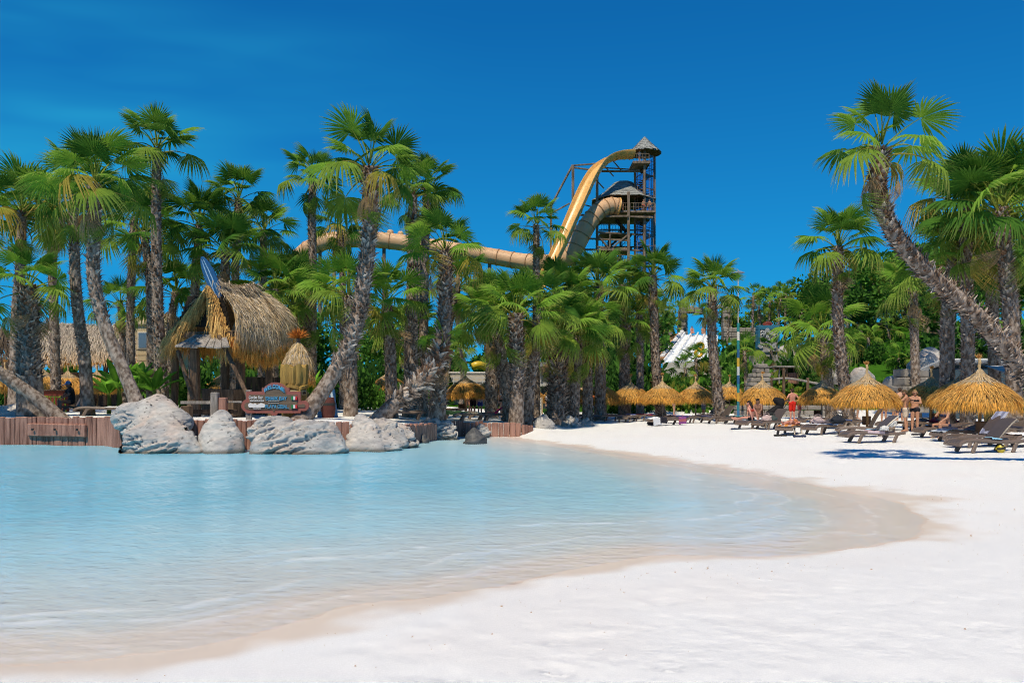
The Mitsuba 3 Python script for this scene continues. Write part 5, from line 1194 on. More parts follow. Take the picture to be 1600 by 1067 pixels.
SHL = {0: 'dark green', 1: 'fresh green', 2: 'yellow green', 3: 'very dark'}
def shrub(px, Y, s, k, where, h=1.0, lift=0.0):
    p = gp(px, Y); p[2] += lift
    key = thing('shrub', '%s rounded shrub %s' % (SHL[k], where), 'shrub', None)
    inst(key, 'foliage', 'shrub_%d' % k, mat(p - [0, 0, .15 * s], rng.uniform(0, 6.3), (s, s, s * h)))
    return key
def tree(px, Y, s, k, label, h=1.0):
    p = gp(px, Y); key = thing('tree', label, 'tree'); M = mat(p, rng.uniform(0, 6.3), (s, s, s * h))
    inst(key, 'crown', 'crown_%d' % k, M); inst(key, 'trunk', 'stem_%d' % k, M)
# named shrubs by where they stand
for a in ((950, 55, 2.2, 3, 'behind the dark parasol', 1.5), (968, 58, 2.6, 0, 'behind the slender palm', 1.6), (990, 54, 2.4, 3, 'behind the leftmost parasol of the three', 1.4), (1006, 60, 2.6, 0, 'left of the stairs to the white slide', 1.8), (940, 62, 3.0, 0, 'between the barrel palm and the white slide', 1.6),
          (1062, 62, 1.3, 1, 'below the white slide', 1.5), (1088, 64, 1.2, 2, 'in front of the foot of the white slide', 1.2), (1110, 62, 1.4, 0, 'behind the lone tall palm', 1.2), (1145, 66, 2.6, 1, 'right of the lone tall palm on the slope', 1.2), (1165, 62, 2.4, 1, 'behind the striped pole', 1.2), (1148, 74, 2.6, 0, 'above the slope right of the white slide', 1.2), (1168, 76, 2.8, 1, 'below the long hilltop wall', 1.1),
          (1050, 56, 1.7, 2, 'behind the middle parasol of the three', 1.3), (1078, 57, 1.5, 0, 'behind the rightmost parasol of the three', 1.2), (1165, 55, 1.6, 2, 'left of the stacked stones', 1.2), (1225, 58, 1.8, 2, 'below the small brown shed', 1.3), (1255, 58, 2.3, 0, 'right of the small brown shed', 1.6), (1272, 62, 2.4, 3, 'with pale flowers behind the lower palm', 1.5), (1232, 80, 2.4, 1, 'right of the carved wall', 1.0),
          (1340, 60, 1.8, 0, 'behind the dark palm trunk', 1.1), (1385, 58, 1.6, 2, 'at the foot of the green slope', 1.2), (1360, 70, 1.5, 0, 'low on the green slope', 1.0), (1420, 66, 1.6, 0, 'half way up the green slope', 1.0), (1448, 60, 2.2, 2, 'on the stone bank left of the dark trunk', 1.0), (1470, 66, 2.4, 0, 'above the stone bank', 1.3),
          (1500, 60, 3.0, 0, 'behind the parasol finials at the right', 1.6), (1540, 62, 3.0, 3, 'behind the edge palm', 1.6), (1580, 58, 3.0, 0, 'at the right edge of the slope', 1.6), (1620, 60, 3.2, 3, 'just at the right border', 1.6)):
    shrub(*a)
for i, (px, Y, s, k) in enumerate(((560, 54, 2.0, 3), (590, 52, 2.0, 0), (630, 56, 2.2, 3), (670, 60, 2.2, 0), (655, 50, 1.5, 1), (480, 46, 2.0, 3), (455, 44, 1.6, 0), (430, 50, 2.4, 3), (395, 52, 2.2, 0), (360, 50, 1.8, 1), (285, 36, 1.2, 1), (292, 37, 1.2, 0), (335, 56, 2.2, 0), (240, 46, 1.6, 1), (90, 60, 2.2, 1), (700, 66, 2.2, 1), (40, 60, 2.2, 0), (0, 56, 2.2, 3), (495, 40, 1.3, 3), (570, 42, 1.2, 0), (535, 48, 1.8, 3), (610, 42, 1.0, 1))):
    w = ('behind the leaning centre trunk', 'between the centre trunks', 'behind the twin palms', 'left of the grey terrace building', 'low between the centre trunks', 'behind the straw skirt canopy', 'right behind the hut', 'behind the hut roof edge', 'seen under the hut roof', 'seen through the open hut', 'beside the left hut post', 'against the left hut post', 'far behind the hut', 'behind the banana plants', 'behind the bar counter', 'beside the pale terrace wall', 'behind the thick palm', 'at the left border', 'behind the carved totem', 'behind the painted sculpture', 'left of the central parasol', 'right of the central parasol')[i]
    shrub(px, Y, s, k, w, 1.5)
for a in ((1262, 92, 1.7, 1, 'bushy tree on the ridge right of the carved wall'), (1238, 98, 1.6, 2, 'olive tree on the ridge above the carved wall'), (1288, 98, 1.9, 0, 'dark tree on the ridge left of the dark palm trunk'), (1335, 100, 2.1, 0, 'dark leafy tree just right of the bright crowned palm'), (1362, 96, 2.0, 1, 'leafy tree under the curved trunk on the ridge'), (1395, 104, 2.3, 0, 'broad dark tree on the ridge behind the curved trunk'),
          (1430, 100, 2.2, 2, 'broad tree with yellowish leaves on the ridge'), (1468, 98, 2.3, 0, 'dark tree behind the half hidden palm crown'), (1505, 96, 2.4, 1, 'tree on the slope behind the edge palms'), (1548, 96, 2.5, 0, 'dark tree behind the great edge palm'), (1590, 94, 2.5, 2, 'tree at the right border of the ridge'), (1640, 94, 2.6, 0, 'tree cut by the right border'),
          (1345, 82, 1.6, 1, 'small tree half way up the hillside'), (1385, 84, 1.5, 2, 'round tree in the middle of the hillside'), (1325, 78, 1.5, 0, 'small dark tree behind the dark palm trunk'), (1450, 80, 1.6, 1, 'tree over the stone bank'), (1490, 74, 1.8, 0, 'dark tree behind the shaded parasol'), (1415, 88, 1.7, 0, 'dark tree below the ridge line'), (1530, 78, 2.0, 0, 'dense dark tree between the right trunks'), (1570, 80, 2.0, 1, 'dense green tree behind the right trunks'),
          (870, 70, 1.4, 0, 'small tree over the grey building'), (900, 74, 1.6, 1, 'tree behind the silvery palm'), (925, 78, 1.8, 0, 'dark tree below the tower'), (960, 82, 1.8, 1, 'tree below the spiral stair'), (1000, 84, 1.7, 0, 'dark tree left of the ruins'), (1025, 90, 1.5, 2, 'olive tree beside the ruined pillar'), (1150, 96, 1.5, 0, 'dark tree behind the long hilltop wall'), (1182, 98, 1.3, 2, 'small tree behind the carved wall'),
          (620, 84, 1.9, 0, 'dark tree far behind the twin palms'), (560, 88, 2.0, 1, 'tree far behind the centre trunk'), (690, 86, 1.5, 1, 'tree far behind the upright fan palm'), (470, 84, 2.0, 0, 'dark tree far behind the straw skirt'), (410, 80, 2.1, 1, 'tree far behind the hut'), (320, 84, 2.0, 0, 'dark tree far left behind the hut'), (780, 90, 1.6, 0, 'dark tree far behind the big low palm'), (840, 88, 1.7, 1, 'tree far behind the chute foot')):
    tree(*a)
for i, (px, Y, s, k) in enumerate(((1700, 80, 2.5, 0), (1780, 90, 2.6, 1), (1880, 84, 2.6, 0), (1990, 92, 2.8, 2))):
    tree(px, Y, s, k, ('first', 'second', 'third', 'fourth')[i] + ' leafy tree beyond the right border')
# small palms on the hillside
HP = ((1058, 94, 486, 'before the taller ruined pillar'), (1102, 94.5, 490, 'under the broken stone lintel'), (1135, 88, 488, 'before the ruined gateway'), (1172, 84, 462, 'left of the carved wall, tallest of its clump'), (1186, 86, 478, 'behind the carved wall on its left'), (1205, 90, 470, 'behind the carved wall'), (1216, 88, 466, 'just right of the carved wall crest'), (1228, 92, 456, 'on the ridge between two trees'), (1207, 66, 548, 'right in front of the carved wall'), (1340, 86, 500, 'with a yellowed skirt left on the hillside'), (1368, 84, 490, 'in the middle of the hillside'), (1392, 76, 520, 'on the bright green slope'), (1412, 86, 488, 'high on the slope'),
      (1378, 92, 470, 'below the ridge line'), (1440, 78, 512, 'left of the dark right trunk'), (1355, 74, 540, 'low on the slope'), (1405, 66, 560, 'lowest on the bright slope'), (1330, 70, 536, 'beside the bright crowned palm'), (1455, 88, 486, 'near the curved trunk'), (1510, 84, 500, 'between the right trunks'), (1545, 76, 520, 'behind the edge palm trunk'), (1090, 64, 560, 'before the white slide'), (1070, 60, 575, 'small and spiky under the white slide'), (1165, 54, 548, 'leaning beside the striped pole'),
      (1020, 90, 470, 'beside the ruined pillar'), (1050, 98, 480, 'between the two ruined pillars'), (1250, 74, 540, 'above the small shed'), (1278, 80, 520, 'behind the windswept palm'), (720, 56, 545, 'over the dark parasol'), (700, 62, 560, 'left of the yellow tube'), (790, 60, 545, 'behind the big low palm'))
for i, (px, Y, top, w) in enumerate(HP):
    b = gp(px, Y); t = at(px + rng.normal(0, 3), top, Y); h = t[2] - b[2]
    if h < 1.0: t[2] = b[2] + 1.2
    palm('small hillside palm ' + w, [b - [0, 0, .3], (b + t) / 2 + rng.normal(0, .1, 3), t], .17, .15, 1.15 + 0.01 * Y * rng.uniform(.5, .9), 500 + i, 0.05, 13, far=True, fringe=4, dead=1, gold=.35, bright=rng.uniform(.3, .9), name='small_palm')

# ------------------------------------------------------------------ banana plants by the bent trunk
def banana(px, Y, s, n, seed, label):
    rg = np.random.default_rng(seed); p = gp(px, Y); key = thing('banana_plant', label, 'banana plant')
    part(key, 'stem', tube([p - [0, 0, .1], p + [0.02, 0, .5 * s], p + [0, 0, .9 * s]], [.10 * s, .08 * s, .05 * s], 8), 'leaf', True, (0.16, 0.20, 0.05))
    for q in range(n):
        az = q * 2.4 + rg.normal(0, .3); el = math.radians(rg.uniform(38, 80)); h = np.array([math.cos(az), math.sin(az), 0]); L = s * rg.uniform(1.1, 1.6)
        t = np.linspace(0, 1, 9)[:, None]
        mid = p + [0, 0, .75 * s] + h * (math.cos(el) * t * L + .12 * t ** 2 * L) + np.array([0, 0, 1.0]) * (math.sin(el) * t * L - 0.62 * t ** 2.4 * L * (1.2 - el / 1.6))
        w = 0.17 * s * np.sin(np.pi * np.clip((t - 0.14) / 0.86, 0, 1)) ** 0.6 + 0.012
        sd = unit(np.cross(h, [0, 0, 1.0])); dn = np.array([0, 0, -.35])
        rip = 1 + 0.12 * np.sin(np.arange(9) * 2.7 + q)[:, None]
        V = np.concatenate([mid - sd * w * rip + dn * w, mid, mid + sd * w * rip + dn * w]).reshape(3, 9, 3).transpose(1, 0, 2).reshape(-1, 3)
        f = [];
        for i in range(8):
            for e in (0, 1): f += [[i * 3 + e, i * 3 + e + 1, i * 3 + 4 + e], [i * 3 + e, i * 3 + 4 + e, i * 3 + 3 + e]]
        c = np.array((0.10, 0.26, 0.03)) * rg.uniform(.7, 1.5) * (np.array([.9, 1.5, .9] * 9)[:, None]); c[1::3] += [.06, .05, 0]
        part(key, 'leaf', tm(V, f), 'leaf', False, np.clip(c, 0, 1))
banana(186, 30.5, 1.25, 9, 1, 'banana plant left of the bent trunk foot with a broad dark leaf'); banana(212, 33, 1.3, 10, 2, 'banana plant behind the bent trunk'); banana(241, 29.5, 1.1, 10, 3, 'bright banana plant left of the hut over the big boulder'); banana(170, 33, 1.0, 8, 4, 'small banana plant beside the straight trunk')
banana(484, 33, 1.0, 8, 5, 'leafy green plant right of the carved totem')
# ------------------------------------------------------------------ long thatched hall, ochre house and bar on the left
hall = thing('thatched_hall', 'long low building with a shaggy tan thatched roof behind the left palms', 'building')
def hallfn(e0, e1, r0, r1): return bil(np.array(e0), np.array(e1), np.array(r0), np.array(r1), .35)
rng = np.random.default_rng(91)
for nm, e0, e1, r0, r1, n in (('roof_thatch', at(48, 563, 49), at(214, 560, 50), at(78, 503, 53), at(208, 505, 54), 4200), ('roof_thatch', at(20, 560, 53), at(48, 563, 49), at(78, 503, 53), at(78, 503, 53.1), 900)):
    fn = hallfn(e0, e1, r0, r1)
    m, c = join([thatch_patch(fn, n, rng, .85, .05, .13, (PALE * .8, np.array([0.58, .51, .42])), .25, 1.5, n // 4, fringe=.6)]); rk = part(hall, nm, m, 'straw', False, c, kind='stuff')
    uu, vv = np.meshgrid(np.linspace(0, 1, 9), np.linspace(0, 1, 9)); g = fn(uu.ravel(), vv.ravel()) - [0, 0, .08]; i, j = np.meshgrid(np.arange(8), np.arange(8), indexing='ij'); b0 = (i * 9 + j).ravel()
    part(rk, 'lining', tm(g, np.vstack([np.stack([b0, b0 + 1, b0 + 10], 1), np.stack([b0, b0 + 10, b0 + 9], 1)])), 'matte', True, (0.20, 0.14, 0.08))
for px in (60, 95, 130, 165, 205): part(hall, 'post', beam(gp(px, 50), at(px, 558, 50), .22, .22, .02), 'brown_wood', 30)
part(hall, 'back_wall', box((9, .2, 2.6), at(135, 0, 53)[:2].tolist() + [2.0]), 'brown_wood', 30)
mound = single('thatched_cone', *(lambda m, c: (m, 'straw'))(*join([thatch_patch(lambda u, v: np.stack([at(-4, 0, 46)[0] + (0.3 + (1 - v) * 1.2) * np.cos(u * 6.283), 46 + (0.3 + (1 - v) * 1.2) * np.sin(u * 6.283), 3.6 + v * 2.2 - .5 * (1 - v) ** 3], -1), 1600, rng, .7, .05, .1, (STRAW * .4, PALE * .4), .3, 1.4, 400)])), 'dark weathered thatched cone roof at the left border', 'roof', False, (0.16, 0.12, 0.085))
oh = thing('ochre_house', 'sunlit ochre house front with a cornice and small window left of the hut', 'building')
hx0, hx1 = at(207, 0, 57)[0], at(262, 0, 57)[0]; hz0, hz1 = gz(hx0, 57), at(0, 508, 57)[2]
part(oh, 'wall', box((hx1 - hx0, 4, hz1 - hz0), ((hx0 + hx1) / 2, 59, (hz0 + hz1) / 2)), 'matte', False, (0.50, 0.40, 0.24))
part(oh, 'cornice', box((hx1 - hx0 + .5, 4.4, .3), ((hx0 + hx1) / 2, 59, hz1 + .15), ch=.06), 'matte', 30, (0.55, 0.45, 0.28)); part(oh, 'gable', trimesh.convex.convex_hull(np.array([[hx0 - .2, 57, hz1 + .3], [hx1 + .2, 57, hz1 + .3], [(hx0 + hx1) / 2, 57, hz1 + 1.1], [hx0 - .2, 60, hz1 + .3], [hx1 + .2, 60, hz1 + .3], [(hx0 + hx1) / 2, 60, hz1 + 1.1]])), 'matte', 30, (0.47, 0.37, 0.22))
for k in range(9): part(oh, 'band', box((hx1 - hx0 + .06, .05, .04), ((hx0 + hx1) / 2, 56.99, hz0 + 1.6 + k * .42)), 'matte', False, (0.40, 0.31, 0.18))
wn = part(oh, 'window', box((.8, .12, 1.3), (at(224, 0, 57)[0], 56.96, at(0, 532, 57)[2]), ch=.02), 'matte', 30, (0.52, 0.48, 0.38)); part(oh + '__window', 'pane', box((.6, .04, 1.1), (at(224, 0, 57)[0], 56.89, at(0, 532, 57)[2])), 'satin', False, (0.10, 0.18, 0.26))
bar = thing('bar_counter', 'dark red bar counter behind the seated man on the left', 'counter')
b0, b1 = gp(68, 36), gp(104, 36); part(bar, 'front', beam(b0 + [0, 0, .5], b1 + [0, 0, .5], .5, 1.0, .02), 'matte', 30, (0.16, 0.035, 0.02)); part(bar, 'top', beam(b0 + [-.1, 0, 1.03], b1 + [.1, 0, 1.03], .7, .06, .01), 'brown_wood', 30)
for px, w in ((77, 'left one of the two'), (93, 'right one of the two')):
    st = thing('bar_stool', 'lime green bar stool, %s at the counter' % w, 'stool'); p = gp(px, 34.8)
    part(st, 'seat', box((.36, .34, .04), p + [0, 0, .74], ch=.015), 'satin', 30, (0.25, 0.45, 0.02))
    for sx_ in (-1, 1):
        for sy_ in (-1, 1): part(st, 'leg', tube([p + [sx_ * .19, sy_ * .18, -.03], p + [sx_ * .14, sy_ * .13, .73]], .018, 6), 'satin', True, (0.25, 0.45, 0.02))
for px, py, cl, w in ((24, 622, (0.02, 0.26, 0.06), 'left of the thick palm'), (46, 625, (0.03, 0.20, 0.08), 'behind the thick palm')):
    k = thing('deck_chair', 'green fabric deck chair ' + w, 'deck chair'); p = gp(px, 33)
    part(k, 'sling', trimesh.convex.convex_hull(np.array([p + [-.3, -.1, .3], p + [.3, -.1, .3], p + [-.3, .35, 1.0], p + [.3, .35, 1.0], p + [-.3, .38, 1.0], p + [.3, .38, 1.0]])), 'matte', False, cl)
    for s_ in (-1, 1): part(k, 'leg', beam(p + [s_ * .31, -.35, 0], p + [s_ * .31, .42, 1.03], .04), 'brown_wood', False); part(k, 'leg', beam(p + [s_ * .34, .4, 0], p + [s_ * .34, -.2, .42], .04), 'brown_wood', False)
# ------------------------------------------------------------------ grey terrace building, pale wall and yellow tube behind the centre
gb = thing('terrace_building', 'low grey terrace building with pale posts and dark openings behind the big low palm', 'building')
def gbx(nm, x0, x1, y0, y1, Y, dep, col, m_='matte'):
    a, b = at(x0, y1, Y), at(x1, y0, Y); return part(gb, nm, box((b[0] - a[0], dep, b[2] - a[2]), ((a[0] + b[0]) / 2, Y + dep / 2, (a[2] + b[2]) / 2), ch=.03), m_, 30, col)
gbx('wall', 772, 880, 572, 650, 62, 3, (0.36, 0.37, 0.37)); gbx('roof_slab', 768, 884, 566, 573, 61.4, 4, (0.22, 0.22, 0.22)); gbx('lower_slab', 770, 882, 600, 604, 61.2, 1, (0.42, 0.41, 0.39))
for x0, x1, y0, y1 in ((778, 788, 606, 640), (793, 804, 606, 640), (824, 838, 606, 640), (846, 858, 606, 640), (780, 796, 578, 596), (826, 842, 578, 596), (848, 866, 578, 596)): gbx('opening', x0, x1, y0, y1, 61.93, .1, (0.05, 0.06, 0.07), 'satin')
for x in (774, 790, 807, 822, 842, 862, 878): gbx('post', x, x + 2.2, 573, 648, 61.3, .2, (0.52, 0.51, 0.48))
pw = thing('terrace_wall', 'long pale plastered terrace wall with a rail, seen between the centre palms', 'wall')
for nm, x0, x1, y0, y1, Y, c in (('wall', 690, 775, 583, 602, 60, (0.50, 0.45, 0.37)), ('lower_wall', 560, 775, 612, 650, 61, (0.42, 0.40, 0.37)), ('coping', 688, 777, 581, 583.5, 59.9, (0.58, 0.55, 0.5))):
    a, b = at(x0, y1, Y), at(x1, y0, Y); part(pw, nm, box((b[0] - a[0], .3, b[2] - a[2]), ((a[0] + b[0]) / 2, Y, (a[2] + b[2]) / 2), ch=.03), 'matte', 30, c)
for x in range(700, 775, 9): part(pw, 'baluster', beam(at(x, 602, 59.6), at(x, 590, 59.6), .06), 'matte', False, (0.45, 0.45, 0.45))
for y in (590, 596): part(pw, 'rail', beam(at(692, y, 59.6), at(775, y, 59.6), .06), 'matte', False, (0.45, 0.45, 0.45))
single('yellow_tube', tube(spline([at(738, 573, 64), at(747, 570, 64), at(757, 573, 64.5), at(764, 580, 65)], 14), .32, 12), 'satin', 'short yellow slide tube above the pale terrace wall', 'water slide', True, (0.60, 0.42, 0.02))
bo = thing('notice_board', 'white notice board with blue print on tan posts by the barrel palm', 'sign'); p = at(838, 634, 47)
part(bo, 'panel', box((.62, .05, 1.0), p, ch=.01), 'matte', 30, (0.66, 0.68, 0.68)); part(bo, 'print', box((.42, .02, .30), p + [0, -.035, .2]), 'matte', False, (0.10, 0.36, 0.55)); part(bo, 'print', box((.42, .02, .06), p + [0, -.035, -.1]), 'matte', False, (0.35, 0.45, 0.5))
for s_ in (-1, 1): part(bo, 'post', beam(p + [s_ * .36, 0, .55], p + [s_ * .36, 0, -1.2], .08), 'matte', 30, (0.40, 0.30, 0.18))
wb = thing('white_building', 'white rendered building seen behind the silvery palm trunks', 'building')
for nm, x0, x1, y0, y1, Y, dep, c in (('wall', 878, 925, 575, 650, 66, 3, (0.62, 0.62, 0.60)), ('stair_wall', 925, 946, 590, 650, 66, 2, (0.62, 0.62, 0.60)), ('roof_slab', 875, 928, 571, 575, 65.6, 4, (0.36, 0.33, 0.3))):
    a, b = at(x0, y1, Y), at(x1, y0, Y); part(wb, nm, box((b[0] - a[0], dep, b[2] - a[2]), ((a[0] + b[0]) / 2, Y + dep / 2, (a[2] + b[2]) / 2), ch=.03), 'matte', 30, c)
for x0, y0 in ((883, 590), (896, 590), (910, 592)):
    a, b = at(x0, y0 + 14, 65.95), at(x0 + 8, y0, 65.95); part(wb, 'window', box((b[0] - a[0], .08, b[2] - a[2]), ((a[0] + b[0]) / 2, 65.97, (a[2] + b[2]) / 2)), 'satin', False, (0.12, 0.15, 0.18))
# ------------------------------------------------------------------ stone work and shed at the foot of the hill
rng = np.random.default_rng(31)
k = thing('stacked_stones', 'stepped tower of stacked pale stone blocks behind a parasol, left of the red shorts', 'stone wall')
for r, (x0, x1) in enumerate(((1166, 1200), (1167, 1200), (1168, 1199), (1170, 1198), (1172, 1200), (1178, 1198), (1181, 1199))):
    stones(k, at(x0, 0, 52)[0], at(x1, 0, 52)[0], at(0, 618 - r * 7, 52)[2], at(0, 611 - r * 7, 52)[2], 52, 1.1, .75, .3, rng)
k = thing('low_stone_wall', 'low wall of pale stone blocks behind the man in red shorts', 'stone wall')
stones(k, at(1148, 0, 51)[0], at(1308, 0, 51)[0], gz(14, 51) - .2, at(0, 633, 51)[2], 51, .7, .7, .32, rng)
k = thing('stone_bank', 'stepped bank of big pale stones behind the hugging couple', 'stone wall')
for r, (x0, x1) in enumerate(((1395, 1470), (1402, 1472), (1412, 1474), (1418, 1470), (1424, 1468))):
    stones(k, at(x0, 0, 48)[0], at(x1, 0, 48)[0], at(0, 645 - r * 14, 48)[2], at(0, 631 - r * 14, 48)[2], 48 + r * .4, 1.6, 1.0, .5, rng)
single('cliff_rock', rock_mesh([[(1442, 575, 50, .9), (1455, 560, 51, .7), (1430, 590, 50, .6), (1470, 585, 50, .9)]], 61, fine=.09, amp=.3, crack=.08), 'rock', 'rounded pale rock on top of the stone bank', 'rock', True)
for i, (px, py, Y, r) in enumerate(((1228, 560, 76, 1.3), (1345, 590, 56, .8), (1310, 588, 54, .6), (1395, 600, 52, .6))):
    single('boulder', rock_mesh([[(px, py, Y, r), (px + 10, py + 4, Y, r * .8), (px - 8, py + 5, Y + .3, r * .7)]], 70 + i, fine=.12, amp=.2, crack=.05), 'rock', ('pale slab of rock right of the carved wall', 'pale stone at the foot of the slope behind the tall finial', 'pale stone half hidden by the dark palm trunk', 'pale stone beside the stone bank')[i], 'rock', True)
sh = thing('small_shed', 'small brown wooden shed with a flat plank roof below the carved wall', 'shed')
def sb_(nm, x0, x1, y0, y1, Y, dep, m_, c=None): a, b = at(x0, y1, Y), at(x1, y0, Y); return part(sh, nm, box((b[0] - a[0], dep, b[2] - a[2]), ((a[0] + b[0]) / 2, Y + dep / 2, (a[2] + b[2]) / 2), ch=.03), m_, 30, c)
sb_('roof', 1213, 1250, 571.5, 574, 56.5, 2.8, 'grey_wood'); sb_('back', 1232, 1248, 575, 598, 58, .2, 'matte', (0.03, 0.02, 0.015)); sb_('front_boards', 1232, 1248, 582, 600, 57, .1, 'red_wood'); sb_('post', 1229, 1231, 573, 600, 56.8, .2, 'brown_wood'); sb_('post', 1217, 1219, 573, 600, 56.8, .2, 'grey_wood'); sb_('beam', 1208, 1230, 575, 578, 56.8, .2, 'brown_wood'); sb_('post', 1246, 1248, 573, 600, 56.8, .2, 'brown_wood')
kr = thing('rope_rail', 'grey log handrail along the foot of the hill below the shed', 'railing')
part(kr, 'rail', tube(spline([at(1200, 594, 54), at(1225, 591, 54), at(1250, 594, 54), at(1275, 599, 54), at(1300, 602, 54)], 14), .09, 6), 'grey_wood', True)
for px, t in ((1205, 590), (1224.5, 575), (1262, 590), (1290, 596)): part(kr, 'post', tube([gp(px, 54), at(px, t, 54)], .11, 7), 'brown_wood', True)
gs = thing('green_sign', 'small white sign with a green panel on a pole at the stone bank', 'sign'); p = at(1474, 592, 36)
part(gs, 'board', box((.20, .03, .40), p, ch=.005), 'matte', 30, (0.70, 0.72, 0.70)); part(gs, 'panel', box((.13, .02, .22), p + [0, -.025, .02]), 'matte', False, (0.02, 0.28, 0.20)); part(gs, 'pole', tube([p + [0, .03, .2], gp(1474, 36)], .03, 6), 'matte', True, (.3, .3, .3))
kk = thing('beach_kiosk', 'dark blue kiosk with a pale slanted roof behind the right trunks', 'kiosk'); p = gp(1512, 40)
part(kk, 'body', box((3.2, 1.6, 2.6), p + [0, 0, 1.5], ch=.04), 'matte', 30, (0.05, 0.085, 0.11)); part(kk, 'roof', xf(box((3.8, 2.2, .14), ch=.04), mat(p + [0, 0, 3.0], 0, 1, -.2)), 'matte', 30, (0.50, 0.52, 0.54)); part(kk, 'sill', box((3.3, .5, .12), p + [0, -.95, 1.6], ch=.03), 'matte', 30, (.5, .5, .5))
tn = thing('grey_awning_tent', 'grey fabric awning over an ochre screen at the right border', 'tent'); p = gp(1600, 29)
part(tn, 'canopy', trimesh.convex.convex_hull(np.array([p + [-1.1, -1, 2.15], p + [1.8, -1, 2.15], p + [-.9, 1, 2.55], p + [1.8, 1, 2.55], p + [-1.1, -1, 2.08], p + [1.8, -1, 2.08]])), 'matte', False, (0.34, 0.36, 0.40)); part(tn, 'screen', box((2.6, .05, 1.2), p + [.3, .8, .9]), 'matte', False, (0.42, 0.27, 0.07))
for s_ in (-1.0, 1.7): part(tn, 'pole', tube([p + [s_, -.9, 0], p + [s_, -.9, 2.1]], .03, 6), 'matte', True, (.25, .25, .25))
# ------------------------------------------------------------------ sun loungers
BROWN, BROWN2 = (0.17, 0.125, 0.098), (0.085, 0.066, 0.055)
def bed_curve():
    return spline([(-1.02, .20), (-.98, .27), (-.86, .325), (-.55, .36), (-.1, .335), (.35, .31), (.7, .325), (.98, .345)], 30)
def ribbon(curve, w, th, y0=0.0, rib=0.0):
    """a slab of width w that follows the curve (x, z), rounded along its edges"""
    c = np.asarray(curve); t = unit(np.gradient(c, axis=0)); nrm = np.stack([-t[:, 1], t[:, 0]], 1)
    sec = [(-w / 2, 0), (-w / 2 + .02, th / 2), (w / 2 - .02, th / 2), (w / 2, 0), (w / 2 - .02, -th / 2), (-w / 2 + .02, -th / 2)]
    V = np.stack([np.stack([c[:, 0] + nrm[:, 0] * h, np.full(len(c), y0 + y), c[:, 1] + nrm[:, 1] * h], 1) for y, h in sec], 1).reshape(-1, 3)
    k = 6; n = len(c); i, j = np.meshgrid(np.arange(n - 1), np.arange(k), indexing='ij')
    q = np.stack([i * k + j, i * k + (j + 1) % k, (i + 1) * k + (j + 1) % k, (i + 1) * k + j], -1).reshape(-1, 4)
    f = np.vstack([q[:, [0, 1, 2]], q[:, [0, 2, 3]], [[0, 2, 1], [0, 3, 2], [0, 4, 3], [0, 5, 4]], (n - 1) * k + np.array([[0, 1, 2], [0, 2, 3], [0, 3, 4], [0, 4, 5]])])
    return tm(V, f)
bc = bed_curve()
proto('bed_rail', ribbon(bc, .075, .10, -.32), 'satin', 35, BROWN); proto('bed_rail_b', ribbon(bc, .075, .10, .32), 'satin', 35, BROWN)
proto('bed_sling', cat(*[ribbon(bc[2:22] + [0, .015], .125, .03, -.25 + k * .125) for k in range(5)]), 'satin', 35, BROWN2)
proto('bed_foot', cat(ribbon(bc[:4], .66, .11)), 'satin', 35, BROWN)
def legm(x, s): return cat(beam((x, s * .30, .31), (x - .16, s * .34, 0.0), .07, .12, .02), beam((x - .02, s * .30, .27), (x + .10, s * .3, .30), .06, .06, .01))
for nm, x, s in (('a', -.5, -1), ('b', -.5, 1), ('c', .72, -1), ('d', .72, 1)): proto('bed_leg_' + nm, legm(x, s), 'satin', 30, BROWN)
bcurve = np.stack([np.linspace(0, .82, 10), .03 * np.sin(np.linspace(0, 3, 10))], 1)
proto('bed_back', cat(ribbon(bcurve, .60, .05)), 'satin', 35, BROWN2)
_lm = {}
def lounger(px, Y, yaw, back, label, fabric=None):
    k = thing('sun_lounger', label, 'sun lounger', None); p = gp(px, Y); M = mat(p, yaw, 0.90); _lm[k] = M
    for nm, g in (('rail', 'bed_rail'), ('rail', 'bed_rail_b'), ('sling', 'bed_sling'), ('foot_end', 'bed_foot'), ('leg', 'bed_leg_a'), ('leg', 'bed_leg_b'), ('leg', 'bed_leg_c'), ('leg', 'bed_leg_d')): inst(k, nm, g, M)
    inst(k, 'backrest', 'bed_back', M @ mat((.18, 0, .36), 0, 1, 0, -math.radians(back)))
    return k
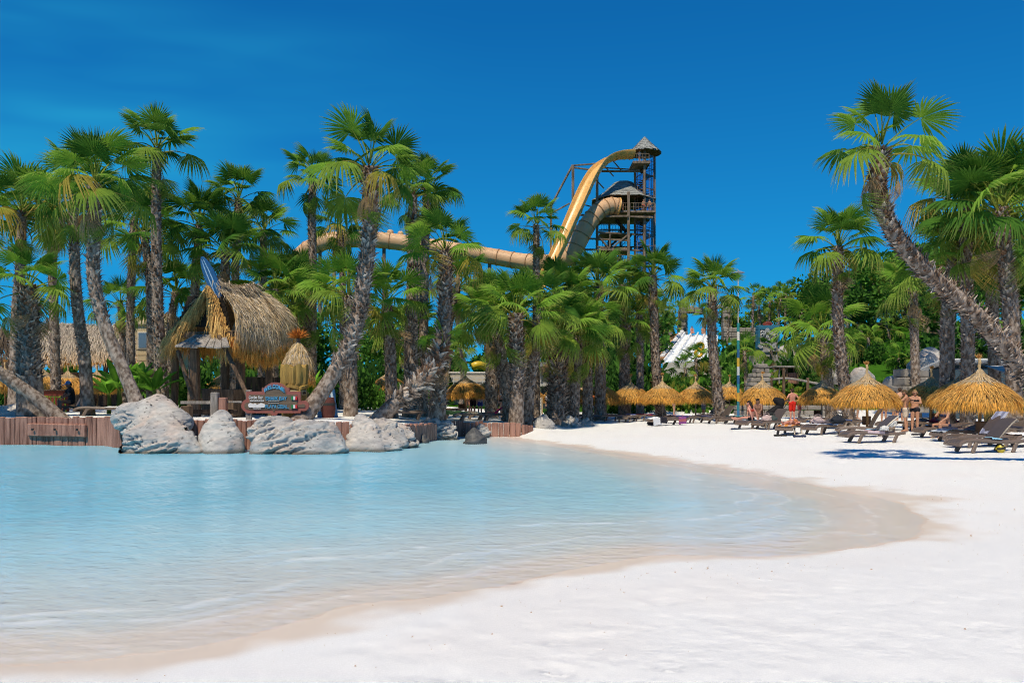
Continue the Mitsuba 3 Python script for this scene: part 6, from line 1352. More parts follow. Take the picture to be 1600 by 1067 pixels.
def towel(k, x0, x1, y0, y1, col, label, lift=.03, seed=0, cat_='towel', back=None, col2=None):
    """a crumpled cloth over the lounger k, from x0 to x1 along it and y0 to y1 across; it hangs over the rails"""
    g = np.meshgrid(np.linspace(x0, x1, 22), np.linspace(y0, y1, 22), indexing='ij'); x, y = g[0].ravel(), g[1].ravel()
    z = np.interp(x, bc[:, 0], bc[:, 1]) + .045 + lift
    if back is not None:
        b = math.radians(back); u = np.clip((x - .18) / math.cos(b), 0, 1); z = np.where(x > .18, .36 + u * math.sin(b) + .06, z)
    over = np.clip(np.abs(y) - .37, 0, 1); z = z - over * 1.0; y = np.sign(y) * (np.minimum(np.abs(y), .37) + over * .12)
    q = np.stack([x * 5, y * 5, x * 0 + seed], 1); z = z + .07 * (meshkit.fbm(q, 3, seed) - .4) * (over < .01); y = y + .05 * (meshkit.fbm(q + 9, 2, seed) - .5)
    V = np.stack([x, y, z], 1); V = V @ _lm[k][:3, :3].T + _lm[k][:3, 3]
    i, j = np.meshgrid(np.arange(21), np.arange(21), indexing='ij'); b0 = (i * 22 + j).ravel()
    f = np.vstack([np.stack([b0, b0 + 1, b0 + 23], 1), np.stack([b0, b0 + 23, b0 + 22], 1)])
    c = np.tile(np.array(col, float), (len(V), 1))
    if col2 is not None: c[(np.floor((g[1].ravel() - y0) / .13) % 2) == 1] = col2
    single('towel', tm(V, f), 'matte', label, cat_, True, c)
L_a = lounger(1363, 23.8, 0.05, 42, 'brown lounger broadside in front of the parasol left of the hugging couple')
towel(L_a, -.35, .25, -.45, .30, (0.50, 0.40, 0.44), 'pinkish towel on the broadside lounger left of the couple', seed=1)
towel(L_a, -.05, .33, -.2, .42, (0.30, 0.52, 0.68), 'pale blue crumpled towel on the broadside lounger left of the couple', .07, 2)
L_b = lounger(1352, 26.8, -0.25, 62, 'brown lounger with its back raised high behind the broadside one')
L_c = lounger(1540, 19.8, 0.10, 46, 'frontmost brown lounger with dark raised back at the right edge')
towel(L_c, -.1, .22, -.40, .05, (0.28, 0.55, 0.72), 'light blue crumpled cloth on the frontmost lounger', .05, 3)
L_d = lounger(1532, 21.6, 0.12, 50, 'brown lounger second from the front at the right edge')
towel(L_d, .12, .75, -.28, .28, (0.42, 0.43, 0.52), 'grey striped towel on the raised back of the second lounger from the front', .03, 4, back=50, col2=(0.20, 0.21, 0.30))
L_e = lounger(1505, 23.9, 0.15, 18, 'brown lounger under a long pale towel beside the largest parasol pole')
towel(L_e, -.98, .2, -.36, .36, (0.50, 0.56, 0.62), 'long pale towel over the lounger beside the largest parasol pole', .02, 5)
towel(L_e, -.15, .2, -.2, .3, (0.26, 0.03, 0.07), 'dark red cloth on the pale covered lounger', .09, 6)
L_f = lounger(1474, 26.0, 0.10, 12, 'brown lounger on which the woman in navy sits')
towel(L_f, -.5, .3, -.42, .4, (0.025, 0.03, 0.06), 'navy towel under the sitting woman', .03, 7)
L_g = lounger(1452, 30.5, 0.1, 40, 'dark lounger with a red towel behind the hugging couple')
towel(L_g, 0.1, .8, -.33, .33, (0.30, 0.015, 0.03), 'dark red towel on the lounger behind the couple', .03, 8, back=40)
L_h = lounger(1625, 21.5, 0.1, 20, 'lounger with a white towel cut by the right border'); towel(L_h, -.9, .4, -.4, .4, (0.66, 0.66, 0.66), 'white towel on the lounger cut by the right border', .02, 9)
L_i = lounger(1176, 33.0, 0.75, 0, 'brown lounger on which the woman in the black bikini sits')
towel(L_i, -.5, .1, -.38, .3, (0.06, 0.22, 0.36), 'teal blue towel on the lounger under the black bikini woman', .02, 10)
L_j = lounger(1206, 32.6, 0.55, 45, 'brown lounger with a raised back beside the black pushchair')
towel(L_j, -.35, .05, -.3, .2, (0.60, 0.12, 0.28), 'pink towel on the lounger beside the black pushchair', .02, 11)
L_k = lounger(1234, 28.6, 1.0, 0, 'brown lounger under the person lying in orange'); towel(L_k, -.9, .5, -.36, .36, (0.52, 0.20, 0.04), 'orange patterned towel under the lying person', .0, 12, col2=(0.48, 0.36, 0.30))
L_l = lounger(1286, 28.4, 0.62, 15, 'brown lounger with white and blue cloths right of the lying person')
towel(L_l, -.7, -.1, -.36, .36, (0.58, 0.60, 0.68), 'whitish cloth on the lounger right of the lying person', .02, 13); towel(L_l, -.1, .4, -.4, .3, (0.03, 0.14, 0.42), 'bright blue towel on the lounger right of the lying person', .04, 14)
L_m = lounger(981, 41.0, 1.1, 0, 'brown lounger foremost under the leftmost of the three straw parasols'); towel(L_m, -.3, .5, -.38, .38, (0.40, 0.42, 0.55), 'lilac white towel under the leftmost of the three parasols', .03, 15); 
towel(L_m, .15, .7, -.3, .3, (0.02, 0.03, 0.12), 'navy cloth at the head of the lounger under the leftmost of the three parasols', .08, 16)
L_n = lounger(1006, 42.5, 0.9, 0, 'brown lounger under the middle of the three straw parasols'); towel(L_n, -.4, .5, -.38, .38, (0.45, 0.03, 0.10), 'crimson towel under the middle of the three parasols', .03, 17)
L_o = lounger(1042, 37.0, 0.30, 0, 'brown lounger heaped with towels in front of the row of three parasols')
towel(L_o, -1.0, -.5, -.75, .3, (0.60, 0.62, 0.66), 'white towel hanging from the heaped lounger', .03, 18); towel(L_o, -.6, -.2, -.7, .3, (0.02, 0.02, 0.03), 'black cloth hanging from the heaped lounger', .05, 19); towel(L_o, .5, .95, -.7, .3, (0.20, 0.06, 0.22), 'purple patterned towel hanging at the head of the heaped lounger', .04, 20, col2=(0.35, 0.10, 0.12))
L_p = lounger(1090, 40.0, 0.5, 0, 'brown lounger left of the lone tall palm'); towel(L_p, -.1, .7, -.4, .4, (0.03, 0.035, 0.09), 'dark blue towel on the lounger left of the lone tall palm', .05, 21)
L_p2 = lounger(1060, 39.5, 0.6, 0, 'brown lounger with a blue and red towel behind the heaped one'); towel(L_p2, -.6, .7, -.45, .45, (0.04, 0.05, 0.16), 'blue towel with red bands behind the heaped lounger', .05, 22, col2=(0.30, 0.05, 0.12))
L_q = lounger(946, 42.0, 0.9, 0, 'dark lounger in the shade of the palms behind the beach boulders')
L_r = lounger(1128, 39.0, 0.4, 50, 'dark lounger with raised back behind the lone tall palm foot')
L_s = lounger(768, 36.0, 0.15, 38, 'lounger fully covered in red right of the dark shaded parasol'); towel(L_s, -.2, .85, -.42, .42, (0.50, 0.015, 0.09), 'bright crimson towel over the raised lounger behind the plank wall', .03, 23, back=38)
L_t = lounger(716, 36.2, 0.1, 0, 'lounger with a dark green towel above the plank wall'); towel(L_t, -.9, .5, -.55, .42, (0.02, 0.06, 0.025), 'dark green towel over the lounger above the plank wall', .02, 24)
L_u = lounger(741, 34.5, 0.2, 0, 'lounger with a pale towel behind the dark cone rock'); towel(L_u, -.6, .3, -.4, .4, (0.50, 0.42, 0.28), 'straw coloured towel behind the dark cone rock', .02, 25); towel(L_u, .0, .3, -.2, .3, (0.10, 0.40, 0.48), 'turquoise cloth on the straw coloured towel', .06, 26)
L_v = lounger(838, 36.0, 0.2, 0, 'dark lounger beside the grey beach boulder'); towel(L_v, -.8, .4, -.5, .4, (0.05, 0.055, 0.08), 'slate blue towel on the lounger beside the beach boulder', .02, 27)
L_w = lounger(632, 31.0, 0.2, 0, 'pale lounger behind the fallen palm trunk')
L_x = lounger(160, 29.6, 0.2, 0, 'dark lounger with a white towel left of the largest boulder'); towel(L_x, .2, .8, -.4, .4, (0.62, 0.62, 0.6), 'white towel on the lounger left of the largest boulder', .03, 28)
L_y = lounger(15, 30.0, 0.1, 0, 'lounger at the left border behind the leaning grey trunk')
parasol(918, 50.0, 'small straw parasol peeping out between the palms left of the orange top', 'parasol_pole_grey', False)
parasol(1140, 55.0, 'straw parasol far back between the lone tall palm and the striped pole', 'parasol_pole_grey', False)
parasol(872, 52.0, 'small straw parasol behind the left trunks of the silvery palm', 'parasol_pole_grey', False)
for px, Y, yaw, bk, cl, w in ((1462, 34.0, .3, 45, (.02, .02, .03), 'black'), (1490, 31.5, .2, 0, (.35, .04, .05), 'red'), (1405, 31.0, .3, 0, (.4, .38, .36), 'grey'), (1318, 33.0, .4, 0, (.05, .08, .2), 'dark blue'), (1268, 36.0, .6, 0, (.5, .48, .45), 'cream'), (1150, 38.5, .8, 0, (.05, .25, .3), 'teal'), (905, 43.0, .6, 0, (.03, .03, .05), 'black'), (1110, 43.5, .6, 40, (.45, .42, .4), 'pale'), (1580, 26.0, .2, 20, (.03, .03, .05), 'black'), (700, 41.0, .3, 0, (.3, .2, .1), 'tan'), (812, 40.0, .4, 40, (.05, .06, .1), 'navy')):
    kx = lounger(px, Y, yaw, bk, {1462: 'brown lounger with a raised back under the second row parasol behind the couple', 1490: 'brown lounger with a red towel in the shade behind the woman in navy', 1405: 'brown lounger with a grey towel just left of the couple feet', 1318: 'brown lounger with a dark blue towel by the dark palm trunk', 1268: 'brown lounger with a cream towel behind the lying person', 1150: 'brown lounger with a teal towel right of the lone tall palm', 905: 'brown lounger with a black towel behind the low brown boulder', 1110: 'brown lounger with a pale towel behind the lone tall palm', 1580: 'brown lounger with a low back under the right half of the largest parasol', 700: 'brown lounger with a tan towel behind the plank wall', 812: 'brown lounger with a navy towel behind the big low palm'}[px])
    towel(kx, -.6, .15, -.4, .38, cl, '%s towel on the lounger %s' % (w, {1462: 'in the second row behind the couple', 1490: 'in the shade behind the woman in navy', 1405: 'left of the couple feet', 1318: 'by the dark palm trunk', 1268: 'behind the lying person', 1150: 'right of the lone tall palm', 905: 'behind the low brown boulder', 1110: 'behind the lone tall palm', 1580: 'under the right half of the largest parasol', 700: 'behind the plank wall', 812: 'behind the big low palm'}[px]), .03, int(px))
# ------------------------------------------------------------------ bags, pushchair, shoes, ball
def lump(px, Y, dims, col, label, cat_, seed, lift=0.0, name='beach_bag', m_='matte'):
    ico = trimesh.creation.icosphere(subdivisions=3); v = np.array(ico.vertices); v = v * (1 + 1.1 * (meshkit.fbm(v * 1.9 + seed, 3, seed)[:, None] - .5)) * [.9, .8, .68]; v[:, 2] = np.maximum(v[:, 2], -.42)
    p = gp(px, Y); k = thing(name, label, cat_); part(k, 'body', tm(v * dims + p + [0, 0, lift + dims[2] * .55], ico.faces), m_, True, col)
    if name == 'beach_bag':
        for s in (-1, 1):
            t = np.linspace(0, np.pi, 9); part(k, 'handle', tube(np.stack([p[0] + dims[0] * .5 * np.cos(t), p[1] + s * dims[1] * .3 + 0 * t, p[2] + lift + dims[2] * (1.2 + .5 * np.sin(t))], 1), .012, 5), m_, True, tuple(np.array(col) * .6 + .01))
lump(1309, 28.0, (.30, .22, .26), (0.02, 0.025, 0.035), 'black beach bag on the lounger with the blue towel', 'bag', 1, .36); lump(1278, 28.3, (.26, .20, .20), (0.45, 0.35, 0.34), 'pale patterned beach bag between the white cloth and the blue towel', 'bag', 2, .38)
lump(1198, 32.2, (.22, .18, .20), (0.55, 0.42, 0.40), 'white and pink beach bag in front of the black pushchair', 'bag', 3, .36); lump(1206, 32.4, (.24, .18, .20), (0.06, 0.08, 0.08), 'dark grey beach bag under the pushchair handle', 'bag', 4, .36)
lump(1382, 23.4, (.14, .12, .12), (0.62, 0.62, 0.60), 'small white cloth bundle right of the pale blue towel', 'cloth', 5, .38, 'cloth_bundle'); lump(1020, 37.2, (.3, .2, .2), (0.02, 0.02, 0.03), 'black bag at the foot of the heaped lounger', 'bag', 6)
lump(1390, 26.0, (.25, .18, .2), (0.60, 0.60, 0.58), 'white bundle against the high raised lounger back', 'cloth', 7, .36, 'cloth_bundle'); lump(1552, 22.0, (.3, .22, .5), (0.01, 0.01, 0.012), 'black bag hanging by the largest parasol pole', 'bag', 8)
ball = thing('ball', 'yellow and black ball under the frontmost lounger', 'ball'); p = gp(1563, 19.6)
ico = trimesh.creation.icosphere(subdivisions=3, radius=.12); cc = np.where((meshkit.noise(np.array(ico.vertices) * 14 + 3, 2) > .5)[:, None], [.5, .4, .03], [.02, .02, .02]); part(ball, 'skin', tm(np.array(ico.vertices) + p + [0, 0, .11], ico.faces), 'satin', True, cc)
for px, Y, c, w in ((1213, 27.5, (0.02, 0.02, 0.02), 'black flip flops left of the lying person'), (1243, 26.9, (0.02, 0.03, 0.08), 'navy shoes under the lying person'), (1145, 32.4, (0.03, 0.05, 0.09), 'dark blue sandals left of the black bikini woman'), (1428, 27.4, (0.05, 0.05, 0.06), 'dark sandals near the hugging couple')):
    k = thing('shoes', w, 'shoes'); p = gp(px, Y)
    for s in (0, 1):
        sl = hull([(p + [s * .22 - .06, .02 * s, .035], .035), (p + [s * .22 + .08, .05 * s, .035], .045), (p + [s * .22 + .15, .06 * s, .03], .035)]); part(k, 'shoe', sl, 'matte', 35, c)
pc = thing('pushchair', 'black pushchair standing between the loungers left of the man in red shorts', 'pushchair'); p = gp(1209, 33.6); p[2] += .02
BLK = (0.012, 0.012, 0.014)
part(pc, 'seat', hull([(p + [-.25, 0, .55], .16), (p + [.15, .05, .62], .18), (p + [.36, .05, 1.0], .12)]), 'matte', 35, BLK); part(pc, 'hood', hull([(p + [.30, .05, 1.02], .17), (p + [.12, .05, 1.18], .14), (p + [.38, .05, 1.15], .12)]), 'matte', 35, BLK)
for s in (-.2, .25):
    part(pc, 'frame', tube([p + [-.38, s, .1], p + [.1, s, .5], p + [.62, s, 1.18]], .018, 6), 'satin', True, BLK); part(pc, 'frame', tube([p + [.38, s, .1], p + [.02, s, .62]], .018, 6), 'satin', True, BLK)
    for x in (-.40, .40): part(pc, 'wheel', xf(trimesh.creation.annulus(.07, .12, .04, sections=20), mat(p + [x, s, .12], 0, 1, math.pi / 2)), 'satin', 30, (.03, .03, .03))
part(pc, 'handle', tube([p + [.62, -.2, 1.18], p + [.62, .25, 1.18]], .02, 6), 'satin', True, BLK)
inf = thing('swim_ring', 'big yellow double swim ring standing on the slope before the white slide', 'swim ring'); p = at(1093, 546, 66)
a = np.linspace(0, 2 * np.pi, 21)
for dz, r in ((.25, .27), (-.33, .27)): part(inf, 'ring', tube(np.stack([p[0] + r * np.cos(a) + dz * .25, p[1] + 0 * a, p[2] + dz + r * np.sin(a)], 1), .13, 10, False), 'satin', True, (0.70, 0.42, 0.02))

# ------------------------------------------------------------------ people
SK = dict(fair=(0.56, 0.33, 0.24), tan=(0.47, 0.24, 0.145), dark=(0.25, 0.125, 0.08), pink=(0.58, 0.27, 0.20))
STAND = dict(pelvis=(0, 0, .96), waist=(0, 0, 1.10), chest=(0, .01, 1.30), neck=(0, .015, 1.50), head=(0, -.005, 1.63), shL=(.175, .015, 1.43), shR=(-.175, .015, 1.43), elL=(.225, .03, 1.14), elR=(-.225, .03, 1.14), wrL=(.235, -.05, .90), wrR=(-.235, -.05, .90),
             hipL=(.085, 0, .93), hipR=(-.085, 0, .93), knL=(.095, -.02, .50), knR=(-.095, -.02, .50), anL=(.10, .02, .085), anR=(-.10, .02, .085), toL=(.12, -.15, .03), toR=(-.12, -.15, .03))
SIT = dict(pelvis=(0, 0, .12), waist=(0, 0, .27), chest=(0, -.03, .47), neck=(0, -.06, .66), head=(0, -.11, .78), shL=(.17, -.05, .60), shR=(-.17, -.05, .60), elL=(.21, -.20, .38), elR=(-.21, -.20, .38), wrL=(.14, -.36, .28), wrR=(-.14, -.36, .28),
           hipL=(.09, -.02, .11), hipR=(-.09, -.02, .11), knL=(.12, -.44, .12), knR=(-.12, -.44, .12), anL=(.12, -.46, -.30), anR=(-.12, -.46, -.30), toL=(.13, -.63, -.36), toR=(-.13, -.63, -.36))


def person(label, pos, height, yaw, skin, clothes=(), hair=(0.05, 0.03, 0.02), longhair=False, base=STAND, pose=None, fem=False, fine=.03, face=0.0, extra=None):
    """clothes: (kind, colour) with kind shorts, trunks, brief, top, shirt, glasses, cap, hat"""
    J = {k: np.array(v, float) for k, v in {**base, **(pose or {})}.items()}
    key = thing('person', label, 'person')
    s = height / 1.75
    M = mat(pos, yaw, s)
    W = .92 if fem else 1.0
    def bone(m, a, ra, b, rb):
        q = hull([(a, ra), (b, rb)], 12); return q if m is None else m + q
    def torso(g=0.0, legs=.62):
        lat = unit(J['hipL'] - J['hipR']); la2 = unit(J['shL'] - J['shR'])
        m = hull([(J['hipL'] + lat * .015, .098 + g), (J['hipR'] - lat * .015, .098 + g), (J['pelvis'], .11 + g)], 14)
        w = .055 if fem else .07
        m = m + hull([(J['hipL'], .095 + g), (J['hipR'], .095 + g), (J['waist'] + lat * w, .085 * W + g), (J['waist'] - lat * w, .085 * W + g)], 14)
        m = m + hull([(J['waist'] + lat * w, .085 * W + g), (J['waist'] - lat * w, .085 * W + g), (J['chest'] + la2 * .075, .098 * W + g), (J['chest'] - la2 * .075, .098 * W + g)], 14)
        m = m + hull([(J['chest'] + la2 * .075, .098 * W + g), (J['chest'] - la2 * .075, .098 * W + g), (J['shL'] - la2 * .04, .062 + g), (J['shR'] + la2 * .04, .062 + g), (J['neck'], .055 + g)], 14)
        if fem:
            f = unit(np.cross(la2, J['neck'] - J['waist']));
            for e in (-1, 1): m = m + m3.Manifold.sphere(.062 + g, 12).translate(list(J['chest'] + la2 * .07 * e + f * (.065) ))
        return m
    def limbs(g=0.0, arms=True, leg=1.0):
        m = None
        for e in 'LR':
            if arms:
                m = bone(m, J['sh' + e], .058 + g, J['el' + e], .042 + g); m = bone(m, J['el' + e], .042 + g, J['wr' + e], .028 + g)
            kn = J['hip' + e] + (J['kn' + e] - J['hip' + e]) * min(1, leg)
            m = bone(m, J['hip' + e], .092 + g, kn, (.060 if leg >= 1 else .092 - .032 * leg) + g)
            if leg >= 1:
                calf = J['kn' + e] * .68 + J['an' + e] * .32; back = unit(np.cross(J['hipL'] - J['hipR'], J['kn' + e] - J['an' + e]))
                m = bone(m, J['kn' + e], .056, calf + back * -.012, .056); m = bone(m, calf + back * -.012, .056, J['an' + e], .036)
                heel = J['an' + e] + (J['an' + e] - J['to' + e]) * .32; heel[2] = min(J['an' + e][2], heel[2]); heel = heel + unit(J['to' + e] - J['an' + e]) * 0 
                ball_ = J['an' + e] * .3 + J['to' + e] * .7
                m = m + hull([(J['an' + e], .036), (heel * .6 + np.array([J['an' + e][0], J['an' + e][1], J['to' + e][2]]) * .4, .032), (ball_, .038), (J['to' + e], .026)], 10)
        return m
    body = torso() + limbs()
    up = unit(J['head'] - J['neck']); lat = unit(J['shL'] - J['shR']); c, sn = math.cos(face), math.sin(face)
    fwd = unit(np.cross(lat, up)); fwd = fwd if (fwd @ np.cross(lat, J['neck'] - J['waist'])) > 0 else -fwd
    hl = lat * c + fwd * sn; hf = fwd * c - lat * sn; hd = J['head']
    P = lambda x, y, z: hd + hl * x + hf * y + up * z
    body = body + hull([(J['neck'] - up * .03, .055), (hd - up * .05, .05)], 12)
    body = body + hull([(P(0, -.015, .035), .090), (P(0, .02, .03), .082), (P(0, .03, -.055), .055), (P(0, .065, -.085), .026)], 14)
    body = body + hull([(P(0, .095, .02), .010), (P(0, .118, -.022), .013), (P(.012, .10, -.026), .01), (P(-.012, .10, -.026), .01)], 8)
    for e in (-1, 1): body = body + hull([(P(e * .085, -.01, .012), .014), (P(e * .092, -.016, -.02), .012), (P(e * .092, -.02, .03), .014)], 8)
    # hands: palm, four unequal bent fingers and a thumb from the side of the palm
    for e, sg in (('L', 1), ('R', -1)):
        d = unit(J['wr' + e] - J['el' + e]); x = unit(np.cross(d, hf)) if abs(d @ hf) < .9 else unit(np.cross(d, up)); n_ = unit(np.cross(d, x)); wr = J['wr' + e]
        if n_ @ (J['pelvis'] - wr) < 0: n_ = -n_
        body = body + hull([(wr, .026), (wr + d * .035 + x * .026, .014), (wr + d * .035 - x * .026, .014), (wr + d * .085 + x * .032, .012), (wr + d * .085 - x * .032, .012)], 8)
        for k, (o, L) in enumerate(((-.030, .062), (-.010, .074), (.010, .069), (.030, .052))):
            a0 = wr + d * .085 + x * o; a1 = a0 + d * L * .5 + n_ * .010 * (1 + k * .2) + x * o * .15; a2 = a1 + d * L * .42 + n_ * .022
            body = body + hull([(a0, .0105), (a1, .0095)], 6) + hull([(a1, .0095), (a2, .0080)], 6)
        th = -1 if (x @ hf) < 0 else 1
        b0 = wr + d * .025 + x * .024 * th; b1 = b0 + d * .035 + x * .030 * th + n_ * .01; b2 = b1 + d * .034 + x * .006 * th + n_ * .008
        body = body + hull([(b0, .015), (b1, .0115)], 6) + hull([(b1, .0115), (b2, .0095)], 6)
    def put(nm, m, b, col, lab=None, sm=True, it=8):
        m = m.refine_to_length(fine); g = m.to_mesh(); t = trimesh.Trimesh(g.vert_properties[:, :3], g.tri_verts)
        if it: trimesh.smoothing.filter_taubin(t, .5, .52, it)
        t.apply_transform(M); return part(key, nm, t, b, True, col, label=lab)
    bk = put('body', body, 'skin', SK[skin] if isinstance(skin, str) else skin, it=5)
    # face
    if fine < .05:
        for e in (-1, 1): put('eye', hull([(P(e * .031, .083, .012), .010), (P(e * .040, .080, .012), .008)], 8), 'satin', (.03, .02, .015), it=0)
        put('mouth', hull([(P(-.018, .088, -.055), .007), (P(.018, .088, -.055), .007), (P(0, .094, -.056), .008)], 8), 'satin', (.30, .08, .07), it=0)
    hm = hull([(P(0, -.030, .055), .092), (P(0, .012, .075), .076), (P(0, -.055, .0), .072)], 14)
    if longhair: hm = hm + hull([(P(0, -.06, .0), .075), (P(0, -.075, -.16), .06), (P(.03, -.06, -.22), .03), (P(-.03, -.06, -.22), .03)], 12)
    put('hair', hm, 'matte', hair, it=4)
    for kind, col in clothes:
        if kind in ('shorts', 'trunks'):
            lg = .62 if kind == 'shorts' else .85
            m = hull([(J['hipL'] + unit(J['hipL'] - J['hipR']) * .02, .112), (J['hipR'] - unit(J['hipL'] - J['hipR']) * .02, .112), (J['pelvis'] * .55 + J['waist'] * .45, .108)], 14)
            for e in 'LR': m = m + hull([(J['hip' + e], .115), (J['hip' + e] + (J['kn' + e] - J['hip' + e]) * lg, .092)], 14)
            put('shorts', m, 'matte', col)
        if kind == 'brief':
            m = torso(.010); ax = unit(J['waist'] - J['pelvis']); m = m.trim_by_plane(list(-ax), float(-ax @ (J['pelvis'] + ax * .05))).trim_by_plane(list(ax), float(ax @ (J['pelvis'] - ax * .13))); put('bikini_bottom', m, 'matte', col, it=2)
        if kind == 'top':
            m = torso(.009); ax = unit(J['neck'] - J['chest']); m = m.trim_by_plane(list(-ax), float(-ax @ (J['chest'] + ax * .055))).trim_by_plane(list(ax), float(ax @ (J['chest'] - ax * .05))); put('bikini_top', m, 'matte', col, it=2)
        if kind == 'shirt':
            m = torso(.018)
            for e in 'LR': m = m + hull([(J['sh' + e], .075), (J['sh' + e] * .5 + J['el' + e] * .5, .064)], 12)
            put('shirt', m, 'matte', col)
        if kind == 'glasses': put('sunglasses', hull([(P(-.045, .088, .014), .016), (P(.045, .088, .014), .016), (P(0, .098, .016), .012)], 8), 'satin', col, it=0)
        if kind in ('cap', 'hat'):
            m = hull([(P(0, -.02, .075), .098), (P(0, .0, .10), .085)], 14); brim = .14 if kind == 'cap' else .2
            put('cap' if kind == 'cap' else 'hat', m + hull([(P(-.05, .09, .085), .012), (P(.05, .09, .085), .012), (P(0, .09 + brim * .6, .075), .012)], 8), 'matte', col, it=2)
    return key


# the hugging pair
c1_, c2_ = gp(1415.5, 29.6), gp(1429.5, 29.4)
person('man in cream shorts seen from behind, hugging the woman in sunglasses', c1_, 1.60, 0.9 + math.pi, 'tan', [('shorts', (0.60, 0.50, 0.40))], (0.10, 0.07, 0.04), pose=dict(elR=(-.30, -.16, 1.26), wrR=(-.12, -.36, 1.24), elL=(.28, -.18, 1.24), wrL=(.10, -.36, 1.20), head=(.02, -.04, 1.63)), fine=.026)
person('woman in a black bikini and sunglasses hugged by the man in cream shorts', c2_, 1.60, -0.35, 'tan', [('brief', (.015, .015, .02)), ('top', (.015, .015, .02)), ('glasses', (.01, .01, .01))], (0.30, 0.19, 0.09), True, fem=True, fine=.026, pose=dict(elR=(-.30, -.12, 1.27), wrR=(-.26, -.30, 1.38), elL=(.20, -.16, 1.22), wrL=(-.06, -.28, 1.25)))
person('man in navy shorts striding away behind the hugging couple', gp(1406, 39.5), 1.78, math.pi - .5, 'tan', [('trunks', (.012, .025, .09))], pose=dict(anL=(.10, .32, .12), knL=(.10, .10, .50), toL=(.11, .20, .03), elL=(.36, .08, 1.22), wrL=(.50, -.04, 1.12), chest=(0, -.05, 1.30), neck=(0, -.09, 1.50), head=(0, -.13, 1.62), shL=(.175, -.07, 1.43), shR=(-.175, -.07, 1.43)))
person('child standing beside the striding man in navy shorts', gp(1397, 41.0), 1.62, .4, 'tan', [('shorts', (.2, .2, .22))], fine=.05)
person('person with a blue cap half hidden behind the parasol left of the couple', gp(1381, 40.5), 1.70, 2.4, 'tan', [('shorts', (.32, .14, .08)), ('cap', (.03, .30, .60))], fine=.05)
person('man in bright red swim shorts standing with his back turned, hands on hips', gp(1238, 43.0) + [0, 0, .02], 1.76, math.pi + .05, 'pink', [('trunks', (.62, .025, .015))], pose=dict(elL=(.36, .10, 1.18), wrL=(.20, -.03, 1.03), elR=(-.36, .10, 1.18), wrR=(-.20, -.03, 1.03)), fine=.03)
person('person bending forward just right of the man in red shorts', gp(1249, 46.0), 1.5, .8, 'fair', [('shorts', (.45, .1, .08))], (0.2, .12, .06), pose=dict(chest=(0, -.16, 1.22), neck=(0, -.32, 1.34), head=(0, -.43, 1.40), shL=(.17, -.28, 1.30), shR=(-.17, -.28, 1.30), elL=(.20, -.36, 1.02), elR=(-.20, -.36, 1.02), wrL=(.16, -.34, .78), wrR=(-.16, -.34, .78)), fine=.05)
def seat(k, x, y=0.0, z=.33): return (_lm[k] @ np.array([x, y, z, 1]))[:3]
person('woman in navy bottoms sitting sideways with her hand at her face', seat(L_f, .0, -.12, .34), 1.68, -1.15, 'tan', [('brief', (.012, .02, .06)), ('top', (.02, .03, .08))], (0.20, 0.11, 0.06), True, SIT, dict(elR=(-.14, -.30, .44), wrR=(-.05, -.17, .68), knL=(.12, -.43, .14), knR=(-.14, -.42, .12)), fem=True, fine=.026)
person('woman in a black bikini bottom sitting on the lounger left of the pushchair', seat(L_i, -.1, 0, .35), 1.66, -2.4, 'pink', [('brief', (.015, .012, .015)), ('top', (.5, .08, .05))], (0.03, 0.02, 0.015), True, SIT, dict(knL=(.12, -.42, .14), anL=(.12, -.78, .06), toL=(.14, -.94, .14), knR=(-.12, -.42, .14), anR=(-.12, -.78, .06), toR=(-.14, -.94, .14), elL=(.24, .10, .36), wrL=(.22, .16, .12), elR=(-.24, .10, .36), wrR=(-.22, .16, .12)), fem=True, fine=.035)
person('tanned person sitting in the shade behind the black bikini woman', gp(1185, 36.5) + [0, 0, .38], 1.7, -.6, 'dark', [('brief', (.05, .02, .02))], (0.02, 0.015, 0.012), True, SIT, fem=True, fine=.05)
ly = seat(L_k, .25, 0, .44)
LIE = dict(pelvis=(0, 0, .0), waist=(0, .15, .0), chest=(0, .36, .01), neck=(0, .56, .03), head=(0, .70, .06), shL=(.175, .49, .01), shR=(-.175, .49, .01), elL=(.26, .22, .02), elR=(-.26, .22, .02), wrL=(.22, -.02, .02), wrR=(-.22, -.02, .02),
           hipL=(.09, -.03, 0), hipR=(-.09, -.03, 0), knL=(.12, -.42, .12), knR=(-.10, -.46, .02), anL=(.12, -.80, .0), anR=(-.10, -.88, .0), toL=(.14, -.92, .10), toR=(-.13, -.98, .10))
person('person lying flat on the orange towel', ly, 1.7, -math.pi / 2 + 1.0, 'pink', [('brief', (.40, .12, .02)), ('top', (.40, .12, .02))], (0.12, .07, .03), False, LIE, fem=True, fine=.035)
person('woman in an orange top and white shorts in front of the dark parasol', gp(923, 44.0), 1.64, .1, 'pink', [('shorts', (.60, .62, .66)), ('shirt', (.62, .16, .05))], (0.40, .25, .10), True, fem=True, fine=.035)
person('man in black shorts under the dark parasol above the plank wall', gp(739, 44.5), 1.76, math.pi - .2, 'pink', [('trunks', (.015, .015, .02))], fine=.035)
person('tanned woman left of the man in black shorts', gp(731, 45.5), 1.68, .5, 'tan', [('brief', (.25, .15, .10)), ('top', (.25, .15, .1))], longhair=True, fem=True, fine=.05)
person('boy in blue shorts right of the man in black shorts', gp(750, 44.5), 1.5, .3, 'fair', [('shorts', (.03, .05, .30)), ('shirt', (.30, .32, .38))], fine=.05)
person('child in blue shorts left of the dark parasol behind the palm trunk', gp(694, 41.0), 1.35, 1.2, 'tan', [('shorts', (.02, .03, .20)), ('shirt', (.03, .04, .22))], fine=.05)
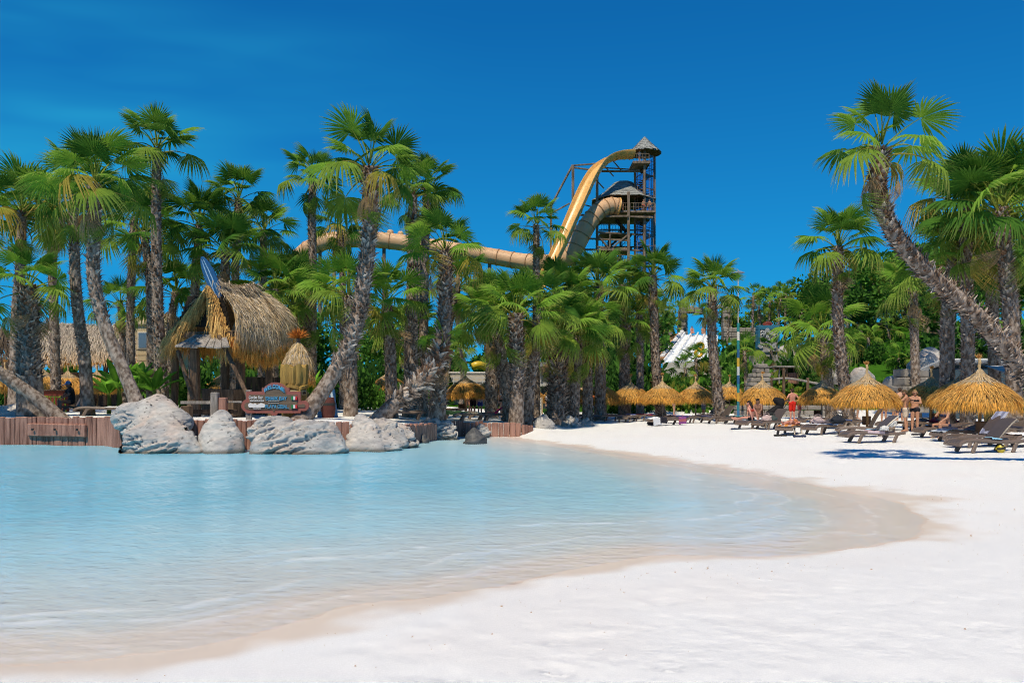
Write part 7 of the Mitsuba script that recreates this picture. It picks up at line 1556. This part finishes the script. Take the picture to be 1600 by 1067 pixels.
person('woman in a white bikini top and black bottoms behind the red lounger', gp(785, 45.0), 1.66, .2, 'fair', [('brief', (.02, .02, .02)), ('top', (.66, .66, .66))], (0.1, .06, .03), True, fem=True, fine=.05, pose=dict(elL=(.34, .0, 1.28), wrL=(.20, -.14, 1.50)))
person('pale woman in a light swimsuit right of the middle parasol pole', gp(1053, 46.5), 1.62, 1.3, 'fair', [('shirt', (.55, .36, .34)), ('brief', (.05, .05, .08))], (0.25, .12, .06), True, fem=True, fine=.05)
person('person in a white shirt leaning by the pillar behind the rightmost of the three parasols', gp(1099, 47.0), 1.62, 1.8, 'tan', [('shirt', (.62, .64, .70)), ('shorts', (.15, .2, .3))], (0.3, .15, .06), fine=.05, pose=dict(chest=(0, -.1, 1.28), neck=(0, -.2, 1.46), head=(0, -.26, 1.58), shL=(.175, -.16, 1.40), shR=(-.175, -.16, 1.40)))
person('person sitting in the shade under a blue hat on the left bank', gp(112, 31.0) + [0, 0, .42], 1.74, -.7, 'dark', [('brief', (.02, .02, .02)), ('shirt', (.02, .018, .02)), ('hat', (.04, .22, .55))], (0.02, .015, .01), False, SIT, fine=.035)
lounger(116, 31.3, .9, 60, 'dark lounger under the person with the blue hat on the left bank')
# people on the tower and the slides
def tpos(px, py, dy): return np.array([X_(px), YT + dy, z_(py)])
person('person in a white and pink shirt at the top deck of the tower', tpos(997, 258.5, -1.3), 1.7, 0, 'fair', [('shirt', (.70, .55, .56)), ('shorts', (.5, .08, .08))], fine=.07)
person('rider crouching at the start of the open chute', tpos(986, 252, -1.7), 1.7, -1.4, 'tan', [('shorts', (.3, .2, .1))], base=SIT, fine=.07)
person('person waiting at the mouth of the tube slide', tpos(970.5, 336, -1.6), 1.7, -1.2, 'tan', [('shorts', (.2, .12, .06))], fine=.07)
person('person in red shorts on the tower landing, left of two', tpos(1002, 336, -1.9), 1.7, .5, 'tan', [('shorts', (.4, .05, .04))], fine=.07)
person('person in dark shorts on the tower landing, right of two', tpos(1011, 336, -1.9), 1.7, -.5, 'tan', [('shorts', (.1, .1, .12))], fine=.07)
person('rider sitting at the top of the white slide, left of two', at(1081, 521.5, 91.5), 1.7, 0, 'pink', [('shorts', (.5, .2, .12))], base=SIT, pose=dict(anL=(.12, -.82, .0), anR=(-.12, -.82, .0), toL=(.12, -.9, .1), toR=(-.12, -.9, .1)), fine=.07)
person('rider sitting at the top of the white slide, right of two', at(1098, 522, 91.5), 1.7, 0, 'tan', [('shorts', (.35, .2, .15))], base=SIT, pose=dict(anL=(.12, -.82, .0), anR=(-.12, -.82, .0), toL=(.12, -.9, .1), toR=(-.12, -.9, .1)), fine=.07)
person('person in white climbing the path left of the white slide', gp(1011, 72) + [0, 0, 0], 1.7, .4, 'tan', [('shirt', (.6, .6, .62)), ('shorts', (.05, .2, .35))], fine=.07)
for px, Y, hgt, yaw, sk, cl, lab in ((1300, 47.0, 1.7, .4, 'tan', [('shorts', (.1, .12, .2))], 'man in dark blue shorts far back by the dark palm trunk'), (1170, 50.0, 1.65, 2.2, 'fair', [('shirt', (.5, .5, .52)), ('shorts', (.2, .1, .08))], 'person in a grey shirt behind the parasol by the stacked stones'), (1340, 45.0, 1.7, 1.0, 'tan', [('shorts', (.3, .3, .3))], 'man in grey shorts behind the parasol pole by the couple'),
                                         (1465, 40.0, 1.7, -.4, 'fair', [('trunks', (.03, .2, .2)), ('shirt', (.5, .5, .5))], 'man in teal shorts under the second row parasol'), (800, 50.0, 1.7, .5, 'tan', [('shorts', (.5, .5, .5))], 'man in pale shorts behind the big low palm'), (858, 50.0, 1.65, .2, 'fair', [('shirt', (.6, .6, .6)), ('shorts', (.1, .1, .2))], 'person in white beside the notice board'), (640, 46.0, 1.7, .3, 'tan', [('shorts', (.4, .05, .05))], 'man in red shorts between the twin palm trunks')):
    person(lab, gp(px, Y), hgt, yaw, sk, cl, fine=.05)
